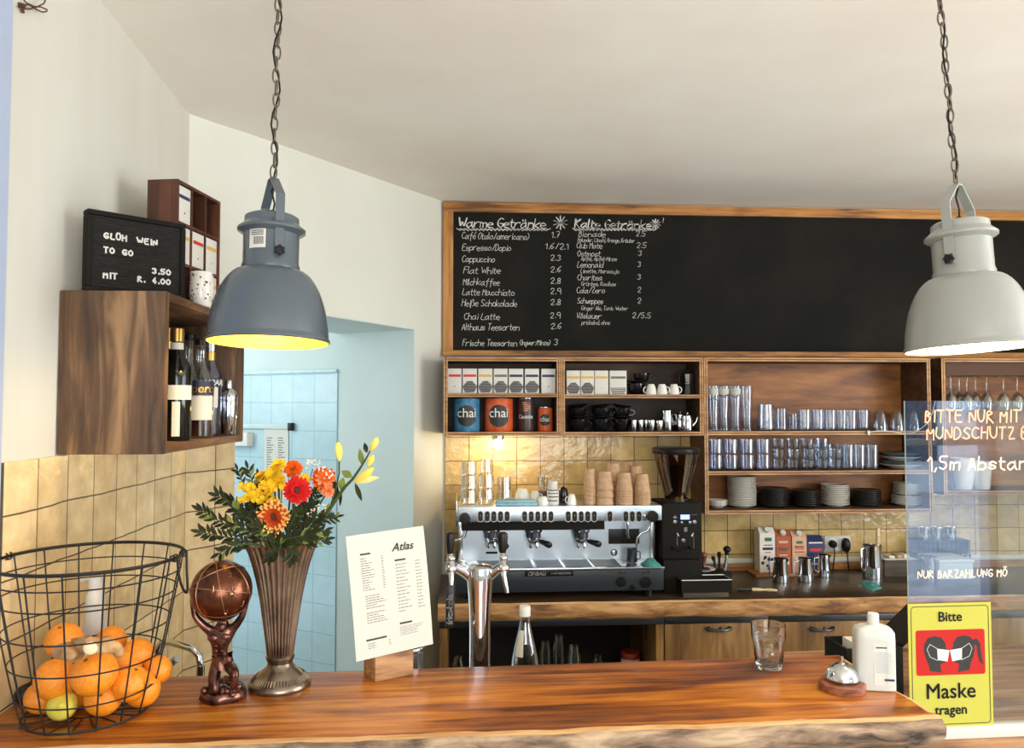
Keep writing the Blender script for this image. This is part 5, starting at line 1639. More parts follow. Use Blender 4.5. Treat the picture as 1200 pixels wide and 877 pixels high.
q = MB(); q.poly([(-2 * KS, fy, 50 * KS), (10 * KS, fy, 50 * KS), (10 * KS, fy, 51.4 * KS), (-2 * KS, fy, 51.4 * KS)]); q.poly([(7 * KS, fy, 13 * KS), (18 * KS, fy, 13 * KS), (18 * KS, fy, 15.4 * KS), (7 * KS, fy, 15.4 * KS)])
q.build('print_dark', 'navy', hs, smooth=0)

# ------------------------------------------------------------------ side counter with the clear screen
SCZ = 1.04
sp0 = cw(.885, 1.75)
sx_ = Vector((math.cos(BRZ), math.sin(BRZ), 0)); sn = Vector((sx_.y, -sx_.x, 0))
sc = thing('side_counter', 'lower wooden side counter under the clear protective screen', 'side counter', (sp0.x, sp0.y, 0), BRZ)
def on_screen(px, py, o=0.0):
    d = ray(px, py); t_ = (Vector((sp0.x, sp0.y, EYE)) + sn * o - CLOC).dot(sn) / d.dot(sn)
    return CLOC + d * t_
M['side_wood'] = wood('side_counter_wood', (96, 64, 40), (150, 106, 70), (186, 140, 98), 'X', 1.5, .5)
MB().box(-.028, 1.2, -.030, .62, SCZ - .03, SCZ, bev=.003).build('top', 'side_wood', sc)
MB().box(-.018, 1.18, -.015, .60, 0, SCZ - .031).build('base_panel', 'bar_front', sc, smooth=0)
scr = thing('protective_screen', 'clear acrylic protective screen with handwriting, right of the bar end', 'protective screen', (sp0.x, sp0.y, SCZ), BRZ)
zs1 = on_screen(1061, 470).z - SCZ
M['acrylic'] = glass_mat('clear_acrylic', (238, 241, 242), .085, .32)
M['acrylic_edge'] = mat('acrylic_edge', (196, 214, 206), .2, emit=None)
sw = 1.15
q = MB(); q.box(0, sw, 0, .005, .024, zs1)
q.bm.faces.ensure_lookup_table()
for i in (1, 4, 5, 3): q.bm.faces[i].material_index = 0
for f in q.bm.faces:
    if abs(f.normal.y) < .5: f.material_index = 1
q.bm.normal_update()
for f in q.bm.faces: f.material_index = 0 if abs(f.normal.y) > .5 else 1
q.build('pane', ['acrylic', 'acrylic_edge'], scr, smooth=0)
MB().box(-.0, sw, -.009, .016, 0, .026, bev=.002).build('base_rail', 'white', scr)
M['marker'] = mat('orange_white_marker', (250, 226, 200), .6)
M['marker_o'] = mat('orange_marker', (236, 176, 140), .6)
def spl(px, py):
    v = on_screen(px, py) - Vector((sp0.x, sp0.y, SCZ)); return Vector((v.dot(sx_), -.0012, v.z))
rs = random.Random(3)
def write_screen(lines, name, m_, w_):
    q = MB()
    for (body, px, py, un_) in lines:
        strokes(body, spl(px, py), (1, 0, 0), (0, 0, 1), un_, w_, (0, -1, 0), q, .06, .25, rnd=rs)
    q.build(name, m_, scr, smooth=0, fix=False)
write_screen([('BITTE NUR MIT', 1084, 495, .0038), ('MUNDSCHUTZ E', 1086, 515, .0038)], 'handwriting', 'marker_o', .0034)
write_screen([('1,5m Abstand', 1087, 551, .0044)], 'handwriting', 'marker', .0038)
write_screen([('NUR BARZAHLUNG MÖ', 1075, 678, .0024)], 'handwriting', 'marker', .0026)

# mask notice stuck to the screen
c4 = [spl(1063, 708.5), spl(1160, 705), spl(1160, 850), spl(1063.5, 854)]
sw_ = (c4[1].x - c4[0].x); sh_ = c4[0].z - c4[3].z
o0 = Vector((c4[0].x, -.0025, (c4[3].z + c4[2].z) / 2)); sh_ = (c4[0].z + c4[1].z) / 2 - o0.z
org = Matrix.Translation(scr.location) @ Matrix.Rotation(BRZ, 4, 'Z') @ o0
M['sign_y'] = mat('sign_yellow', (188, 182, 76), .5, spec=.2); M['sign_r'] = mat('sign_red', (184, 34, 30), .5, spec=.2); M['sign_k'] = mat('sign_black', (34, 32, 30), .5)
sg = thing('mask_sign', 'yellow mask-wearing notice with a red panel on the clear screen', 'sign', org, BRZ)
MB().box(0, sw_, 0, .0012, 0, sh_).build('board', 'sign_y', sg, smooth=0)
q = MB()
def rrect(x0, x1, z0, z1, r_, y, n=5):
    P = []
    for (cx, cz, a0) in ((x1 - r_, z1 - r_, 0), (x0 + r_, z1 - r_, PI / 2), (x0 + r_, z0 + r_, PI), (x1 - r_, z0 + r_, 1.5 * PI)):
        for k in range(n + 1):
            a = a0 + PI / 2 * k / n; P.append(Vector((cx + r_ * math.cos(a), y, cz + r_ * math.sin(a))))
    return P
P = rrect(sw_ * .035, sw_ * .965, sh_ * .025, sh_ * .975, sw_ * .04, -.0005)
q.ribbon(P + [P[0]], .0016, (0, -1, 0)); q.build('border_line', 'sign_k', sg, smooth=0, fix=False)
rz0, rz1 = sh_ * .42, sh_ * .785
q = MB(); q.poly(rrect(sw_ * .085, sw_ * .915, rz0, rz1, sw_ * .03, -.0006)); q.build('red_panel', 'sign_r', sg, smooth=0)
def head(mirror, cx, name):
    hgt = (rz1 - rz0); u = hgt / 10
    prof = [(-1.2, -4.0), (1.5, -4.4), (1.2, -2.6), (2.4, -2.2), (2.7, -1.0), (2.6, 0), (3.1, .3), (2.6, 1.2), (2.5, 2.2), (1.6, 3.3), (0, 3.7), (-1.6, 3.3), (-2.5, 2.0), (-2.6, .4), (-2.2, -1.2), (-1.6, -2.4)]
    sgn_ = -1 if mirror else 1
    X = lambda a, b, y: Vector((cx + sgn_ * a * u, y, (rz0 + rz1) / 2 + b * u))
    q = MB()
    P = [X(a, b, -.0009) for a, b in prof]
    q.poly(P if sgn_ < 0 else P[::-1])
    q.ribbon([X(-1.2, 1.9, -.0016), X(-1.9, .8, -.0016), X(-1.2, -.9, -.0016), X(.6, -1.7, -.0016)], .0011, (0, -1, 0), 1)
    q.ribbon([X(-1.2, 1.9, -.0016), X(.5, .9, -.0016)], .0011, (0, -1, 0), 1)
    P = [X(a, b, -.0014) for a, b in ((.5, .9), (3.4, .5), (2.9, -2.0), (.6, -1.6))]
    q.poly(P if sgn_ > 0 else P[::-1], 1)
    if mirror:
        P = [X(a, b, -.0009) for a, b in ((-1.8, 2.6), (-3.2, 2.9), (-4.0, 1.6), (-4.1, -.6), (-4.6, -3.0), (-3.6, -2.2), (-3.2, -.4), (-3.0, 1.2), (-2.4, 1.8))]
        q.poly(P)
    q.build(name, ['sign_k', 'white'], sg, smooth=0, fix=False)
head(False, sw_ * .31, 'masked_head'); head(True, sw_ * .66, 'masked_head')
for (body_, size, cx, z) in (('Bitte', .030, .5, .855), ('Maske', .047, .49, .235), ('tragen', .030, .49, .105)):
    me = text_mesh(body_, size, .0007, align='CENTER')
    MB().add(me, face_mtx((sw_ * cx, -.0012, sh_ * z), (1, 0, 0), (0, 0, 1))).build('lettering', 'sign_k', sg, smooth=0, fix=False)

# black box behind the bar end, on the side counter
p = cw(.905, 2.03)
bx = thing('black_box', 'open black box with a paper inside, behind the disinfectant bottle', 'box', (p.x, p.y, SCZ), BRZ)
q = MB(); q.box(-.075, .075, -.055, -.049, 0, .13, bev=.001); q.box(-.075, .075, .049, .055, 0, .13, bev=.001); q.box(-.075, -.069, -.049, .049, 0, .13); q.box(.069, .075, -.049, .049, 0, .13); q.box(-.069, .069, -.049, .049, 0, .006)
q.build('body', 'black_matt', bx)
q = MB(); q.prism([Vector((.075, y, z)) for y, z in ((-.055, .13), (.055, .13), (.055, .136), (-.055, .136))], (0, 0, 0), (.085, 0, .075)); q.build('lid', 'black_matt', bx)
q = MB(); q.box(-.04, .06, -.03, .03, .02, .137, bev=.004); tag(q.build('paper_pad', 'label_cream', loc=(p.x, p.y, SCZ), rz=BRZ), 'cream paper pad standing in the open black box', 'paper')
# ================================================================== chalkboard
YB = YW - .030
ck = at(860, 330, YB)
cbx0 = at(519, 330, YB).x; cbx1 = 3.3
zt0, zt1 = at(700, 239.5, YB).z, at(700, 250.5, YB).z
zb1, zb0 = at(700, 411.5, YB).z, at(700, 418, YB).z
cb = thing('chalkboard', 'long wood-framed chalkboard with the handwritten drinks list', 'chalkboard', ((cbx0 + cbx1) / 2, YW, zb0))
xl = at(531, 330, YB).x
MB().box(xl - .004, cbx1, YW - .016, YW - .002, zb1 - .004, zt1 + .004).build('board', 'slate', cb, smooth=0, world=True)
MB().box(cbx0, cbx1, YB, YW - .002, zt1, zt0, bev=.003).build('frame_rail', 'frame_wood', cb, world=True)
MB().box(cbx0, cbx1, YB - .012, YW - .002, zb0, zb1, bev=.003).build('frame_rail', 'frame_wood', cb, world=True)
MB().box(cbx0, xl, YB + .001, YW - .002, zb1, zt1, bev=.003).build('frame_rail', 'frame_wood_v', cb, world=True)
YT = YW - .0168
rc = random.Random(11)
def chalk(q, body, px, py, xh, w=.0028, slant=.15, fit=None, jit=.25):
    p = at(px, py, YT); un = xh / 4.0 * (YT / FPX)
    gap = 1.5
    if fit:                                               # widen or tighten the letters to the width in the photograph
        tw = (at(fit, py, YT).x - p.x) / un
        n = 0; tot = 0
        for ch in body:
            g = GL.get(ch)
            if g is None: tot += 3.0
            else:
                tot += max(ord(t[0]) - 48 for l in g.split('/') for t in l.split()); n += 1
        gap = (tw - tot) / max(1, n)
    ux = Vector((1, 0, 0)); sc = 1.0
    if fit and gap < .9:
        sc = tw / (tot + .9 * n); gap = .9
    strokes(body, p, (sc, 0, 0), (0, 0, 1), un, w, (0, -1, 0), q, slant, jit, gap, 0, rc)
def wave(q, x0, x1, py, w=.003):
    n = 46
    q.ribbon([at(x0 + (x1 - x0) * i / n, py + (.9 if i % 2 else -.9) + rc.uniform(-.3, .3), YT) for i in range(n + 1)], w, (0, -1, 0))
q = MB()
for dx in (0, .7): chalk(q, 'Warme Getränke', 536 + dx, 266 + dx * .4, 6.4, .0036, .18, 640)
wave(q, 535, 645, 268.6); wave(q, 537, 642, 269.6)
for dx in (0, .7): chalk(q, 'Kalte Getränke', 673 + dx, 267 + dx * .4, 6.0, .0034, .18, 764)
wave(q, 671, 770, 268.6); wave(q, 673, 768, 269.6)
for (cx, cy, r_) in ((656.5, 261, 8), (768, 262.5, 5.5)):
    for k in range(5):
        a = PI * k / 5 + .3
        for dd in (0, .5): q.ribbon([at(cx - r_ * math.cos(a) + dd, cy - r_ * math.sin(a), YT), at(cx + r_ * math.cos(a) + dd, cy + r_ * math.sin(a), YT)], .0036, (0, -1, 0))
chalk(q, '!', 776, 261, 3.2, .0026)
q.build('headings', 'chalk', cb, smooth=0, world=True, fix=False)
q = MB()
for body, x, y, xe, pr, xp in (('Café (italo/americano)', 541, 280, 620, '1.7', 646), ('Espresso/Dopio', 541.5, 293.5, 599, '1.6/2.1', 639), ('Cappuccino', 541.5, 307, 580, '2.3', 645), ('Flat White', 543, 320.5, 587, '2.6', 645),
                              ('Milchkaffee', 542.5, 334, 586, '2.8', 645), ('Latte Macchiato', 541.5, 346, 603, '2.9', 645), ('Heiße Schokolade', 541, 359, 606, '2.8', 645), ('Chai Latte', 543.5, 374.5, 586, '2.9', 644.5), ('Althaus Teesorten', 541, 387, 609, '2.6', 645.5)):
    q = MB(); chalk(q, body, x, y, 4.5, .0022, .2, xe); chalk(q, pr, xp, y - 1.5, 4.0, .0022, .1)
    q.build('hot_drinks_line', 'chalk', cb, smooth=0, world=True, fix=False)
q = MB()
chalk(q, 'Frische Teesorten', 542, 405.5, 4.4, .0022, .2, 606); chalk(q, '(Ingwer/Minze)', 609, 404.5, 3.6, .0020, .2, 645); chalk(q, '3', 649, 404.5, 4.4, .0022)
q.build('hot_drinks_line', 'chalk', cb, smooth=0, world=True, fix=False)
q = MB()
for body, x, y, xe, pr, xp in (('Bionade', 678, 277.5, 710, '2.5', 745), ('Club Mate', 675.5, 291, 706, '2.5', 746), ('Ostmost', 676.5, 300.5, 704, '3', 748), ('Lemonaid', 676, 313.5, 707, '3', 747),
                              ('Charitea', 676.5, 328.5, 706, '3', 747), ('Cola/Zero', 675.5, 343.5, 709, '2', 747), ('Schweppes', 676.5, 356, 707, '2', 747), ('Vöslauer', 675.5, 373.5, 705, '2/5.5', 741)):
    q = MB(); chalk(q, body, x, y, 4.1, .0020, .2, xe); chalk(q, pr, xp, y - .5, 3.8, .0020, .1)
    q.build('cold_drinks_line', 'chalk', cb, smooth=0, world=True, fix=False)
for body, x, y, xe in (('Holunder, Litschi, Orange, Kräuter', 677, 283.5, 744), ('Apfel, Apfel-Minze', 681, 305.5, 723), ('Limette, Maracuja', 680, 320, 726), ('Grüntee, Rooibos', 681, 335, 722), ('Ginger Ale, Tonic Water', 681, 363.5, 736), ('prickelnd, ohne', 681.5, 380.5, 715)):
    q = MB(); chalk(q, body, x, y, 2.9, .0015, .2, xe, .2)
    q.build('cold_drinks_line', 'chalk', cb, smooth=0, world=True, fix=False)

# ================================================================== wall shelves
YS = YW - .26
def slab(q, x0, x1, y0, y1, z0, z1, along='x'):
    """plywood board: stained faces, light laminated front edge with a dark core line"""
    th = (z1 - z0) if along == 'x' else (x1 - x0)
    c = .22
    if along == 'x':
        for a, b, m_ in ((0, .5 - c / 2, 1), (.5 - c / 2, .5 + c / 2, 2), (.5 + c / 2, 1, 1)):
            q.box(x0, x1, y0 + (.001 if m_ == 2 else 0), y1, z0 + th * a, z0 + th * b, 0, front_mi=m_)
    else:
        for a, b, m_ in ((0, .5 - c / 2, 1), (.5 - c / 2, .5 + c / 2, 2), (.5 + c / 2, 1, 1)):
            q.box(x0 + th * a, x0 + th * b, y0 + (.001 if m_ == 2 else 0), y1, z0, z1, 0, front_mi=m_)
PLY = ['ply_dark', 'ply_edge', 'ply_core']
def box_shelf(label, pxl, pxr, pyt, pyb, shelves, back='ply_back'):
    pm = (pxl + min(pxr, 1190)) / 2
    xa, xb = at(pxl, 470, YS).x, at(pxr, 470, YS).x
    zt_, zb_ = at(pm, pyt, YS).z, at(pm, pyb, YS).z
    th = .019
    t = thing('wall_shelf', label, 'wall shelf', ((xa + xb) / 2, YW - .13, zb_), 0, 'plywood wall shelves')
    for x in (xa, xb - th):
        q = MB(); slab(q, x, x + th, YS, YW - .010, zb_, zt_, 'z'); q.build('side_panel', PLY, t, smooth=0, world=True)
    q = MB(); slab(q, xa + th, xb - th, YS + .001, YW - .010, zt_ - th, zt_); q.build('top_panel', PLY, t, smooth=0, world=True)
    q = MB(); slab(q, xa + th, xb - th, YS + .001, YW - .010, zb_, zb_ + th); q.build('bottom_panel', PLY, t, smooth=0, world=True)
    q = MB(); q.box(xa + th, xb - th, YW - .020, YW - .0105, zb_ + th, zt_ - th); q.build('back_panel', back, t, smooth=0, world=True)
    tops = [zb_ + th]
    for py in shelves:
        z = at(pm, py, YS).z
        q = MB(); slab(q, xa + th, xb - th, YS + .002, YW - .021, z - th, z); q.build('shelf', PLY, t, smooth=0, world=True)
        tops.append(z)
    return t, [z + .0006 for z in tops], xa + th, xb - th
_, ZA, xa0, xa1 = box_shelf('small plywood wall shelf with tea boxes above four tins', 520, 657, 419, 511, [461], 'ply_back_shaded')
_, ZB_, xb0, xb1 = box_shelf('small plywood wall shelf with tea boxes above black cups and steel pots', 657.6, 824.5, 419, 511, [462.5], 'ply_back_shaded')
_, ZC, xc0, xc1 = box_shelf('big plywood wall shelf full of glasses and plates', 825.2, 1091, 419.5, 602, [505.5, 552])
_, ZD, xd0, xd1 = box_shelf('plywood wall shelf with hanging wine glasses behind the clear screen', 1104, 1330, 420, 580, [])
def sx(px, off=.04):
    """x of the pixel column at distance off behind the shelf front, and that y"""
    return at(px, 470, YS + off).x, YS + off
def mw(pxw, Y=None):
    return pxw * (Y or YS + .04) / FPX

# tea boxes
G_ = 'tea boxes on the wall shelves'
tb_ = [(524.6, 541.0, 'red', None, 'tea box with red strip and plain front, leftmost in the top row'), (542, 559, 'red', 'bowl', 'tea box with red strip and a printed bowl'), (560.3, 577.3, 'ochre', 'bowl', 'tea box with ochre strip and a printed bowl, third from the left'),
       (578.4, 595, 'olive', 'bowl', 'tea box with olive strip and a printed bowl'), (596, 613.4, 'navy', 'bowl', 'tea box with dark blue strip and a printed bowl, beside the olive one'), (615, 632, 'navy', 'bowl', 'tea box with dark blue strip and a printed bowl, second from the right end'),
       (634.3, 651.2, 'navy', None, 'tea box with dark blue strip and plain front, rightmost on the first shelf')]
for (a, b, m_, mo, lab) in tb_:
    x, y = sx((a + b) / 2, .03)
    tea_box('white ' + lab, mw(b - a, y) - .001, .075, mw(28.8, y), m_, (x, y, ZA[1]), 0, G_, mo)
for (a, b, m_, mo, lab) in ((663.8, 680, 'ochre', 'bowl', 'white tea box with ochre strip and printed bowl at the left of the second shelf'), (680.4, 696.6, 'ochre', 'bowl', 'white tea box with ochre strip and printed bowl between two ochre ones'),
                            (697, 713.2, 'ochre', None, 'white tea box with ochre strip and plain front beside the olive-strip box'), (714.4, 734.8, 'olive', 'plate', 'wider white tea box with olive strip and a printed stack of bowls')):
    x, y = sx((a + b) / 2, .03)
    tea_box(lab, mw(b - a, y) - .001, .075, mw(28.2, y), m_, (x, y, ZB_[1]), 0, G_, mo)

# tins
M['tin_blue'] = mottled('tin_blue', (46, 104, 142), (74, 138, 172), 30, .4); M['tin_orange'] = mottled('tin_orange', (196, 72, 26), (218, 98, 44), 30, .4)
M['tin_dark'] = mottled('tin_dark', (52, 34, 32), (76, 52, 48), 16, .35)
def tin(label, pxa, pxb, pyt, paint, words, emblem, seal=1.0):
    x, y = sx((pxa + pxb) / 2, .09)
    r_ = mw(pxb - pxa, y) / 2; h_ = at(pxa, pyt, y - r_).z - ZA[0]
    t = thing('tin', label, 'tin', (x, y, ZA[0]), 0, 'drink powder tins')
    MB().lathe([(0, 0), (r_ * .98, 0), (r_, .003), (r_, h_ - .003), (r_ * .98, h_), (0, h_)], 40).build('can', paint, t, smooth=40)
    MB().lathe([(0, h_), (r_ * 1.0, h_), (r_ * 1.01, h_ + .001), (r_ * 1.0, h_ + .004), (r_ * .94, h_ + .005), (0, h_ + .005)], 40).build('lid', 'steel', t, smooth=40)
    ca = cam_angle(x, y)
    if emblem:
        q = MB(); er = r_ * .78 * seal; zc = h_ * .48; prev = None; n = 28
        ring = []
        for k in range(n):
            a = 2 * PI * k / n; u, w_ = er * math.cos(a), er * math.sin(a)
            ring.append(((r_ + .0007) * math.cos(ca + u / r_), (r_ + .0007) * math.sin(ca + u / r_), zc + w_))
        # fan of strips so the seal follows the curve
        for k in range(14):
            u0 = -er + 2 * er * k / 14; u1 = -er + 2 * er * (k + 1) / 14
            w0 = math.sqrt(max(0, er * er - u0 * u0)); w1 = math.sqrt(max(0, er * er - u1 * u1))
            f = lambda u, w_: ((r_ + .0007) * math.cos(ca + u / r_), (r_ + .0007) * math.sin(ca + u / r_), zc + w_)
            P = [f(u0, -w0), f(u1, -w1), f(u1, w1), f(u0, w0)]
            if k == 0: P = P[1:] if w0 < 1e-6 else P
            if k == 13: P = [P[0], P[1], P[-1]]
            q.poly(P)
        q.build('seal', 'sign_k', t, smooth=0)
    for (body_, size, zz, m_) in words:
        me = wrap(text_mesh(body_, size, .0004, align='CENTER'), r_ + .0016, ca, zz * h_)
        MB().add(me).build('lettering', m_, t, smooth=0, fix=False)
    return t, r_, h_, ca
tin('blue drink powder tin on the lower shelf', 531.5, 562.5, 467.5, 'tin_blue', [('chai', .066, .44, 'chalk')], True)
tin('large orange drink powder tin beside the blue one', 568, 601, 467.5, 'tin_orange', [('chai', .066, .44, 'chalk')], True)
t, r_, h_, ca = tin('narrow dark brown cocoa tin between the orange tins', 606.5, 625.5, 467.5, 'tin_dark', [('Caotina', .026, .40, 'chalk')], False)
q = MB()
for k in range(5): band(q, r_ + .0007, h_ * (.62 + .06 * k), h_ * (.66 + .06 * k), ca + .2 * math.sin(k), .45 - .08 * abs(k - 2), n=6)
q.build('cup_picture', mat('tin_picture', (190, 128, 96), .5), t, smooth=0)
tin('small orange drink powder tin at the right end of the lower shelf', 630, 647.5, 478, 'tin_orange', [('chai', .034, .42, 'chalk')], True)

# cups
def cup_mesh(r_, h_, th=.003, up=True, foot=.62):
    pr = [(0, 0), (r_ * foot * .9, 0), (r_ * foot, .003), (r_ * .82, h_ * .30), (r_ * .95, h_ * .62), (r_, h_), (r_ - th, h_), (r_ * .95 - th, h_ * .62), (r_ * .82 - th, h_ * .32), (r_ * foot - th, .006), (0, .005)]
    q = MB().lathe(pr, 28)
    return q
def cup_handle(q, r_, h_, ang, w=.003):
    c, s_ = math.cos(ang), math.sin(ang)
    pts = []
    for k in range(11):
        a = -PI / 2 + PI * k / 10
        rad_ = r_ * .86 + r_ * .55 * math.cos(a); z = h_ * .56 + h_ * .30 * math.sin(a)
        pts.append((rad_ * c, rad_ * s_, z))
    q.tube(pts, w, 7)
    return q
def cup(label, px, off, z, r_, h_, m_, ang, group, inverted=False, tilt=0.0, name='cup'):
    x, y = sx(px, off)
    t = thing(name, label, 'cup', (x, y, z + (h_ if inverted else 0)), 0, group)
    cup_mesh(r_, h_).build('bowl', m_, t, smooth=50)
    cup_handle(MB(), r_, h_, ang).build('handle', m_, t)
    if inverted: t.rotation_euler = (PI, tilt, 0)
    return t
def saucer_obj(label, x, y, z, r_, m_, group=None, rot=(0, 0, 0), name='saucer', cat='saucer'):
    q = MB().lathe([(0, 0), (r_ * .5, 0), (r_ * .55, .003), (r_ * .9, .010), (r_, .013), (r_ * .99, .0145), (r_ * .88, .012), (r_ * .5, .005), (0, .004)], 36)
    o = q.build(name, m_, None, smooth=50, loc=(x, y, z))
    o.rotation_euler = rot
    return tag(o, label, cat, group)
GK = 'black cups on the wall shelf'
nm = ['left', 'middle', 'right']
for i, px in enumerate((677, 704, 728)):
    x, y = sx(px, .10)
    cup('black cappuccino cup at the bottom of the %s stack on the lower shelf' % nm[i], px, .10, ZB_[0], .052, .062, 'black_gloss', R(-20 - 20 * i) if i < 2 else R(-8), GK)
    saucer_obj('black saucer lying between the two cups of the %s stack' % nm[i], x, y, ZB_[0] + .0625, .056, 'black_gloss', GK)
    cup('black cappuccino cup on top of the %s stack on the lower shelf' % nm[i], px + (0, .5, -.5)[i], .10, ZB_[0] + .0685, .050, .050, 'black_gloss', R(-60 + 26 * i), GK)
    saucer_obj('tilted black saucer crowning the %s stack of black cups' % nm[i], x + (-.0, 0, .0)[i], y, ZB_[0] + .1205, .054, 'black_gloss', GK, rot=(.05, (-.12, -.12, .12)[i], 0))
x, y = sx(744, .10)
cup('black cup under another one, right of the olive-strip tea box', 746, .10, ZB_[1], .044, .056, 'black_gloss', R(-50), GK)
saucer_obj('black saucer under the upper black cup beside the tea boxes', *sx(746, .10), ZB_[1] + .0565, .048, 'black_gloss', GK)
cup('black cup on top, its handle pointing right towards the white cups', 752, .10, ZB_[1] + .0625, .042, .046, 'black_gloss', R(-5), GK)
GWc = 'white espresso cups on the shelf'
for i, (px, an) in enumerate(((763, PI), (776, .6), (790, .5))):
    cup('white espresso cup turned over, %s of three on the shelf' % ('left', 'middle', 'right')[i], px, .055, ZB_[1], .0275, .053, 'porcelain', an, GWc, True)
# moka pot
x, y = sx(806.5, .08)
mk = thing('moka_pot', 'dark moka pot with a steel top at the right end of the upper shelf', 'moka pot', (x, y, ZB_[1]))
MB().lathe([(0, 0), (.032, 0), (.033, .004), (.027, .052), (.026, .056), (0, .056)], 8).build('boiler', 'dark_steel', mk, smooth=0)
MB().lathe([(0, .056), (.0275, .056), (.0275, .060), (.024, .064), (.030, .105), (0, .106)], 8).build('jug', 'steel', mk, smooth=0)
MB().lathe([(0, .106), (.031, .106), (.026, .113), (.008, .118), (.006, .126), (0, .127)], 8).build('lid', 'dark_steel', mk, smooth=0)
MB().tube([(-.024, -.004, .104), (-.044, -.008, .108), (-.050, -.008, .090), (-.046, -.008, .062)], .0045, 8).build('handle', 'black', mk)
# steel beakers and pots
GSb = 'steel beakers on the wall shelf'
pst = None
for (px, off, hz, rr, lab) in ((742.5, .05, .057, .0145, 'steel beaker beside the black cups, first of the low row'), (750.5, .07, .057, .0155, 'steel beaker second from the black cups in the low row'), (757, .09, .057, .0145, 'steel beaker set back in the middle of the low row'),
                               (763.5, .05, .057, .0155, 'broad steel beaker in the middle of the low row'), (772.5, .05, .055, .0170, 'steel beaker in front of the tall steel mug'), (784, .045, .036, .010, 'tiny steel beaker below the tall steel mug')):
    x, y = sx(px, off)
    t = MB().lathe([(0, 0), (rr * .92, 0), (rr, .003), (rr, hz), (rr * .93, hz), (rr * .93, .004), (0, .004)], 24).build('steel_beaker', 'chrome', loc=(x, y, ZB_[0]))
    tag(t, lab, 'beaker', GSb)
x, y = sx(781, .10)
tm = thing('steel_mug', 'tall polished steel mug behind the low steel beakers', 'mug', (x, y, ZB_[0]))
MB().lathe([(0, 0), (.030, 0), (.031, .004), (.031, .105), (.029, .107), (.0285, .105), (.0285, .006), (0, .006)], 28).build('body', 'chrome', tm)
MB().tube([(.028, -.012, .085), (.044, -.018, .085), (.046, -.019, .05), (.029, -.013, .03)], .0035, 8).build('handle', 'chrome', tm)
def teapot(label, px, off, r_, h_, spout):
    x, y = sx(px, off)
    t = thing('steel_teapot', label, 'teapot', (x, y, ZB_[0]), 0, 'steel teapots')
    MB().lathe([(0, 0), (r_ * .96, 0), (r_, .004), (r_ * .97, h_ * .6), (r_ * .82, h_), (0, h_)], 28).build('body', 'chrome', t)
    MB().lathe([(0, h_), (r_ * .84, h_), (r_ * .6, h_ + .006), (.006, h_ + .009), (.005, h_ + .014), (.008, h_ + .018), (0, h_ + .022)], 24).build('lid', 'chrome', t)
    MB().tube([(spout * r_ * .9, -.004, h_ * .35), (spout * (r_ + .014), -.008, h_ * .6), (spout * (r_ + .022), -.010, h_ * .92)], [.009, .007, .005], 10).build('spout', 'chrome', t)
    MB().tube([(-spout * r_ * .85, .0, h_ * .85), (-spout * (r_ + .018), 0, h_ * .8), (-spout * (r_ + .018), 0, h_ * .3), (-spout * r_ * .9, 0, h_ * .2)], .003, 8).build('handle', 'chrome', t)
    return t
teapot('steel teapot in front at the right end of the lower shelf', 805.5, .055, .028, .080, 1)
teapot('steel teapot tucked behind the front steel teapot', 797, .135, .028, .085, -1)

# ------------------------------------------------------------------ glasses in the big shelf
def glass_proto(name, label, r0, r1, h_, m_, rib=None, group=None, seg=24, base=.008, loc=(0, 0, 0)):
    """r0 foot radius, r1 mouth radius; real wall thickness"""
    t_ = .0022
    n = 6
    pr = [(0, 0)] + [(r0 * .94, 0), (r0, .002)] + [(r0 + (r1 - r0) * (i / n) ** .9, h_ * i / n) for i in range(1, n + 1)] + [(r1 - t_, h_)] + [(r0 + (r1 - r0) * (i / n) ** .9 - t_, h_ * i / n) for i in range(n - 1, 0, -1)] + [(r0 - t_, base), (0, base)]
    o = MB().lathe(pr, seg, rib=rib).build(name, m_, None, smooth=60, loc=loc)
    return tag(o, label, 'glass', group)
M['glass_shelf'] = glass_mat('shelf_glass', (240, 243, 246), .06, .50, (236, 238, 244), .04)
M['glass_shelf_blue'] = glass_mat('shelf_glass_blue', (238, 241, 247), .10, .6, (238, 241, 248), .08)
px_ = lambda w, Y: w * Y / FPX
# middle board: double-stacked tumblers, triple-stacked small glasses, tall glasses
GT = 'double-stacked tumblers on the middle board'
Yg = YS + .055
hh = at(840, 552, Yg).z - at(840, 533.5, Yg).z
hh = px_(18.2, Yg)
pt = None
for i, px in enumerate((838.5, 856.5, 875.5, 894.5)):
    x = at(px, 530, Yg).x
    for lay in range(2):
        lab = '%s bluish tumbler in column %s of the double-stacked row, counted from the shelf side' % (('lower', 'upper')[lay], ('one', 'two', 'three', 'four')[i])
        loc = (x, Yg, ZC[1 + 1] + lay * (hh + .0008))
        if pt is None: pt = glass_proto('tumbler', lab, .034, .037, hh, 'glass_shelf_blue', (16, .012), GT, 32, loc=loc)
        else: dup(pt, loc, random.uniform(0, 3), lab, GT)
GS3 = 'triple-stacked small glasses on the middle board'
h3 = px_(12.3, Yg); pt = None
for i, px in enumerate((911.5, 929, 946.5, 963, 978.5)):
    x = at(px, 530, Yg).x
    for lay in range(3 if i < 4 else 2):
        lab = '%s small glass in stack %s of the low stacked glasses, counted from the tumblers' % (('bottom', 'middle', 'top')[lay], ('one', 'two', 'three', 'four', 'five')[i])
        loc = (x + random.uniform(-.002, .002), Yg + random.uniform(-.003, .003), ZC[2] + lay * (h3 + .0008))
        if pt is None: pt = glass_proto('small_glass', lab, .029, .0345, h3, 'glass_shelf', (10, .03), GS3, 30, loc=loc)
        else: dup(pt, loc, random.uniform(0, 3), lab, GS3)
GTl = 'tall glasses on the middle board'; pt = None
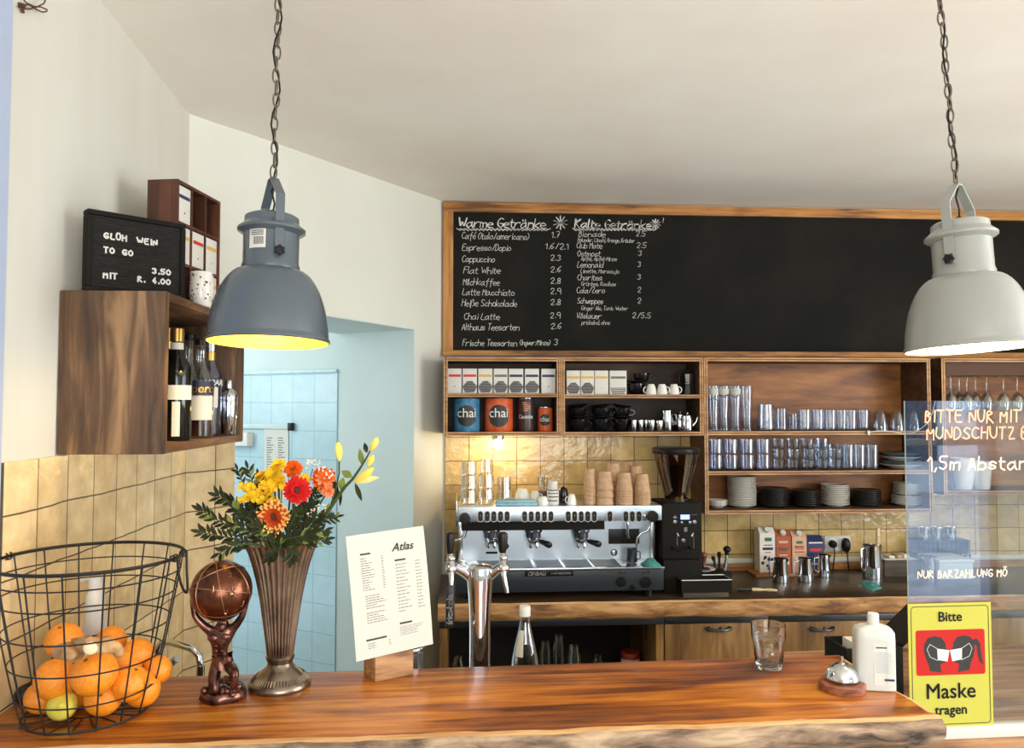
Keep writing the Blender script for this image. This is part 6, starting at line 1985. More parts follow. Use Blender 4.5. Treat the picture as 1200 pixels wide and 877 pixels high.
for i, (px, off, lab) in enumerate(((952.5, .16, 'tall glass at the back behind stack three of the low glasses'), (969, .16, 'tall glass at the back behind stack four of the low glasses'), (986, .15, 'tall glass behind the lowest glass stack'), (993.5, .075, 'tall smoky glass right of the small stacked glasses'),
                                    (1007, .06, 'tall smoky glass in the middle of the three near the plates'), (1022, .06, 'tall smoky glass right beside the big plates'))):
    y = YS + off; loc = (at(px, 530, y).x, y, ZC[2])
    if pt is None: pt = glass_proto('tall_glass', lab, .029, .033, px_(29.5, YS + .06), 'glass_shelf', None, GTl, 24, loc=loc)
    else:
        o = dup(pt, loc, 0, lab, GTl)
# upper board
GB = 'tall footed beer glasses'
pt = None
for i, px in enumerate((836, 848, 861.5, 875)):
    y = YS + (.06, .075, .06, .05)[i]; x = at(px, 470, y).x
    lab = 'tall beer glass with a printed crest band, %s at the shelf side' % ('first', 'second', 'third', 'fourth')[i]
    hb = px_(53.5, y)
    t = thing('beer_glass', lab, 'glass', (x, y, ZC[1]), 0, GB)
    r_ = .030
    MB().lathe([(0, 0), (r_ * .86, 0), (r_ * .9, .004), (r_ * .80, .016), (r_ * .74, .04), (r_ * .80, .09), (r_ * .92, hb * .62), (r_, hb * .85), (r_ * .98, hb), (r_ * .93, hb), (r_ * .95, hb * .85), (r_ * .86, hb * .6), (r_ * .73, .09), (r_ * .66, .04), (r_ * .5, .022), (0, .02)], 26, rib=(13, .018)).build('glass_body', 'glass_shelf', t, smooth=60)
    if i < 3:
        ca = cam_angle(x, y); q = MB()
        band(q, r_ * 1.0 + .001, hb * .80, hb * .94, ca, 1.0)
        q.build('frosted_band', M.setdefault('frost', mat('frosted_print', (196, 196, 182), .7)), t)
        q = MB(); n = 12
        q.ribbon([((r_ + .0018) * math.cos(ca - .9 + 1.8 * k / n), (r_ + .0018) * math.sin(ca - .9 + 1.8 * k / n), hb * (.74 + .08 * abs(k / n - .5) * 2 * (1 if i else -1) + .0)) for k in range(n + 1)], .004, (math.cos(ca), math.sin(ca), 0))
        q.build('blue_crest', 'navy', t, smooth=0, fix=False)
GU = 'mixed glasses on the upper board'
ups = [(897.5, .05, 10.2, 9.2, 31.5, 'tall ribbed glass standing alone right of the beer glasses', 12), (915.5, .05, 6.6, 6.3, 26.5, 'narrow ribbed glass beside the tall ribbed one', 10), (929, .12, 6.5, 6.5, 20, 'shadowed low glass set back behind the narrow glass', None),
       (942.5, .05, 7.6, 8.4, 25, 'first clear tumbler of the long upper row, next to the shadowed glass', 12), (958, .055, 7.4, 8.2, 25, 'second clear tumbler of the long upper row', 12), (972.5, .05, 7.2, 8.0, 24.5, 'third clear tumbler of the long upper row', 12),
       (985.5, .06, 6.6, 7.4, 24.5, 'fourth clear tumbler of the long upper row', 12), (997, .05, 6.4, 7.2, 24.5, 'fifth clear tumbler of the long upper row', None), (1011.5, .09, 6.5, 7.5, 24.5, 'clear tumbler standing back above the cable clamp', None)]
for (px, off, r0, r1, h_, lab, rb) in ups:
    y = YS + off
    glass_proto('tumbler', lab, px_(r0, y), px_(r1, y), px_(h_, y), 'glass_shelf', (rb, .03) if rb else None, GU, 30, loc=(at(px, 480, y).x, y, ZC[1]))
for (px, lab) in ((1031.5, 'upturned rounded glass right of the cable clamp'), (1051, 'upturned rounded glass at the edge of the clear screen'), (1070, 'upturned glass seen through the corner of the clear screen')):
    y = YS + .06; h_ = px_(23.5, y); r_ = px_(8.6, y)
    o = MB().lathe([(r_, 0), (r_ * .98, h_ * .25), (r_ * .86, h_ * .6), (r_ * .66, h_ * .92), (r_ * .55, h_), (0, h_), (0, h_ * .92), (r_ * .6, h_ * .88), (r_ * .82, h_ * .58), (r_ * .94, h_ * .25), (r_ * .95, 0), (r_, 0)], 28, rib=(10, .015)).build('rounded_glass', 'glass_shelf', None, smooth=60, loc=(at(px, 480, y).x, y, ZC[1]))
    tag(o, lab, 'glass', 'upturned rounded glasses')
# hanging wine glasses
GH = 'wine glasses hanging in the right shelf'
zr_ = ZD[0]; zrail = at(1150, 440, YS + .1).z
q = MB(); zt_d = at(1150, 420, YS).z - .019
rl_ = thing('glass_rack', 'wooden hanging rack for wine glasses under the top of the right shelf', 'rack', ((xd0 + xd1) / 2, YS + .12, zrail - .004))
for y in (YS + .03, YS + .20):
    MB().box(xd0 + .002, xd1 - .002, y - .008, y + .008, zrail - .004, zt_d - .001).build('support', 'ply_core', rl_, smooth=0, world=True)
M['glass_wine'] = glass_mat('wine_glass', (232, 234, 232), .12, .7)
pt = None
for i, px in enumerate((1114, 1124, 1133, 1143, 1156, 1176, 1192)):
    y = YS + (.06, .13, .08, .12, .07, .06, .09)[i]; x = at(px, 455, y).x
    lab = 'hanging wine glass, %s from the shelf side wall' % ('first', 'second', 'third', 'fourth', 'fifth', 'sixth', 'seventh')[i]
    if pt is None:
        pt = thing('wine_glass', lab, 'wine glass', (x, y, zrail - .006), 0, GH)
        MB().lathe([(0, .002), (.030, .003), (.031, 0), (.028, -.002), (.006, -.006), (.0035, -.014), (.0033, -.075), (.006, -.084), (.020, -.098), (.031, -.120), (.034, -.145), (.030, -.178), (.0285, -.178), (.0325, -.145), (.0295, -.121), (.018, -.100), (0, -.092)], 28).build('glass_body', 'glass_wine', pt, smooth=60)
    else: dup(pt, (x, y, zrail - .006), 0, lab, GH)
# white pots at the bottom of that shelf
for (px, rr, hh_, lab) in ((1128, 14, 38, 'white ceramic pot seen through the clear screen, on the left of the right shelf'), (1150, 12, 34, 'smaller white ceramic pot beside it behind the clear screen')):
    y = YS + .08; K_ = y / FPX
    t = MB().lathe([(0, 0), (rr * .7 * K_, 0), (rr * .74 * K_, .004), (rr * K_, hh_ * K_ * .9), (rr * 1.04 * K_, hh_ * K_), (rr * .96 * K_, hh_ * K_), (rr * .66 * K_, .008), (0, .008)], 30).build('white_pot', 'porcelain', loc=(at(px, 560, y).x, y, ZD[0]))
    tag(t, lab, 'pot', 'white pots in the right shelf')

# ------------------------------------------------------------------ plates
def plate_mesh(r_, h_):
    return MB().lathe([(0, 0), (r_ * .55, 0), (r_ * .58, h_ * .15), (r_ * .80, h_ * .55), (r_, h_), (r_ * .995, h_ + .0016), (r_ * .78, h_ * .62 + .0016), (r_ * .55, h_ * .2 + .001), (0, h_ * .18)], 40)
def stack(px, off, n, r_px, py_top, m_, name, label, group, h_=.012, zb=None, jit=.0015):
    y = YS + off; r_ = px_(r_px, y); x = at(px, 570, y).x
    z = ZC[0] if zb is None else zb
    zt_ = at(px, py_top, y).z
    st_ = (zt_ - z - h_) / max(1, n - 1)
    p0 = None
    for k in range(n):
        loc = (x + random.uniform(-jit, jit), y + random.uniform(-jit, jit), z + k * st_)
        if p0 is None:
            p0 = plate_mesh(r_, h_).build(name, m_, None, smooth=50, loc=loc); tag(p0, label, 'plate', group)
        else: dup(p0, loc, 0)
stack(840.5, .13, 5, 11.5, 586, 'porcelain', 'saucer', 'white saucer in the short stack against the left shelf side', 'short white saucer stack', .014)
stack(869, .13, 17, 17, 558.5, 'porcelain', 'saucer', 'white saucer in the tallest white stack on the bottom board', 'tallest white saucer stack', .014)
stack(905.5, .13, 11, 18.5, 572, 'dark_plate', 'dark_plate', 'charcoal plate in the dark stack next to the tallest white one', 'left charcoal plate stack', .014)
stack(943, .13, 9, 17.5, 574.5, 'dark_plate', 'dark_plate', 'charcoal plate in the dark stack left of the middle white stack', 'middle charcoal plate stack', .014)
stack(978.5, .13, 11, 16.2, 568, 'porcelain', 'saucer', 'white saucer in the middle stack between two dark stacks', 'middle white saucer stack', .014)
stack(1014.5, .13, 9, 17.5, 574, 'dark_plate', 'dark_plate', 'charcoal plate in the dark stack nearest the clear screen', 'right charcoal plate stack', .014)
stack(1062.5, .13, 6, 17.5, 580.5, 'porcelain', 'saucer', 'larger white saucer low in the stack behind the screen edge', 'white saucer stack at the screen, lower part', .014)
stack(1063.5, .13, 7, 16.2, 566, 'porcelain', 'saucer', 'smaller white saucer high in the stack behind the screen edge', 'white saucer stack at the screen, upper part', .012, zb=at(1063, 579.5, YS + .13).z)
for k, (m_, lab) in enumerate((('porcelain', 'lowest big white plate on the middle board beside the tall glasses'), ('slate_blue', 'grey-blue plate between the two big white plates'), ('porcelain', 'upper big white plate on the middle board'), ('slate_blue', 'grey-blue plate on top of the big white plates'))):
    M.setdefault('slate_blue', mat('grey_blue_stoneware', (96, 110, 112), .3))
    y = YS + .14
    o = plate_mesh(px_(24, y), .020).build('big_plate', m_, None, smooth=50, loc=(at(1056, 540, y).x, y, ZC[2] + .0205 * k * 1.0))
    tag(o, lab, 'plate')

# thin cable drooping along the upper board of the big shelf
q = MB(); yy = YS - .006
q.tube([at(px, py, yy) for px, py in ((1018, 507), (1030, 505), (1045, 506), (1058, 508.5), (1070, 508), (1080, 502), (1087, 496), (1093, 484), (1096, 470))], .0022, 6)
tag(q.build('white_cable', 'white', world=True), 'thin white cable drooping along the big shelf to the clear screen', 'cable')
MB_c = MB(); p = at(1017, 507.5, YS); MB_c.box(p.x - .006, p.x + .006, YS - .010, YS - .0005, p.z - .011, p.z + .012, bev=.002)
tag(MB_c.build('cable_clip', 'white', world=True), 'small white clip holding the cable on the upper board edge', 'clip')

# under-shelf lamp that lights the tiles on the left
p = at(584, 512, YS + .10); zl = at(588, 511, YS).z
ul = thing('under_shelf_light', 'small warm puck light under the first wall shelf', 'lamp', (p.x, YS + .13, zl - .0245))
MB().lathe([(0, 0), (.028, 0), (.032, .003), (.032, .022), (0, .024)], 28).build('housing', 'steel', ul)
MB().lathe([(0, -.0015), (.026, -.0015), (.026, .0005), (0, .0005)], 24).build('diffuser', mat('puck_diffuser', (255, 220, 150), .5, emit=(255, 200, 110), es=8), ul)
ld = bpy.data.lights.new('puck_light', 'POINT'); ld.energy = 2.6; ld.color = (1, .72, .34); ld.shadow_soft_size = .025
lo = bpy.data.objects.new('puck_light', ld); COL.objects.link(lo); lo.parent = ul; lo.location = (0, 0, -.035)
# ================================================================== espresso machine
YM = YC + .045                                   # front of the base
def P_(px, py, Y): return at(px, py, Y)
xm0, xm1 = at(533, 680, YM).x, at(778, 680, YM).x
em = thing('espresso_machine', 'three-group steel espresso machine on the back worktop', 'espresso machine', ((xm0 + xm1) / 2, YM + .25, CZ))
YBK = YW - .06
zT = at(655, 666, YM).z                          # drip tray level
zB = at(655, 694, YM).z
YSP = YM + .20                                   # steel back panel
YTB = YM + .075                                  # front of the upper bar
zU0, zU1 = at(655, 611.5, YTB).z, at(655, 593.5, YTB).z
xu0, xu1 = at(536.5, 600, YTB).x, at(775.5, 600, YTB).x
M['bezel'] = mat('pale_bezel', (205, 205, 200), .35, .3)
M['machine_dark'] = mat('dark_machine_paint', (40, 46, 50), .35)
M['steel_bright'] = mat('bright_steel_panel', (208, 220, 230), .33, 1.0)
MB().box(xm0, xm1, YM, YBK, zB, zT - .012, bev=.006).build('base', 'machine_dark', em, world=True)
q = MB()
for x in (xm0 + .06, xm1 - .06):
    for y in (YM + .06, YBK - .06): q.cyl(.022, CZ, zB + .002, 16, c=(x, y, 0))
q.build('feet', 'black', em, world=True)
q = MB(); q.box(xm0 - .002, xm1 + .002, YM - .004, YSP + .01, zT - .013, zT, bev=.003); q.build('drip_tray', 'steel', em, world=True)
for i in range(5):                                # tray grates
    a = at(560 + 34 * i, 662, YM + .06).x; b = at(590 + 34 * i, 662, YM + .06).x
    q = MB()
    for k in range(12): q.box(a, b, YM + .022 + .0135 * k, YM + .029 + .0135 * k, zT, zT + .003)
    q.box(a, a + .004, YM + .018, YSP - .01, zT, zT + .0035); q.box(b - .004, b, YM + .018, YSP - .01, zT, zT + .0035)
    q.build('tray_grate', 'dark_steel', em, smooth=0, world=True)
MB().box(xu0 + .006, xu1 - .03, YSP, YSP + .012, zT - .002, zU0 + .01).build('back_panel', 'steel_bright', em, smooth=0, world=True)
MB().box(xu0 + .01, xu1 - .012, YSP + .0125, YBK, zT - .012, zU1 - .010).build('boiler_body', 'machine_dark', em, smooth=0, world=True)
for x in (xu1 - .030, xu0 + .002):
    MB().box(x, x + .022, YSP - .03, YSP + .012, zT, zU0 + .004, bev=.002).build('side_column', 'steel', em, world=True)
MB().box(xu0, xu1, YTB, YSP + .10, zU0, zU1, bev=.005).build('control_bar', 'steel_bright', em, world=True)
MB().box(xu0 + .004, xu1 - .004, YSP + .101, YBK + .01, zU1 - .02, zU1 - .001, bev=.002).build('cup_tray', 'steel', em, world=True)
MB().box(xu0 - .010, xu0 - .001, YTB + .01, YBK, zU0 - .02, zU1 + .030, bev=.004).build('side_panel', 'steel', em, world=True)
q = MB(); xa, xb = at(541, 617, YTB + .02).x, at(709, 617, YTB + .02).x
q.box(xa, xb, YTB + .03, YSP, at(600, 622, YTB + .03).z, zU0 - .0005, bev=.003); q.build('group_housing', 'black_matt', em, world=True)
# rounded rectangular push buttons with bright bezels
def oval(cx, cz, w_, h_, y, n=8):
    P = []
    r_ = w_ / 2
    for k in range(n + 1): P.append(Vector((cx + r_ * math.cos(PI * k / n), y, cz + h_ / 2 - r_ + r_ * math.sin(PI * k / n))))
    for k in range(n + 1): P.append(Vector((cx - r_ * math.cos(PI * k / n), y, cz - h_ / 2 + r_ - r_ * math.sin(PI * k / n))))
    return P
for px in (563, 571, 578.7, 586.6, 594.3, 614.8, 622.5, 630.2, 637.9, 645.5, 665.8, 673.3, 681, 688.7, 696.3, 714.6, 733.2, 740.8, 748.6):
    p = at(px, 605.3, YTB); k = YTB / FPX
    q = MB()
    q.prism(oval(p.x, p.z, 7.0 * k, 13.5 * k, YTB), (0, -.003, 0), (0, .002, 0), 0)
    q.prism(oval(p.x, p.z, 5.4 * k, 11.8 * k, YTB), (0, -.006, 0), (0, -.0028, 0), 1)
    q.ball((p.x, YTB - .0062, p.z + .004), .0014, 2, 6, 5)
    q.build('push_button', ['bezel', 'black', 'chalk'], em, smooth=30, world=True)
for (px, py, r_) in ((544.7, 607.2, 6.3), (764, 605, 6.6)):
    p = at(px, py, YTB); ax = Matrix.Rotation(R(90), 3, 'X')
    k = r_ * YTB / FPX
    MB().lathe([(0, 0), (k * .8, 0), (k, .004), (k, .022), (k * .9, .026), (0, .027)], 24, c=(p.x, YTB, p.z), axis=ax, rib=(10, .03)).build('steam_knob', 'black', em, world=True)
p = at(755.7, 605, YTB); MB().lathe([(0, 0), (.008, 0), (.008, .006), (.005, .008), (0, .008)], 16, c=(p.x, YTB, p.z), axis=Matrix.Rotation(R(90), 3, 'X')).build('gauge_stud', 'chrome', em, world=True)
# groups and portafilters
for (gx, tipx, tipy, g1) in ((576, 594, 641, 0), (625.5, 645, 639.5, 1), (681, 703, 638.5, 2)):
    yg = YTB + .075
    c = at(gx, 624, yg); zt_ = at(gx, 621, yg).z
    MB().lathe([(0, zt_ - .038), (.030, zt_ - .038), (.034, zt_ - .034), (.034, zt_ - .012), (.040, zt_ - .008), (.040, zt_ + .012), (0, zt_ + .012)], 28, c=(c.x, yg, 0)).build('group_head', 'dark_steel', em, world=True)
    q = MB()
    q.lathe([(0, zt_ - .066), (.012, zt_ - .066), (.026, zt_ - .056), (.031, zt_ - .040), (.031, zt_ - .037), (0, zt_ - .037)], 26, c=(c.x, yg, 0))
    q.tube([(c.x - .016, yg - .006, zt_ - .060), (c.x - .018, yg - .008, zt_ - .078), (c.x - .010, yg - .010, zt_ - .082)], .006, 8)
    q.tube([(c.x + .012, yg - .006, zt_ - .060), (c.x + .014, yg - .008, zt_ - .078), (c.x + .008, yg - .010, zt_ - .084)], .006, 8)
    tip = at(tipx, tipy, YTB - .045)
    a = Vector((c.x + .014, yg - .030, zt_ - .044)); d = tip - a
    q.tube([Vector((c.x, yg, zt_ - .046)), a, a + d * .25], .007, 10)
    pf = q.build('portafilter', 'chrome', em, world=True)
    q = MB().tube([a + d * .22, a + d * .32, a + d * .6, a + d * .86, a + d * .97, tip], [.008, .011, .0125, .0155, .013, .006], 14)
    q.xf(Matrix.Translation(em.location).inverted())
    q.build('handle', 'black', pf)
    q = MB()
    q.ball((c.x + .018, yg - .032, zt_ + .0), .007, seg=10, rings=8); q.ball((c.x - .014, yg - .034, zt_ - .004), .006, seg=10, rings=8)
    q.build('group_screws', 'chrome', em, world=True)
# display, badge, studs
MB().box(at(713, 628, YSP).x, at(749, 628, YSP).x, YSP - .006, YSP - .0005, at(730, 637.5, YSP).z, at(730, 620, YSP).z, bev=.002).build('display', 'black', em, world=True)
p = at(719.5, 647.7, YSP)
MB().lathe([(0, 0), (.016, 0), (.016, .005), (.011, .007), (0, .007)], 24, c=(p.x, YSP, p.z), axis=Matrix.Rotation(R(90), 3, 'X'), mis=[1, 1, 1, 0]).build('power_switch', ['steel', 'black'], em, world=True)
MB().box(at(569.5, 648, YSP).x, at(583, 648, YSP).x, YSP - .002, YSP - .0003, at(576, 649.3, YSP).z, at(576, 646.7, YSP).z).build('slot', 'black', em, smooth=0, world=True)
b0_, b1_ = at(615, 672.5, YM), at(672, 672.5, YM); zb_c = b0_.z
bd_ = MB().box(b0_.x, b1_.x, YM - .004, YM - .0003, zb_c - .013, zb_c + .013, bev=.002).build('badge', 'black', em, world=True)
me = text_mesh('CIMBALI', .022, .0007, .2)
q = MB().add(me, face_mtx((b0_.x + .012, YM - .0048, zb_c - .008), (1, 0, 0), (0, 0, 1)))
me = text_mesh('A TOP SELECTION', .011, .0003)
q.add(me, face_mtx((b0_.x + .118, YM - .0048, zb_c - .004), (1, 0, 0), (0, 0, 1)))
q.xf(Matrix.Translation(em.location).inverted()); q.build('badge_lettering', 'chalk', bd_, smooth=0, fix=False)
ax = Matrix.Rotation(R(90), 3, 'X')
for (px, py, r_) in ((728, 682, .022), (757, 682.5, .025), (742, 688.5, .011)):
    p = at(px, py, YM); MB().lathe([(0, 0), (r_, 0), (r_, .006), (r_ * .85, .010), (0, .011)], 24, c=(p.x, YM, p.z), axis=ax).build('base_knob', 'black', em, world=True)
q = MB()
for px in (727, 732, 755, 760):
    p = at(px, 671.5, YM); q.lathe([(0, 0), (.005, 0), (.004, .002), (0, .0025)], 10, c=(p.x, YM, p.z), axis=ax)
q.build('indicator_studs', 'black', em, world=True)
# steam and water wands
yw = YTB + .06
def wp(px, py, y=None): return at(px, py, yw if y is None else y)
MB().tube([wp(762, 612), wp(762, 617), wp(758, 623), wp(752, 624.5), wp(747, 630), wp(745.5, 642), wp(745, 652)], .0055, 10).build('steam_wand', 'chrome', em, world=True)
MB().tube([wp(735.5, 612), wp(735.5, 619), wp(735, 626), wp(737, 631)], [.006, .0075, .0075, .004], 10).build('water_spout', 'chrome', em, world=True)
MB().tube([wp(546, 612), wp(546.5, 622), wp(545, 629), wp(540, 632), wp(533, 634)], .0055, 10).build('steam_wand', 'chrome', em, world=True)

# dark jug on the drip tray
p = at(740.5, 657, YM + .10)
jg = thing('milk_jug', 'small dark milk jug under the steam wand on the drip tray', 'jug', (p.x, YM + .10, zT + .004))
MB().lathe([(0, 0), (.024, 0), (.025, .003), (.021, .05), (.023, .062), (.021, .062), (.019, .05), (.022, .005), (0, .004)], 24).build('body', 'dark_steel', jg)
MB().tube([(.020, -.008, .052), (.036, -.014, .048), (.036, -.014, .018), (.022, -.009, .012)], .003, 8).build('handle', 'dark_steel', jg)

def cloth(name, label, pts, z, m_, cat='cloth', h_=.018, seed=1, top=None):
    """crumpled cloth lying on a surface: outline points (x, y) around a folded heap"""
    rr = random.Random(seed)
    cx = sum(p.x for p in pts) / len(pts); cy = sum(p.y for p in pts) / len(pts)
    q = MB(); n = len(pts); NRr = 7; rings = []
    ph = [rr.uniform(0, 6) for _ in range(4)]
    for j in range(NRr):
        f = 1 - j / NRr
        row = []
        for k, p in enumerate(pts):
            a = 2 * PI * k / n
            hh_ = h_ * (1 - f ** 2) ** .6 * (.65 + .22 * math.sin(2 * a + ph[0] + 4 * f) + .13 * math.sin(3 * a + ph[1] - 3 * f))
            row.append(q.bm.verts.new((cx + (p.x - cx) * f, cy + (p.y - cy) * f, z + .001 + max(0, hh_))))
        rings.append(row)
    for j in range(NRr - 1):
        for k in range(n): q.bm.faces.new((rings[j][k], rings[j][(k + 1) % n], rings[j + 1][(k + 1) % n], rings[j + 1][k]))
    q.bm.faces.new(rings[-1])
    low = [q.bm.verts.new((v.co.x, v.co.y, z)) for v in rings[0]]
    for k in range(n): q.bm.faces.new((low[k], low[(k + 1) % n], rings[0][(k + 1) % n], rings[0][k]))
    q.bm.faces.new(low[::-1])
    return tag(q.build(name, m_, None, smooth=60, world=True), label, cat)
def ring_pts(pxs, z): return [onz(px, py, z) for px, py in pxs]
def dense(P, k=3):
    out = []
    for i in range(len(P)):
        for j in range(k): out.append(P[i].lerp(P[(i + 1) % len(P)], j / k))
    return out
cloth('green_cloth', 'crumpled teal cloth on the right end of the drip tray', dense(ring_pts([(750, 661), (758, 657.5), (768, 660), (775, 664), (769, 665.8), (758, 665)], zT + .003)), zT + .0036, 'teal_cloth', h_=.032, seed=4)
cloth('green_cloth', 'crumpled teal cloth lying on the back worktop before the big steel pitcher', dense(ring_pts([(1008, 683), (1016, 681), (1026, 684), (1034, 690), (1024, 693), (1014, 690.5)], CZ)), CZ + .0006, 'teal_cloth', h_=.016, seed=9)

# ------------------------------------------------------------------ on top of the machine
ZU = zU1 + .0004
GM = 'glasses stacked on the espresso machine'
M['glass_warm'] = glass_mat('clear_machine_glass', (246, 244, 236), .14, .7)
Y1 = YTB + .10
pt = None
k1 = Y1 / FPX
for (px, lays, tag_) in ((549.5, 3, 'left'), (569.5, 3, 'right')):
    for l_ in range(lays):
        lab = '%s clear glass of the %s stack on the machine, by the wall' % (('bottom', 'middle', 'top')[l_], tag_)
        hh_ = (16.5 if px < 560 else 17.5) * k1
        loc = (at(px, 590, Y1).x, Y1, ZU + l_ * (hh_ + .0006))
        r0, r1 = (9.6, 9.0) if not (px > 560 and l_ == 2) else (7.2, 6.8)
        glass_proto('clear_glass', lab, r0 * k1, r1 * k1, hh_, 'glass_warm', (9, .03), GM, 27, loc=loc)
Y2 = YTB + .14; k2 = Y2 / FPX
glass_proto('clear_glass', 'single upturned clear glass right of the two glass stacks', 9.6 * k2, 8.2 * k2, 30 * k2, 'glass_warm', (9, .03), GM, 27, loc=(at(590.5, 590, Y2).x, Y2, ZU))
# folded pale blue cloth
q = MB(); Yc = YTB + .045; kk = Yc / FPX
xa, xb = at(580.5, 590, Yc).x, at(630, 590, Yc).x
q.box(xa, xb, Yc - .02, Yc + .05, ZU, ZU + .012, bev=.004); q.box(xa + .006, xb - .01, Yc - .018, Yc + .046, ZU + .0122, ZU + .024, bev=.005)
tag(q.build('folded_cloth', 'blue_cloth', world=True), 'folded pale blue cloth at the front edge of the machine top', 'cloth')
GC = 'white espresso cups on the machine'
def mcup(label, px, off, r_, h_, inv=True, ang=0.0, z=None):
    y = YTB + off; k_ = y / FPX
    t = thing('espresso_cup', label, 'cup', (at(px, 590, y).x, y, (ZU if z is None else z) + (h_ * k_ if inv else 0)), 0, GC)
    cup_mesh(r_ * k_, h_ * k_, .002).build('bowl', 'porcelain', t, smooth=50); cup_handle(MB(), r_ * k_, h_ * k_, ang, .0025).build('handle', 'porcelain', t)
    if inv: t.rotation_euler = (PI, 0, 0)
mcup('large upturned white cup behind the folded blue cloth', 612, .155, 9.5, 15.5, True, 2.2)
mcup('upturned white cup behind the right end of the blue cloth', 627, .15, 6.5, 13, True, .3)
mcup('small white cup lying upturned beside the striped bottle', 636.5, .06, 6.2, 9.5, True, -.4)
mcup('small white cup standing alone left of the paper cups', 670, .06, 5.4, 12, True, PI)
Y3 = YTB + .19; k3 = Y3 / FPX
bx_ = at(636, 590, Y3)
sb_ = MB().box(bx_.x - .026, bx_.x + .026, Y3 - .025, Y3 + .025, ZU, ZU + 12 * k3, bev=.002).build('small_box', 'tin_dark', world=True)
tag(sb_, 'small dark box carrying a glass cup on the machine', 'box')
glass_proto('glass_cup', 'wide clear glass cup behind the striped bottle', 4.5 * k3, 7.2 * k3, 17 * k3, 'glass_warm', None, None, 26, loc=(bx_.x, Y3, ZU + 12 * k3 + .0006))
Y4 = YTB + .075; k4 = Y4 / FPX
t = thing('syrup_bottle', 'small white bottle with dark stripes on the machine', 'bottle', (at(648, 590, Y4).x, Y4, ZU))
MB().lathe([(0, 0), (6.6 * k4, 0), (7 * k4, .003), (7 * k4, 15 * k4), (5.5 * k4, 18 * k4), (5 * k4, 19 * k4), (0, 19 * k4)], 24).build('body', 'white', t)
MB().lathe([(0, 19 * k4), (5.6 * k4, 19 * k4), (5.2 * k4, 27 * k4), (0, 27.5 * k4)], 22).build('cap', 'white', t)
q = MB(); ca = cam_angle(t.location.x, t.location.y)
for (z, w_) in ((4, 1.0), (8.5, 1.0), (12.5, 1.1), (16, 1.2)): band(q, (7.05 if z < 15 else 6.5) * k4, z * k4, (z + 1.2) * k4, ca + .2 * math.sin(z), w_, n=8)
q.build('stripes', 'ink', t, smooth=0)
Y5 = YTB + .13; k5 = Y5 / FPX
t = thing('sugar_pot', 'small black lidded pot between the striped bottle and the white cup', 'pot', (at(660, 590, Y5).x, Y5, ZU))
MB().lathe([(0, 0), (5 * k5, 0), (6 * k5, 4 * k5), (6 * k5, 12 * k5), (5 * k5, 15 * k5), (0, 15 * k5)], 22).build('body', 'black_gloss', t)
MB().lathe([(0, 15 * k5), (5.2 * k5, 15 * k5), (4 * k5, 17 * k5), (1 * k5, 18 * k5), (0, 19.5 * k5)], 18).build('lid', 'black_gloss', t)
# paper cups in nested stacks
pc0 = None
def paper_stack(px, off, r_px, py_top, n, lab):
    global pc0
    y = YTB + off; k_ = y / FPX; r_ = r_px * k_
    x = at(px, 590, y).x
    hc = .086
    top = at(px, py_top, y).z - ZU
    st_ = (top - hc) / max(1, n - 1)
    for j in range(n):
        l_ = 'kraft paper cup nested in %s' % lab
        loc = (x, y, ZU + j * st_)
        if pc0 is None or True:
            pass
        if paper_stack.m is None:
            q = MB().lathe([(.040, 0), (.0415, .0015), (.0415, .004), (.0395, .005), (.0285, hc), (.0, hc), (0, hc - .004), (.0270, hc - .004), (.0385, .004), (.0385, 0), (.040, 0)], 30)
            o = q.build('paper_cup', 'kraft', None, smooth=50, loc=loc); paper_stack.m = o
            tag(o, l_, 'paper cup', lab.replace('the ', '', 1))
            o.scale = (r_ / .0415,) * 2 + (1,)
        else:
            o = dup(paper_stack.m, loc, 0, l_, lab.replace('the ', '', 1)); o.scale = (r_ / .0415,) * 2 + (1,)
paper_stack.m = None
paper_stack(691.5, .075, 8.0, 549.5, 5, 'the front stack nearest the white cup')
paper_stack(708.5, .060, 10.6, 552.5, 3, 'the front stack second from the white cup')
paper_stack(731.5, .060, 10.5, 554, 6, 'the front stack second from the grinder')
paper_stack(752.5, .060, 10.0, 555.5, 8, 'the front stack nearest the grinder')
paper_stack(719, .165, 9.8, 543, 5, 'the back row stack between the two middle front stacks')
paper_stack(738, .235, 9.6, 541, 5, 'the tall back stack at the wall')
paper_stack(746, .150, 9.4, 546, 5, 'the back row stack behind the grinder-side cups')

# ================================================================== grinder
YG = YC + .14
gx0, gx1 = at(776, 620, YG).x, at(823, 620, YG).x
gd_ = thing('coffee_grinder', 'black coffee grinder with a bean hopper right of the espresso machine', 'coffee grinder', ((gx0 + gx1) / 2, YG + .10, CZ))
gc_ = (gx0 + gx1) / 2
zb1_, zb2_ = at(800, 656, YG).z, at(800, 590, YG).z
MB().box(gx0, gx1, YG, YG + .22, zb1_, zb2_, bev=.010).build('body', 'black_matt', gd_, world=True)
MB().box(gx0 + .004, gx1 - .004, YG - .01, YG + .24, CZ, zb1_ - .001, bev=.006).build('base', 'black_matt', gd_, world=True)
yh = YG + .10
zh0, zh1 = at(800, 584, yh).z, at(800, 531, yh).z
kh = yh / FPX
M['hopper'] = glass_mat('smoked_hopper', (196, 164, 108), .10, .45)
MB().lathe([(0, zb2_), (14 * kh, zb2_), (13.5 * kh, zh0), (13.5 * kh, zh0 + .002), (0, zh0 + .002)], 30, c=(gc_, yh, 0)).build('collar', 'black', gd_, world=True)
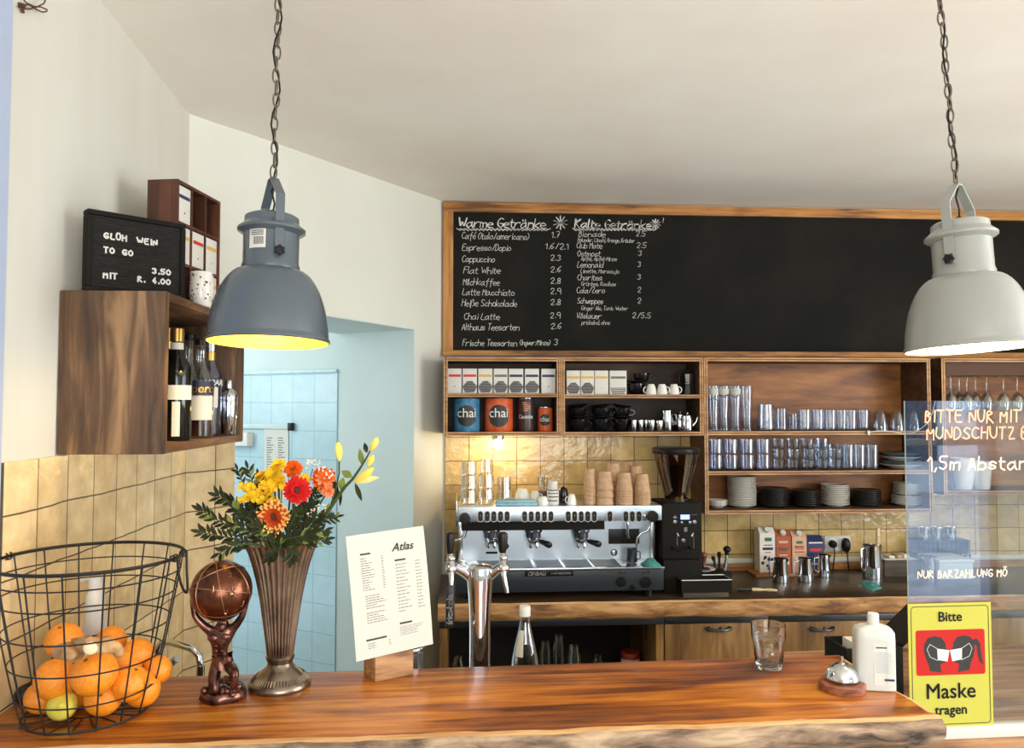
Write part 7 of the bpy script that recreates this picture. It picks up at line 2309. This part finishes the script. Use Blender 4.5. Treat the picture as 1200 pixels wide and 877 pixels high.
MB().lathe([(13 * kh, zh0), (13.5 * kh, zh0 + .004), (17 * kh, zh0 + 16 * kh), (22 * kh, zh0 + 33 * kh), (26 * kh, zh1 - .002), (25.4 * kh, zh1 - .002), (21.4 * kh, zh0 + 33 * kh), (16.4 * kh, zh0 + 16 * kh), (12.6 * kh, zh0 + .004), (13 * kh, zh0)], 36, c=(gc_, yh, 0)).build('hopper', 'hopper', gd_, world=True)
M['beans'] = mottled('coffee_beans', (34, 20, 12), (66, 42, 26), 90, .5, bs=1.0)
MB().lathe([(0, zh0 + .003), (12.4 * kh, zh0 + .005), (16 * kh, zh0 + 16 * kh), (20.8 * kh, zh0 + 33 * kh), (21.5 * kh, zh0 + 36 * kh), (0, zh0 + 39 * kh)], 30, c=(gc_, yh, 0)).build('beans', 'beans', gd_, world=True)
MB().lathe([(0, zh1 - .002), (27.5 * kh, zh1 - .002), (28 * kh, zh1 + .002), (28 * kh, zh1 + 5 * kh), (26 * kh, zh1 + 6.5 * kh), (0, zh1 + 7 * kh)], 36, c=(gc_, yh, 0)).build('hopper_lid', 'black', gd_, world=True)
MB().box(at(797.5, 606, YG).x, at(808, 606, YG).x, YG - .0015, YG + .001, at(800, 609, YG).z, at(800, 603.5, YG).z).build('display', mat('lcd_glow', (150, 170, 255), .4, emit=(120, 150, 255), es=2.2), gd_, smooth=0, world=True)
q = MB()
for (px, py, r_) in ((791, 612, 2.2), (799, 612.7, 1.4), (808.7, 612.6, 1.8), (814, 612, 2.3), (801, 634, 2.4)):
    p = at(px, py, YG); q.lathe([(0, 0), (r_ * kh, 0), (r_ * kh, .002), (0, .003)], 14, c=(p.x, YG, p.z), axis=ax)
p = at(791, 606, YG); q.prism([Vector((p.x - .010, YG, p.z - .006)), Vector((p.x + .010, YG, p.z - .006)), Vector((p.x, YG, p.z + .008))], (0, -.001, 0), (0, .001, 0))
p0, p1 = at(801.5, 618, YG), at(805.5, 623.5, YG); q.box(p0.x, p1.x, YG - .001, YG + .001, p1.z, p0.z)
for (px, a, b) in ((793, 625, 640), (812.5, 625, 643)):
    q.tube([at(px, a, YG - .001), at(px + .3, (a + b) / 2, YG - .001), at(px + .5, b, YG - .002)], .0016, 6); q.tube([at(px, a, YG - .001), at(px + (2 if px < 800 else -2), a + 4, YG - .001)], .004, 6)
q.build('buttons', 'steel', gd_, world=True)
p = at(812, 603.5, YG); q = MB().box(p.x - .008, p.x + .022, YG - .001, YG + .001, p.z - .001, p.z + .001); q.build('marking', 'ink_soft', gd_, smooth=0, world=True)
q = MB(); q.tube([(gc_ - .05, YG - .0, zb1_ + .06), (gc_ - .05, YG - .045, zb1_ + .05), (gc_ - .02, YG - .05, zb1_ + .048)], .004, 8); q.tube([(gc_ + .03, YG, zb1_ + .06), (gc_ + .03, YG - .045, zb1_ + .05), (gc_ + .0, YG - .05, zb1_ + .048)], .004, 8)
q.build('fork', 'black', gd_, world=True)

# ================================================================== knock box, riser, tamper and tools
YK = YC + .045
zr1 = at(826, 681, YK).z
kx0, kx1 = at(799, 685, YK).x, at(857.5, 685, YK).x
kb = thing('knock_box', 'black knock-out box with a steel rim on the front edge of the worktop', 'knock box', ((kx0 + kx1) / 2, YK + .06, CZ))
q = MB(); dpt = .105; tk = .006
q.box(kx0, kx1, YK, YK + tk, CZ + .03, zr1); q.box(kx0, kx1, YK + dpt - tk, YK + dpt, CZ + .03, zr1); q.box(kx0, kx0 + tk, YK + tk, YK + dpt - tk, CZ + .03, zr1); q.box(kx1 - tk, kx1, YK + tk, YK + dpt - tk, CZ + .03, zr1); q.box(kx0, kx1, YK, YK + dpt, CZ + .024, CZ + .030)
q.build('bin', 'black_matt', kb, smooth=0, world=True)
M['dark_oak'] = wood('dark_oak', (52, 44, 32), (74, 62, 44), (92, 78, 56), 'X', 2, .6)
MB().box(kx0 + .008, kx1 - .012, YK + .006, YK + dpt - .004, CZ, CZ + .0235, bev=.002).build('base', 'dark_oak', kb, world=True)
q = MB()
for pts in (((kx0, YK), (kx1, YK)), ((kx0, YK + dpt), (kx1, YK + dpt)), ((kx0, YK), (kx0, YK + dpt)), ((kx1, YK), (kx1, YK + dpt))):
    q.tube([(pts[0][0], pts[0][1], zr1 + .003), (pts[1][0], pts[1][1], zr1 + .003)], .0036, 8)
q.build('rim', 'steel', kb, world=True)
MB().tube([(kx0 + .01, YK + dpt * .5, zr1 - .012), (kx1 - .01, YK + dpt * .5, zr1 - .012)], .009, 12).build('knock_bar', 'black', kb, world=True)
YR = YK + dpt + .035
zrz = at(825, 669.5, YR + .055).z
rx0, rx1 = at(807, 680, YR).x, at(858, 680, YR).x
tag(MB().box(rx0, rx1, YR, YR + .12, CZ, zrz, bev=.004).build('riser_box', 'black_matt', world=True), 'low black box behind the knock box carrying the tamper saucer', 'box')
yy = YR + .05; kk = yy / FPX
x = at(824, 668, yy).x
saucer_obj('white saucer under the brown-handled tamper beside the grinder', x, yy, zrz + .0005, 14.5 * kk, 'porcelain')
tpr = thing('tamper', 'coffee tamper with a reddish brown wooden handle on a white saucer', 'tamper', (x + .003, yy, zrz + .0065))
MB().lathe([(0, 0), (.029, 0), (.030, .002), (.030, .010), (.012, .015), (.010, .022), (0, .022)], 28).build('foot', 'dark_steel', tpr)
M['tamper_wood'] = mat('reddish_tamper_wood', (104, 50, 34), .35)
MB().lathe([(0, .022), (.011, .022), (.0095, .034), (.013, .050), (.0165, .066), (.0165, .076), (.012, .083), (0, .085)], 24).build('handle', 'tamper_wood', tpr)
for (px, py1, r_, lab, dx) in ((837, 652, .0085, 'short dark-handled tool leaning left in the tool group on the riser', -.012), (843, 647, .0085, 'dark upright tool in the middle of the tool group on the riser', 0), ):
    y = YR + .085; x = at(px, 668, y).x
    t = thing('barista_tool', lab, 'tool', (x - dx * .5, y, zrz))
    zz = at(px, py1, y).z - zrz
    MB().tube([(0, 0, 0), (dx * .3, 0, zz * .5), (dx * .6, 0, zz * .72)], [.006, .006, .007], 10).build('shaft', 'dark_steel', t)
    MB().tube([(dx * .6, 0, zz * .70), (dx * .8, 0, zz * .86), (dx, 0, zz)], [.008, .0105, .008], 12).build('handle', 'black', t)
y = YR + .06; x = at(851, 676, y).x
t = thing('barista_tool', 'round black-knobbed steel brush standing behind the knock box rim', 'tool', (x, y, zrz))
zz = at(852, 640, y).z - zrz
MB().tube([(-.008, -.0, 0.0), (0.0, 0, zz * .35), (.006, 0, zz * .68)], [.009, .0085, .007], 12).build('shaft', 'steel', t)
MB().tube([(.004, 0, zz * .64), (.006, 0, zz * .72)], [.010, .012], 14).build('ferrule', 'black', t)
MB().ball((.006, 0, zz * .86), .019, seg=18, sc=(1, 1, .85)).build('knob', 'black', t)
# pastry brush
p0, p1 = onz(864, 693, CZ), onz(911, 694.5, CZ)
v = p1 - p0; rz_ = math.atan2(v.y, v.x); L_ = v.length
t = thing('pastry_brush', 'small brush with a pale wooden handle lying on the worktop edge', 'brush', (p0.x, p0.y, CZ + .0095), rz_)
MB().tube([(0, 0, -.001), (.02, 0, 0), (L_ * .38, 0, 0)], [.0075, .0085, .007], 12).build('bristles', 'machine_dark', t)
M['pale_wood'] = wood('pale_beech', (190, 160, 116), (222, 196, 150), (234, 212, 170), 'X', 3, .5)
MB().tube([(L_ * .37, 0, 0), (L_ * .45, 0, 0), (L_ * .6, 0, 0), (L_ * .66, 0, 0), (L_ * .70, 0, 0), (L_ * .85, 0, 0), (L_, 0, -.001)], [.0085, .0085, .0075, .005, .007, .0075, .005], 14).build('handle', 'pale_wood', t)

# ================================================================== cartons, pitchers, socket
YCt = YW - .14
tr_ = MB(); a, b = at(882, 676, YCt).x, at(968, 676, YCt).x
tr_.box(a, b, YCt - .045, YCt + .085, CZ, CZ + .014, bev=.003)
tag(tr_.build('wooden_board', 'frame_wood', world=True), 'thin wooden board under the row of drink cartons', 'board')
M['carton_or'] = mat('carton_orange_brown', (172, 84, 40), .5); M['carton_pe'] = mat('carton_peach', (214, 168, 134), .5); M['carton_bl'] = mat('carton_blue', (40, 52, 92), .5); M['carton_wh'] = mat('carton_white', (226, 220, 210), .5)
M['green_print'] = mat('green_print', (62, 104, 62), .6)
def carton(label, pxa, pxb, pyt, paint, deco, cap=True, dpth=.075, words=None):
    k_ = YCt / FPX; x0, x1 = at(pxa, 650, YCt).x, at(pxb, 650, YCt).x; w_ = x1 - x0
    h_ = at((pxa + pxb) / 2, pyt, YCt).z - CZ - .0145
    t = thing('drink_carton', label, 'carton', ((x0 + x1) / 2, YCt, CZ + .0146), 0, 'drink cartons on the worktop')
    q = MB(); hb_ = h_ * .86
    f = [(-w_ / 2, 0, 0), (w_ / 2, 0, 0), (w_ / 2, dpth, 0), (-w_ / 2, dpth, 0)]
    b_ = [q.bm.verts.new(v) for v in f]; m_ = [q.bm.verts.new((x, y, hb_)) for x, y, _ in f]
    tt = [q.bm.verts.new((x, dpth * (.34 if y == 0 else .66), h_)) for x, y, _ in f]
    q.bm.faces.new(b_[::-1])
    for A_, B_ in ((b_, m_), (m_, tt)):
        for k in range(4): q.bm.faces.new((A_[k], A_[(k + 1) % 4], B_[(k + 1) % 4], B_[k]))
    q.bm.faces.new(tt)
    q.build('box', paint, t, smooth=0)
    if cap:
        n_ = Vector((0, -(h_ - hb_), dpth * .34)).normalized()
        rot = frame_to(n_); c = Vector((0, dpth * .17, (hb_ + h_) / 2))
        MB().lathe([(0, -.002), (.015, -.002), (.015, .013), (.013, .016), (0, .016)], 18, c=c, axis=rot, rib=(18, .03)).build('cap', 'white', t)
    q = MB(); mats = []
    for (x0_, x1_, z0_, z1_, mm) in deco:
        if mm not in mats: mats.append(mm)
        q.poly([(x0_ * w_, -.0007, z0_ * h_), (x1_ * w_, -.0007, z0_ * h_), (x1_ * w_, -.0007, z1_ * h_), (x0_ * w_, -.0007, z1_ * h_)], mats.index(mm))
    q.build('print', mats, t, smooth=0)
    if words:
        for (bd_, sz, z, mm) in words:
            MB().add(text_mesh(bd_, sz, .0003, align='CENTER'), face_mtx((0, -.0013, z * h_), (1, 0, 0), (0, 0, 1))).build('lettering', mm, t, smooth=0, fix=False)
    return t, w_, h_
t, w_, h_ = carton('white drink carton with a green mark, tallest at the left of the carton row', 890.5, 908.5, 619, 'carton_wh', [(-.18, .28, .70, .78, 'green_print'), (-.25, .3, .60, .62, 'ink'), (-.32, .36, .50, .56, 'ink'), (-.15, .2, .44, .46, 'red')])
q = MB(); rr = random.Random(5)
for k in range(9):
    cx, cz, r_ = rr.uniform(-.34, .34) * w_, rr.uniform(.08, .36) * h_, rr.uniform(.05, .12) * w_
    q.poly([(cx + r_ * math.cos(a * PI / 5), -.0009, cz + r_ * math.sin(a * PI / 5)) for a in range(10)])
q.build('berry_picture', 'ink', t, smooth=0)
carton('orange-brown oat drink carton second in the row', 909.5, 927, 622.5, 'carton_or', [(-.3, .3, .70, .76, 'carton_pe'), (-.38, .36, .18, .34, 'carton_wh'), (-.28, .26, .40, .42, 'carton_wh')], words=[('Hafer', .026, .52, 'chalk')])
carton('peach-coloured drink carton third in the row', 928.5, 945.5, 623.5, 'carton_pe', [(-.22, .22, .70, .77, 'green_print'), (-.34, .34, .56, .58, 'red'), (-.34, .34, .48, .51, 'carton_or'), (-.28, .28, .30, .38, 'carton_wh')], words=[('Barista', .017, .60, 'red')])
carton('low dark blue milk carton at the right end of the row', 946.5, 965.5, 629, 'carton_bl', [(-.42, .42, .80, .84, 'carton_wh'), (-.36, .36, .58, .66, 'red'), (-.40, .40, .20, .24, 'carton_wh')], False, words=[('H-BIO', .026, .38, 'chalk')])
def pitcher(label, px, pyb, r_px, h_px, hs=-1):
    p = onz(px, pyb, CZ); k_ = p.y / FPX; y = p.y + r_px * k_
    k_ = y / FPX; x = at(px, pyb, y).x; r_ = r_px * k_; h_ = h_px * k_
    t = thing('milk_pitcher', label, 'pitcher', (x, y, CZ + .0003), 0, 'steel milk pitchers')
    MB().lathe([(0, 0), (r_ * .96, 0), (r_, .004), (r_ * .98, h_ * .35), (r_ * .84, h_ * .75), (r_ * .88, h_), (r_ * .83, h_), (r_ * .79, h_ * .75), (r_ * .92, h_ * .35), (r_ * .92, .005), (0, .004)], 30).build('body', 'chrome', t)
    MB().tube([(hs * r_ * .84, -.006, h_ * .88), (hs * (r_ + .020), -.012, h_ * .86), (hs * (r_ + .022), -.013, h_ * .35), (hs * r_ * .96, -.006, h_ * .22)], .0038, 8).build('handle', 'steel', t)
    a = -.9; c, s_ = math.cos(a), math.sin(a)
    q = MB(); q.prism([Vector((r_ * .80 * c - .010 * s_, r_ * .80 * s_ + .010 * c, h_)), Vector((r_ * .80 * c + .010 * s_, r_ * .80 * s_ - .010 * c, h_)), Vector((r_ * 1.12 * c, r_ * 1.12 * s_, h_ + .003))], (0, 0, -.012), (0, 0, .001)); q.build('spout', 'chrome', t)
    return t
pitcher('steel milk pitcher before the white and orange cartons', 915, 685, 9.5, 28.5)
pitcher('steel milk pitcher in the middle, before the peach carton', 944, 684, 9.5, 28)
pitcher('steel milk pitcher set back before the dark blue carton', 965.5, 678.5, 8, 27)
# socket with two plugs
p = at(981, 636.5, YW - .012)
so = thing('wall_socket', 'white double wall socket on the tiles behind the pitchers', 'socket', (p.x, YW - .0085, p.z))
k_ = YW / FPX
MB().box(-16 * k_, 16 * k_, -.012, 0, -9 * k_, 9 * k_, bev=.004).build('plate', 'white', so)
q = MB()
for dx in (-7.5, 8.5): q.lathe([(0, 0), (6.5 * k_, 0), (6.8 * k_, .0015), (6.2 * k_, .002), (0, .001)], 24, c=(dx * k_, -.012, 0), axis=ax)
q.build('socket_rings', 'porcelain', so)
def plug(label, dx, dz, w_, h_, path):
    t = thing('plug', label, 'plug', so.location + Vector((dx * k_, -.0135, dz * k_)))
    MB().lathe([(0, 0), (w_ * k_ * .5, 0), (w_ * k_ * .5, .020), (w_ * k_ * .36, .028), (0, .030)], 18, axis=ax @ Matrix.Diagonal(Vector((1, h_ / w_, 1)))).build('body', 'black', t)
    MB().tube(path, .0035, 8).build('cord', 'black', t)
plug('round black plug in the left half of the double socket', -7.5, -.5, 9, 9, [(0, -.022, -.01), (.002, -.026, -.05), (-.004, -.024, -.10), (-.006, -.020, -.14)])
plug('tall black plug in the right half of the double socket', 8.5, -2, 10, 17, [(0, -.022, -.03), (.001, -.028, -.08), (.004, -.030, -.13), (.02, -.03, -.165), (.05, -.035, -.168)])
# big steel pitcher with a knife
p = onz(1022.5, 680, CZ); y = p.y + .05; k_ = y / FPX
t = thing('steel_pitcher', 'big steel pitcher holding a knife on the back worktop', 'pitcher', (at(1022.5, 670, y).x, y, CZ + .0003))
r_ = 12 * k_; h_ = 39 * k_
MB().lathe([(0, 0), (r_ * .98, 0), (r_, .004), (r_ * .99, h_ * .4), (r_ * .86, h_ * .8), (r_ * .90, h_), (r_ * .86, h_), (r_ * .82, h_ * .8), (r_ * .95, h_ * .4), (r_ * .95, .006), (0, .005)], 36).build('body', 'chrome', t)
MB().tube([(-r_ * .85, -.01, h_ * .92), (-r_ - .018, -.02, h_ * .9), (-r_ - .018, -.02, h_ * .35), (-r_ * .98, -.01, h_ * .22)], .0045, 8).build('handle', 'chrome', t)
a = t.location + Vector((r_ * .35, -.01, .02)); b = at(1029, 619, y)
kn = thing('table_knife', 'knife with a pale handle sticking up out of the big steel pitcher', 'knife', a)
d = b - a
q = MB(); q.prism([Vector((-.008, 0, 0)), Vector((.008, 0, 0)), Vector((.008, .0015, 0)), Vector((-.008, .0015, 0))], (0, 0, 0), d * .62); q.build('blade', 'steel', kn)
q = MB(); q.tube([d * .60, d * .66, d * .85, d], [.008, .0095, .010, .007], 12); q.build('handle', 'pale_wood', kn)
# dark wooden box with napkins
yb = YW - .22
p = at(1037, 683, yb); x1_ = at(1079, 683, yb).x; zb2 = at(1050, 656, yb).z
nb = thing('napkin_box', 'dark wooden box with papers on top, beside the big steel pitcher', 'box', ((p.x + x1_) / 2, yb + .07, CZ))
MB().box(p.x, x1_, yb, yb + .13, CZ, zb2, bev=.003).build('body', 'dark_oak', nb, world=True)
q = MB(); q.box(p.x - .006, x1_ - .02, yb - .012, yb + .11, zb2 + .0004, zb2 + .004); q.build('top_board', 'white', nb, smooth=0, world=True)
for i, (px, w_) in enumerate(((1043, .03), (1052, .026), (1060, .026))):
    x = at(px, 653, yb + .03).x
    tag(MB().box(x - w_ / 2, x + w_ / 2, yb + .01, yb + .07, zb2 + .0045, zb2 + .0045 + .012 + .003 * i, bev=.003).build('paper_bundle', 'kraft' if i == 1 else 'label_cream', world=True), ('small cream paper bundle at the left on the dark wooden box', 'small kraft paper bundle in the middle on the dark wooden box', 'small cream paper bundle at the right on the dark wooden box')[i], 'paper bundle')
# behind the screen
yb = YW - .24; k_ = yb / FPX
t = thing('storage_canister', 'steel lidded canister behind the handwriting on the clear screen', 'canister', (at(1089, 680, yb).x, yb, CZ))
MB().lathe([(0, 0), (8.4 * k_, 0), (8.6 * k_, .003), (8.6 * k_, 23 * k_), (0, 23 * k_)], 30).build('body', 'steel', t)
MB().lathe([(0, 23 * k_), (9 * k_, 23 * k_), (9 * k_, 25 * k_), (0, 25.6 * k_)], 30).build('lid', 'chrome', t)
yb = YW - .30; a, b = at(1100, 680, yb).x, at(1142, 680, yb).x
t = thing('white_container', 'white boxy container with a lid behind the clear screen', 'container', ((a + b) / 2, yb + .09, CZ))
z2 = at(1120, 656, yb).z
MB().box(a + .004, b - .004, yb, yb + .18, CZ, z2 - .016, bev=.006).build('body', 'blue_paint', t, world=True)
MB().box(a, b, yb - .005, yb + .185, z2 - .0155, z2, bev=.004).build('lid', 'white', t, world=True)
yb = YW - .16
t = thing('dish_rack', 'dark dish rack with cutlery cups standing behind the white container', 'dish rack', (at(1105, 640, YW - .09).x, YW - .065, CZ))
q = MB()
for i in range(12): q.tube([(-.14 + .025 * i, -.045, .0), (-.14 + .025 * i, -.045, .16), (-.14 + .025 * i, .04, .16), (-.14 + .025 * i, .04, .0)], .0025, 6)
for y_, z_ in ((-.045, .004), (-.045, .16), (.04, .16), (.04, .004), (-.045, .08)): q.tube([(-.145, y_, z_), (.14, y_, z_)], .003, 6)
q.build('wire_frame', 'black', t)
MB().box(-.14, .135, -.042, .037, .085, .165, bev=.008).build('basket', 'black', t)
for i, dx in enumerate((-.09, -.02, .06)):
    tag(MB().lathe([(0, 0), (.026, 0), (.032, .05), (.032, .06), (.029, .06), (.024, .004), (0, .004)], 20).build('steel_cup', 'chrome', loc=(t.location.x + dx, t.location.y, CZ + .1656)), ('steel cup at the left on the dark dish rack', 'steel cup in the middle on the dark dish rack', 'steel cup at the right on the dark dish rack')[i], 'cup')

# ================================================================== inside the open base unit
GO = 'glassware in the open base unit'
yo = YC + .16; k_ = yo / FPX
for (px, r_, h_, off, lab) in ((537, 7, 0.34, .05, 'glass jar standing beside the left post of the open base unit'), (639, 7.5, .30, .10, 'glass jar behind the water bottle in the open base unit'), (655, 7.5, .34, .10, 'taller glass jar in the middle of the open base unit'),
                               (673, 8, .30, .02, 'glass jar at the front right of the tall jar in the open base unit'), (700, 6, .26, .10, 'low glass jar toward the right of the open base unit')):
    y = yo + off; x = at(px, 760, y).x; k_ = y / FPX
    h2 = max(.08, at(px, (770, 752, 745, 757, 768)[(537, 639, 655, 673, 700).index(px)], y).z - SZ)
    t = MB().lathe([(0, 0), (r_ * .95 * k_, 0), (r_ * k_, .004), (r_ * k_, h2 * .8), (r_ * .75 * k_, h2 * .9), (r_ * .75 * k_, h2), (r_ * .68 * k_, h2), (r_ * .68 * k_, h2 * .9), (r_ * .92 * k_, h2 * .78), (r_ * .92 * k_, .008), (0, .008)], 26).build('glass_jar', 'glass', None, smooth=50, loc=(x, y, SZ + .0004))
    tag(t, lab, 'jar', GO)
y = YC + .30; k_ = y / FPX
M['red_dark'] = mat('dull_red_lid', (150, 44, 34), .5)
t = thing('red_lidded_jar', 'cream jar with a red lid at the right of the open base unit', 'jar', (at(738.5, 770, y).x, y, SZ + .0004))
zz = at(738, 770, y).z - SZ
MB().lathe([(0, 0), (10.4 * k_, 0), (11 * k_, .004), (11 * k_, zz - .002), (0, zz - .002)], 28).build('body', 'label_cream', t)
MB().lathe([(0, zz - .002), (11.4 * k_, zz - .002), (11.4 * k_, zz + .022), (10.6 * k_, zz + .026), (0, zz + .026)], 28).build('lid', 'red_dark', t)
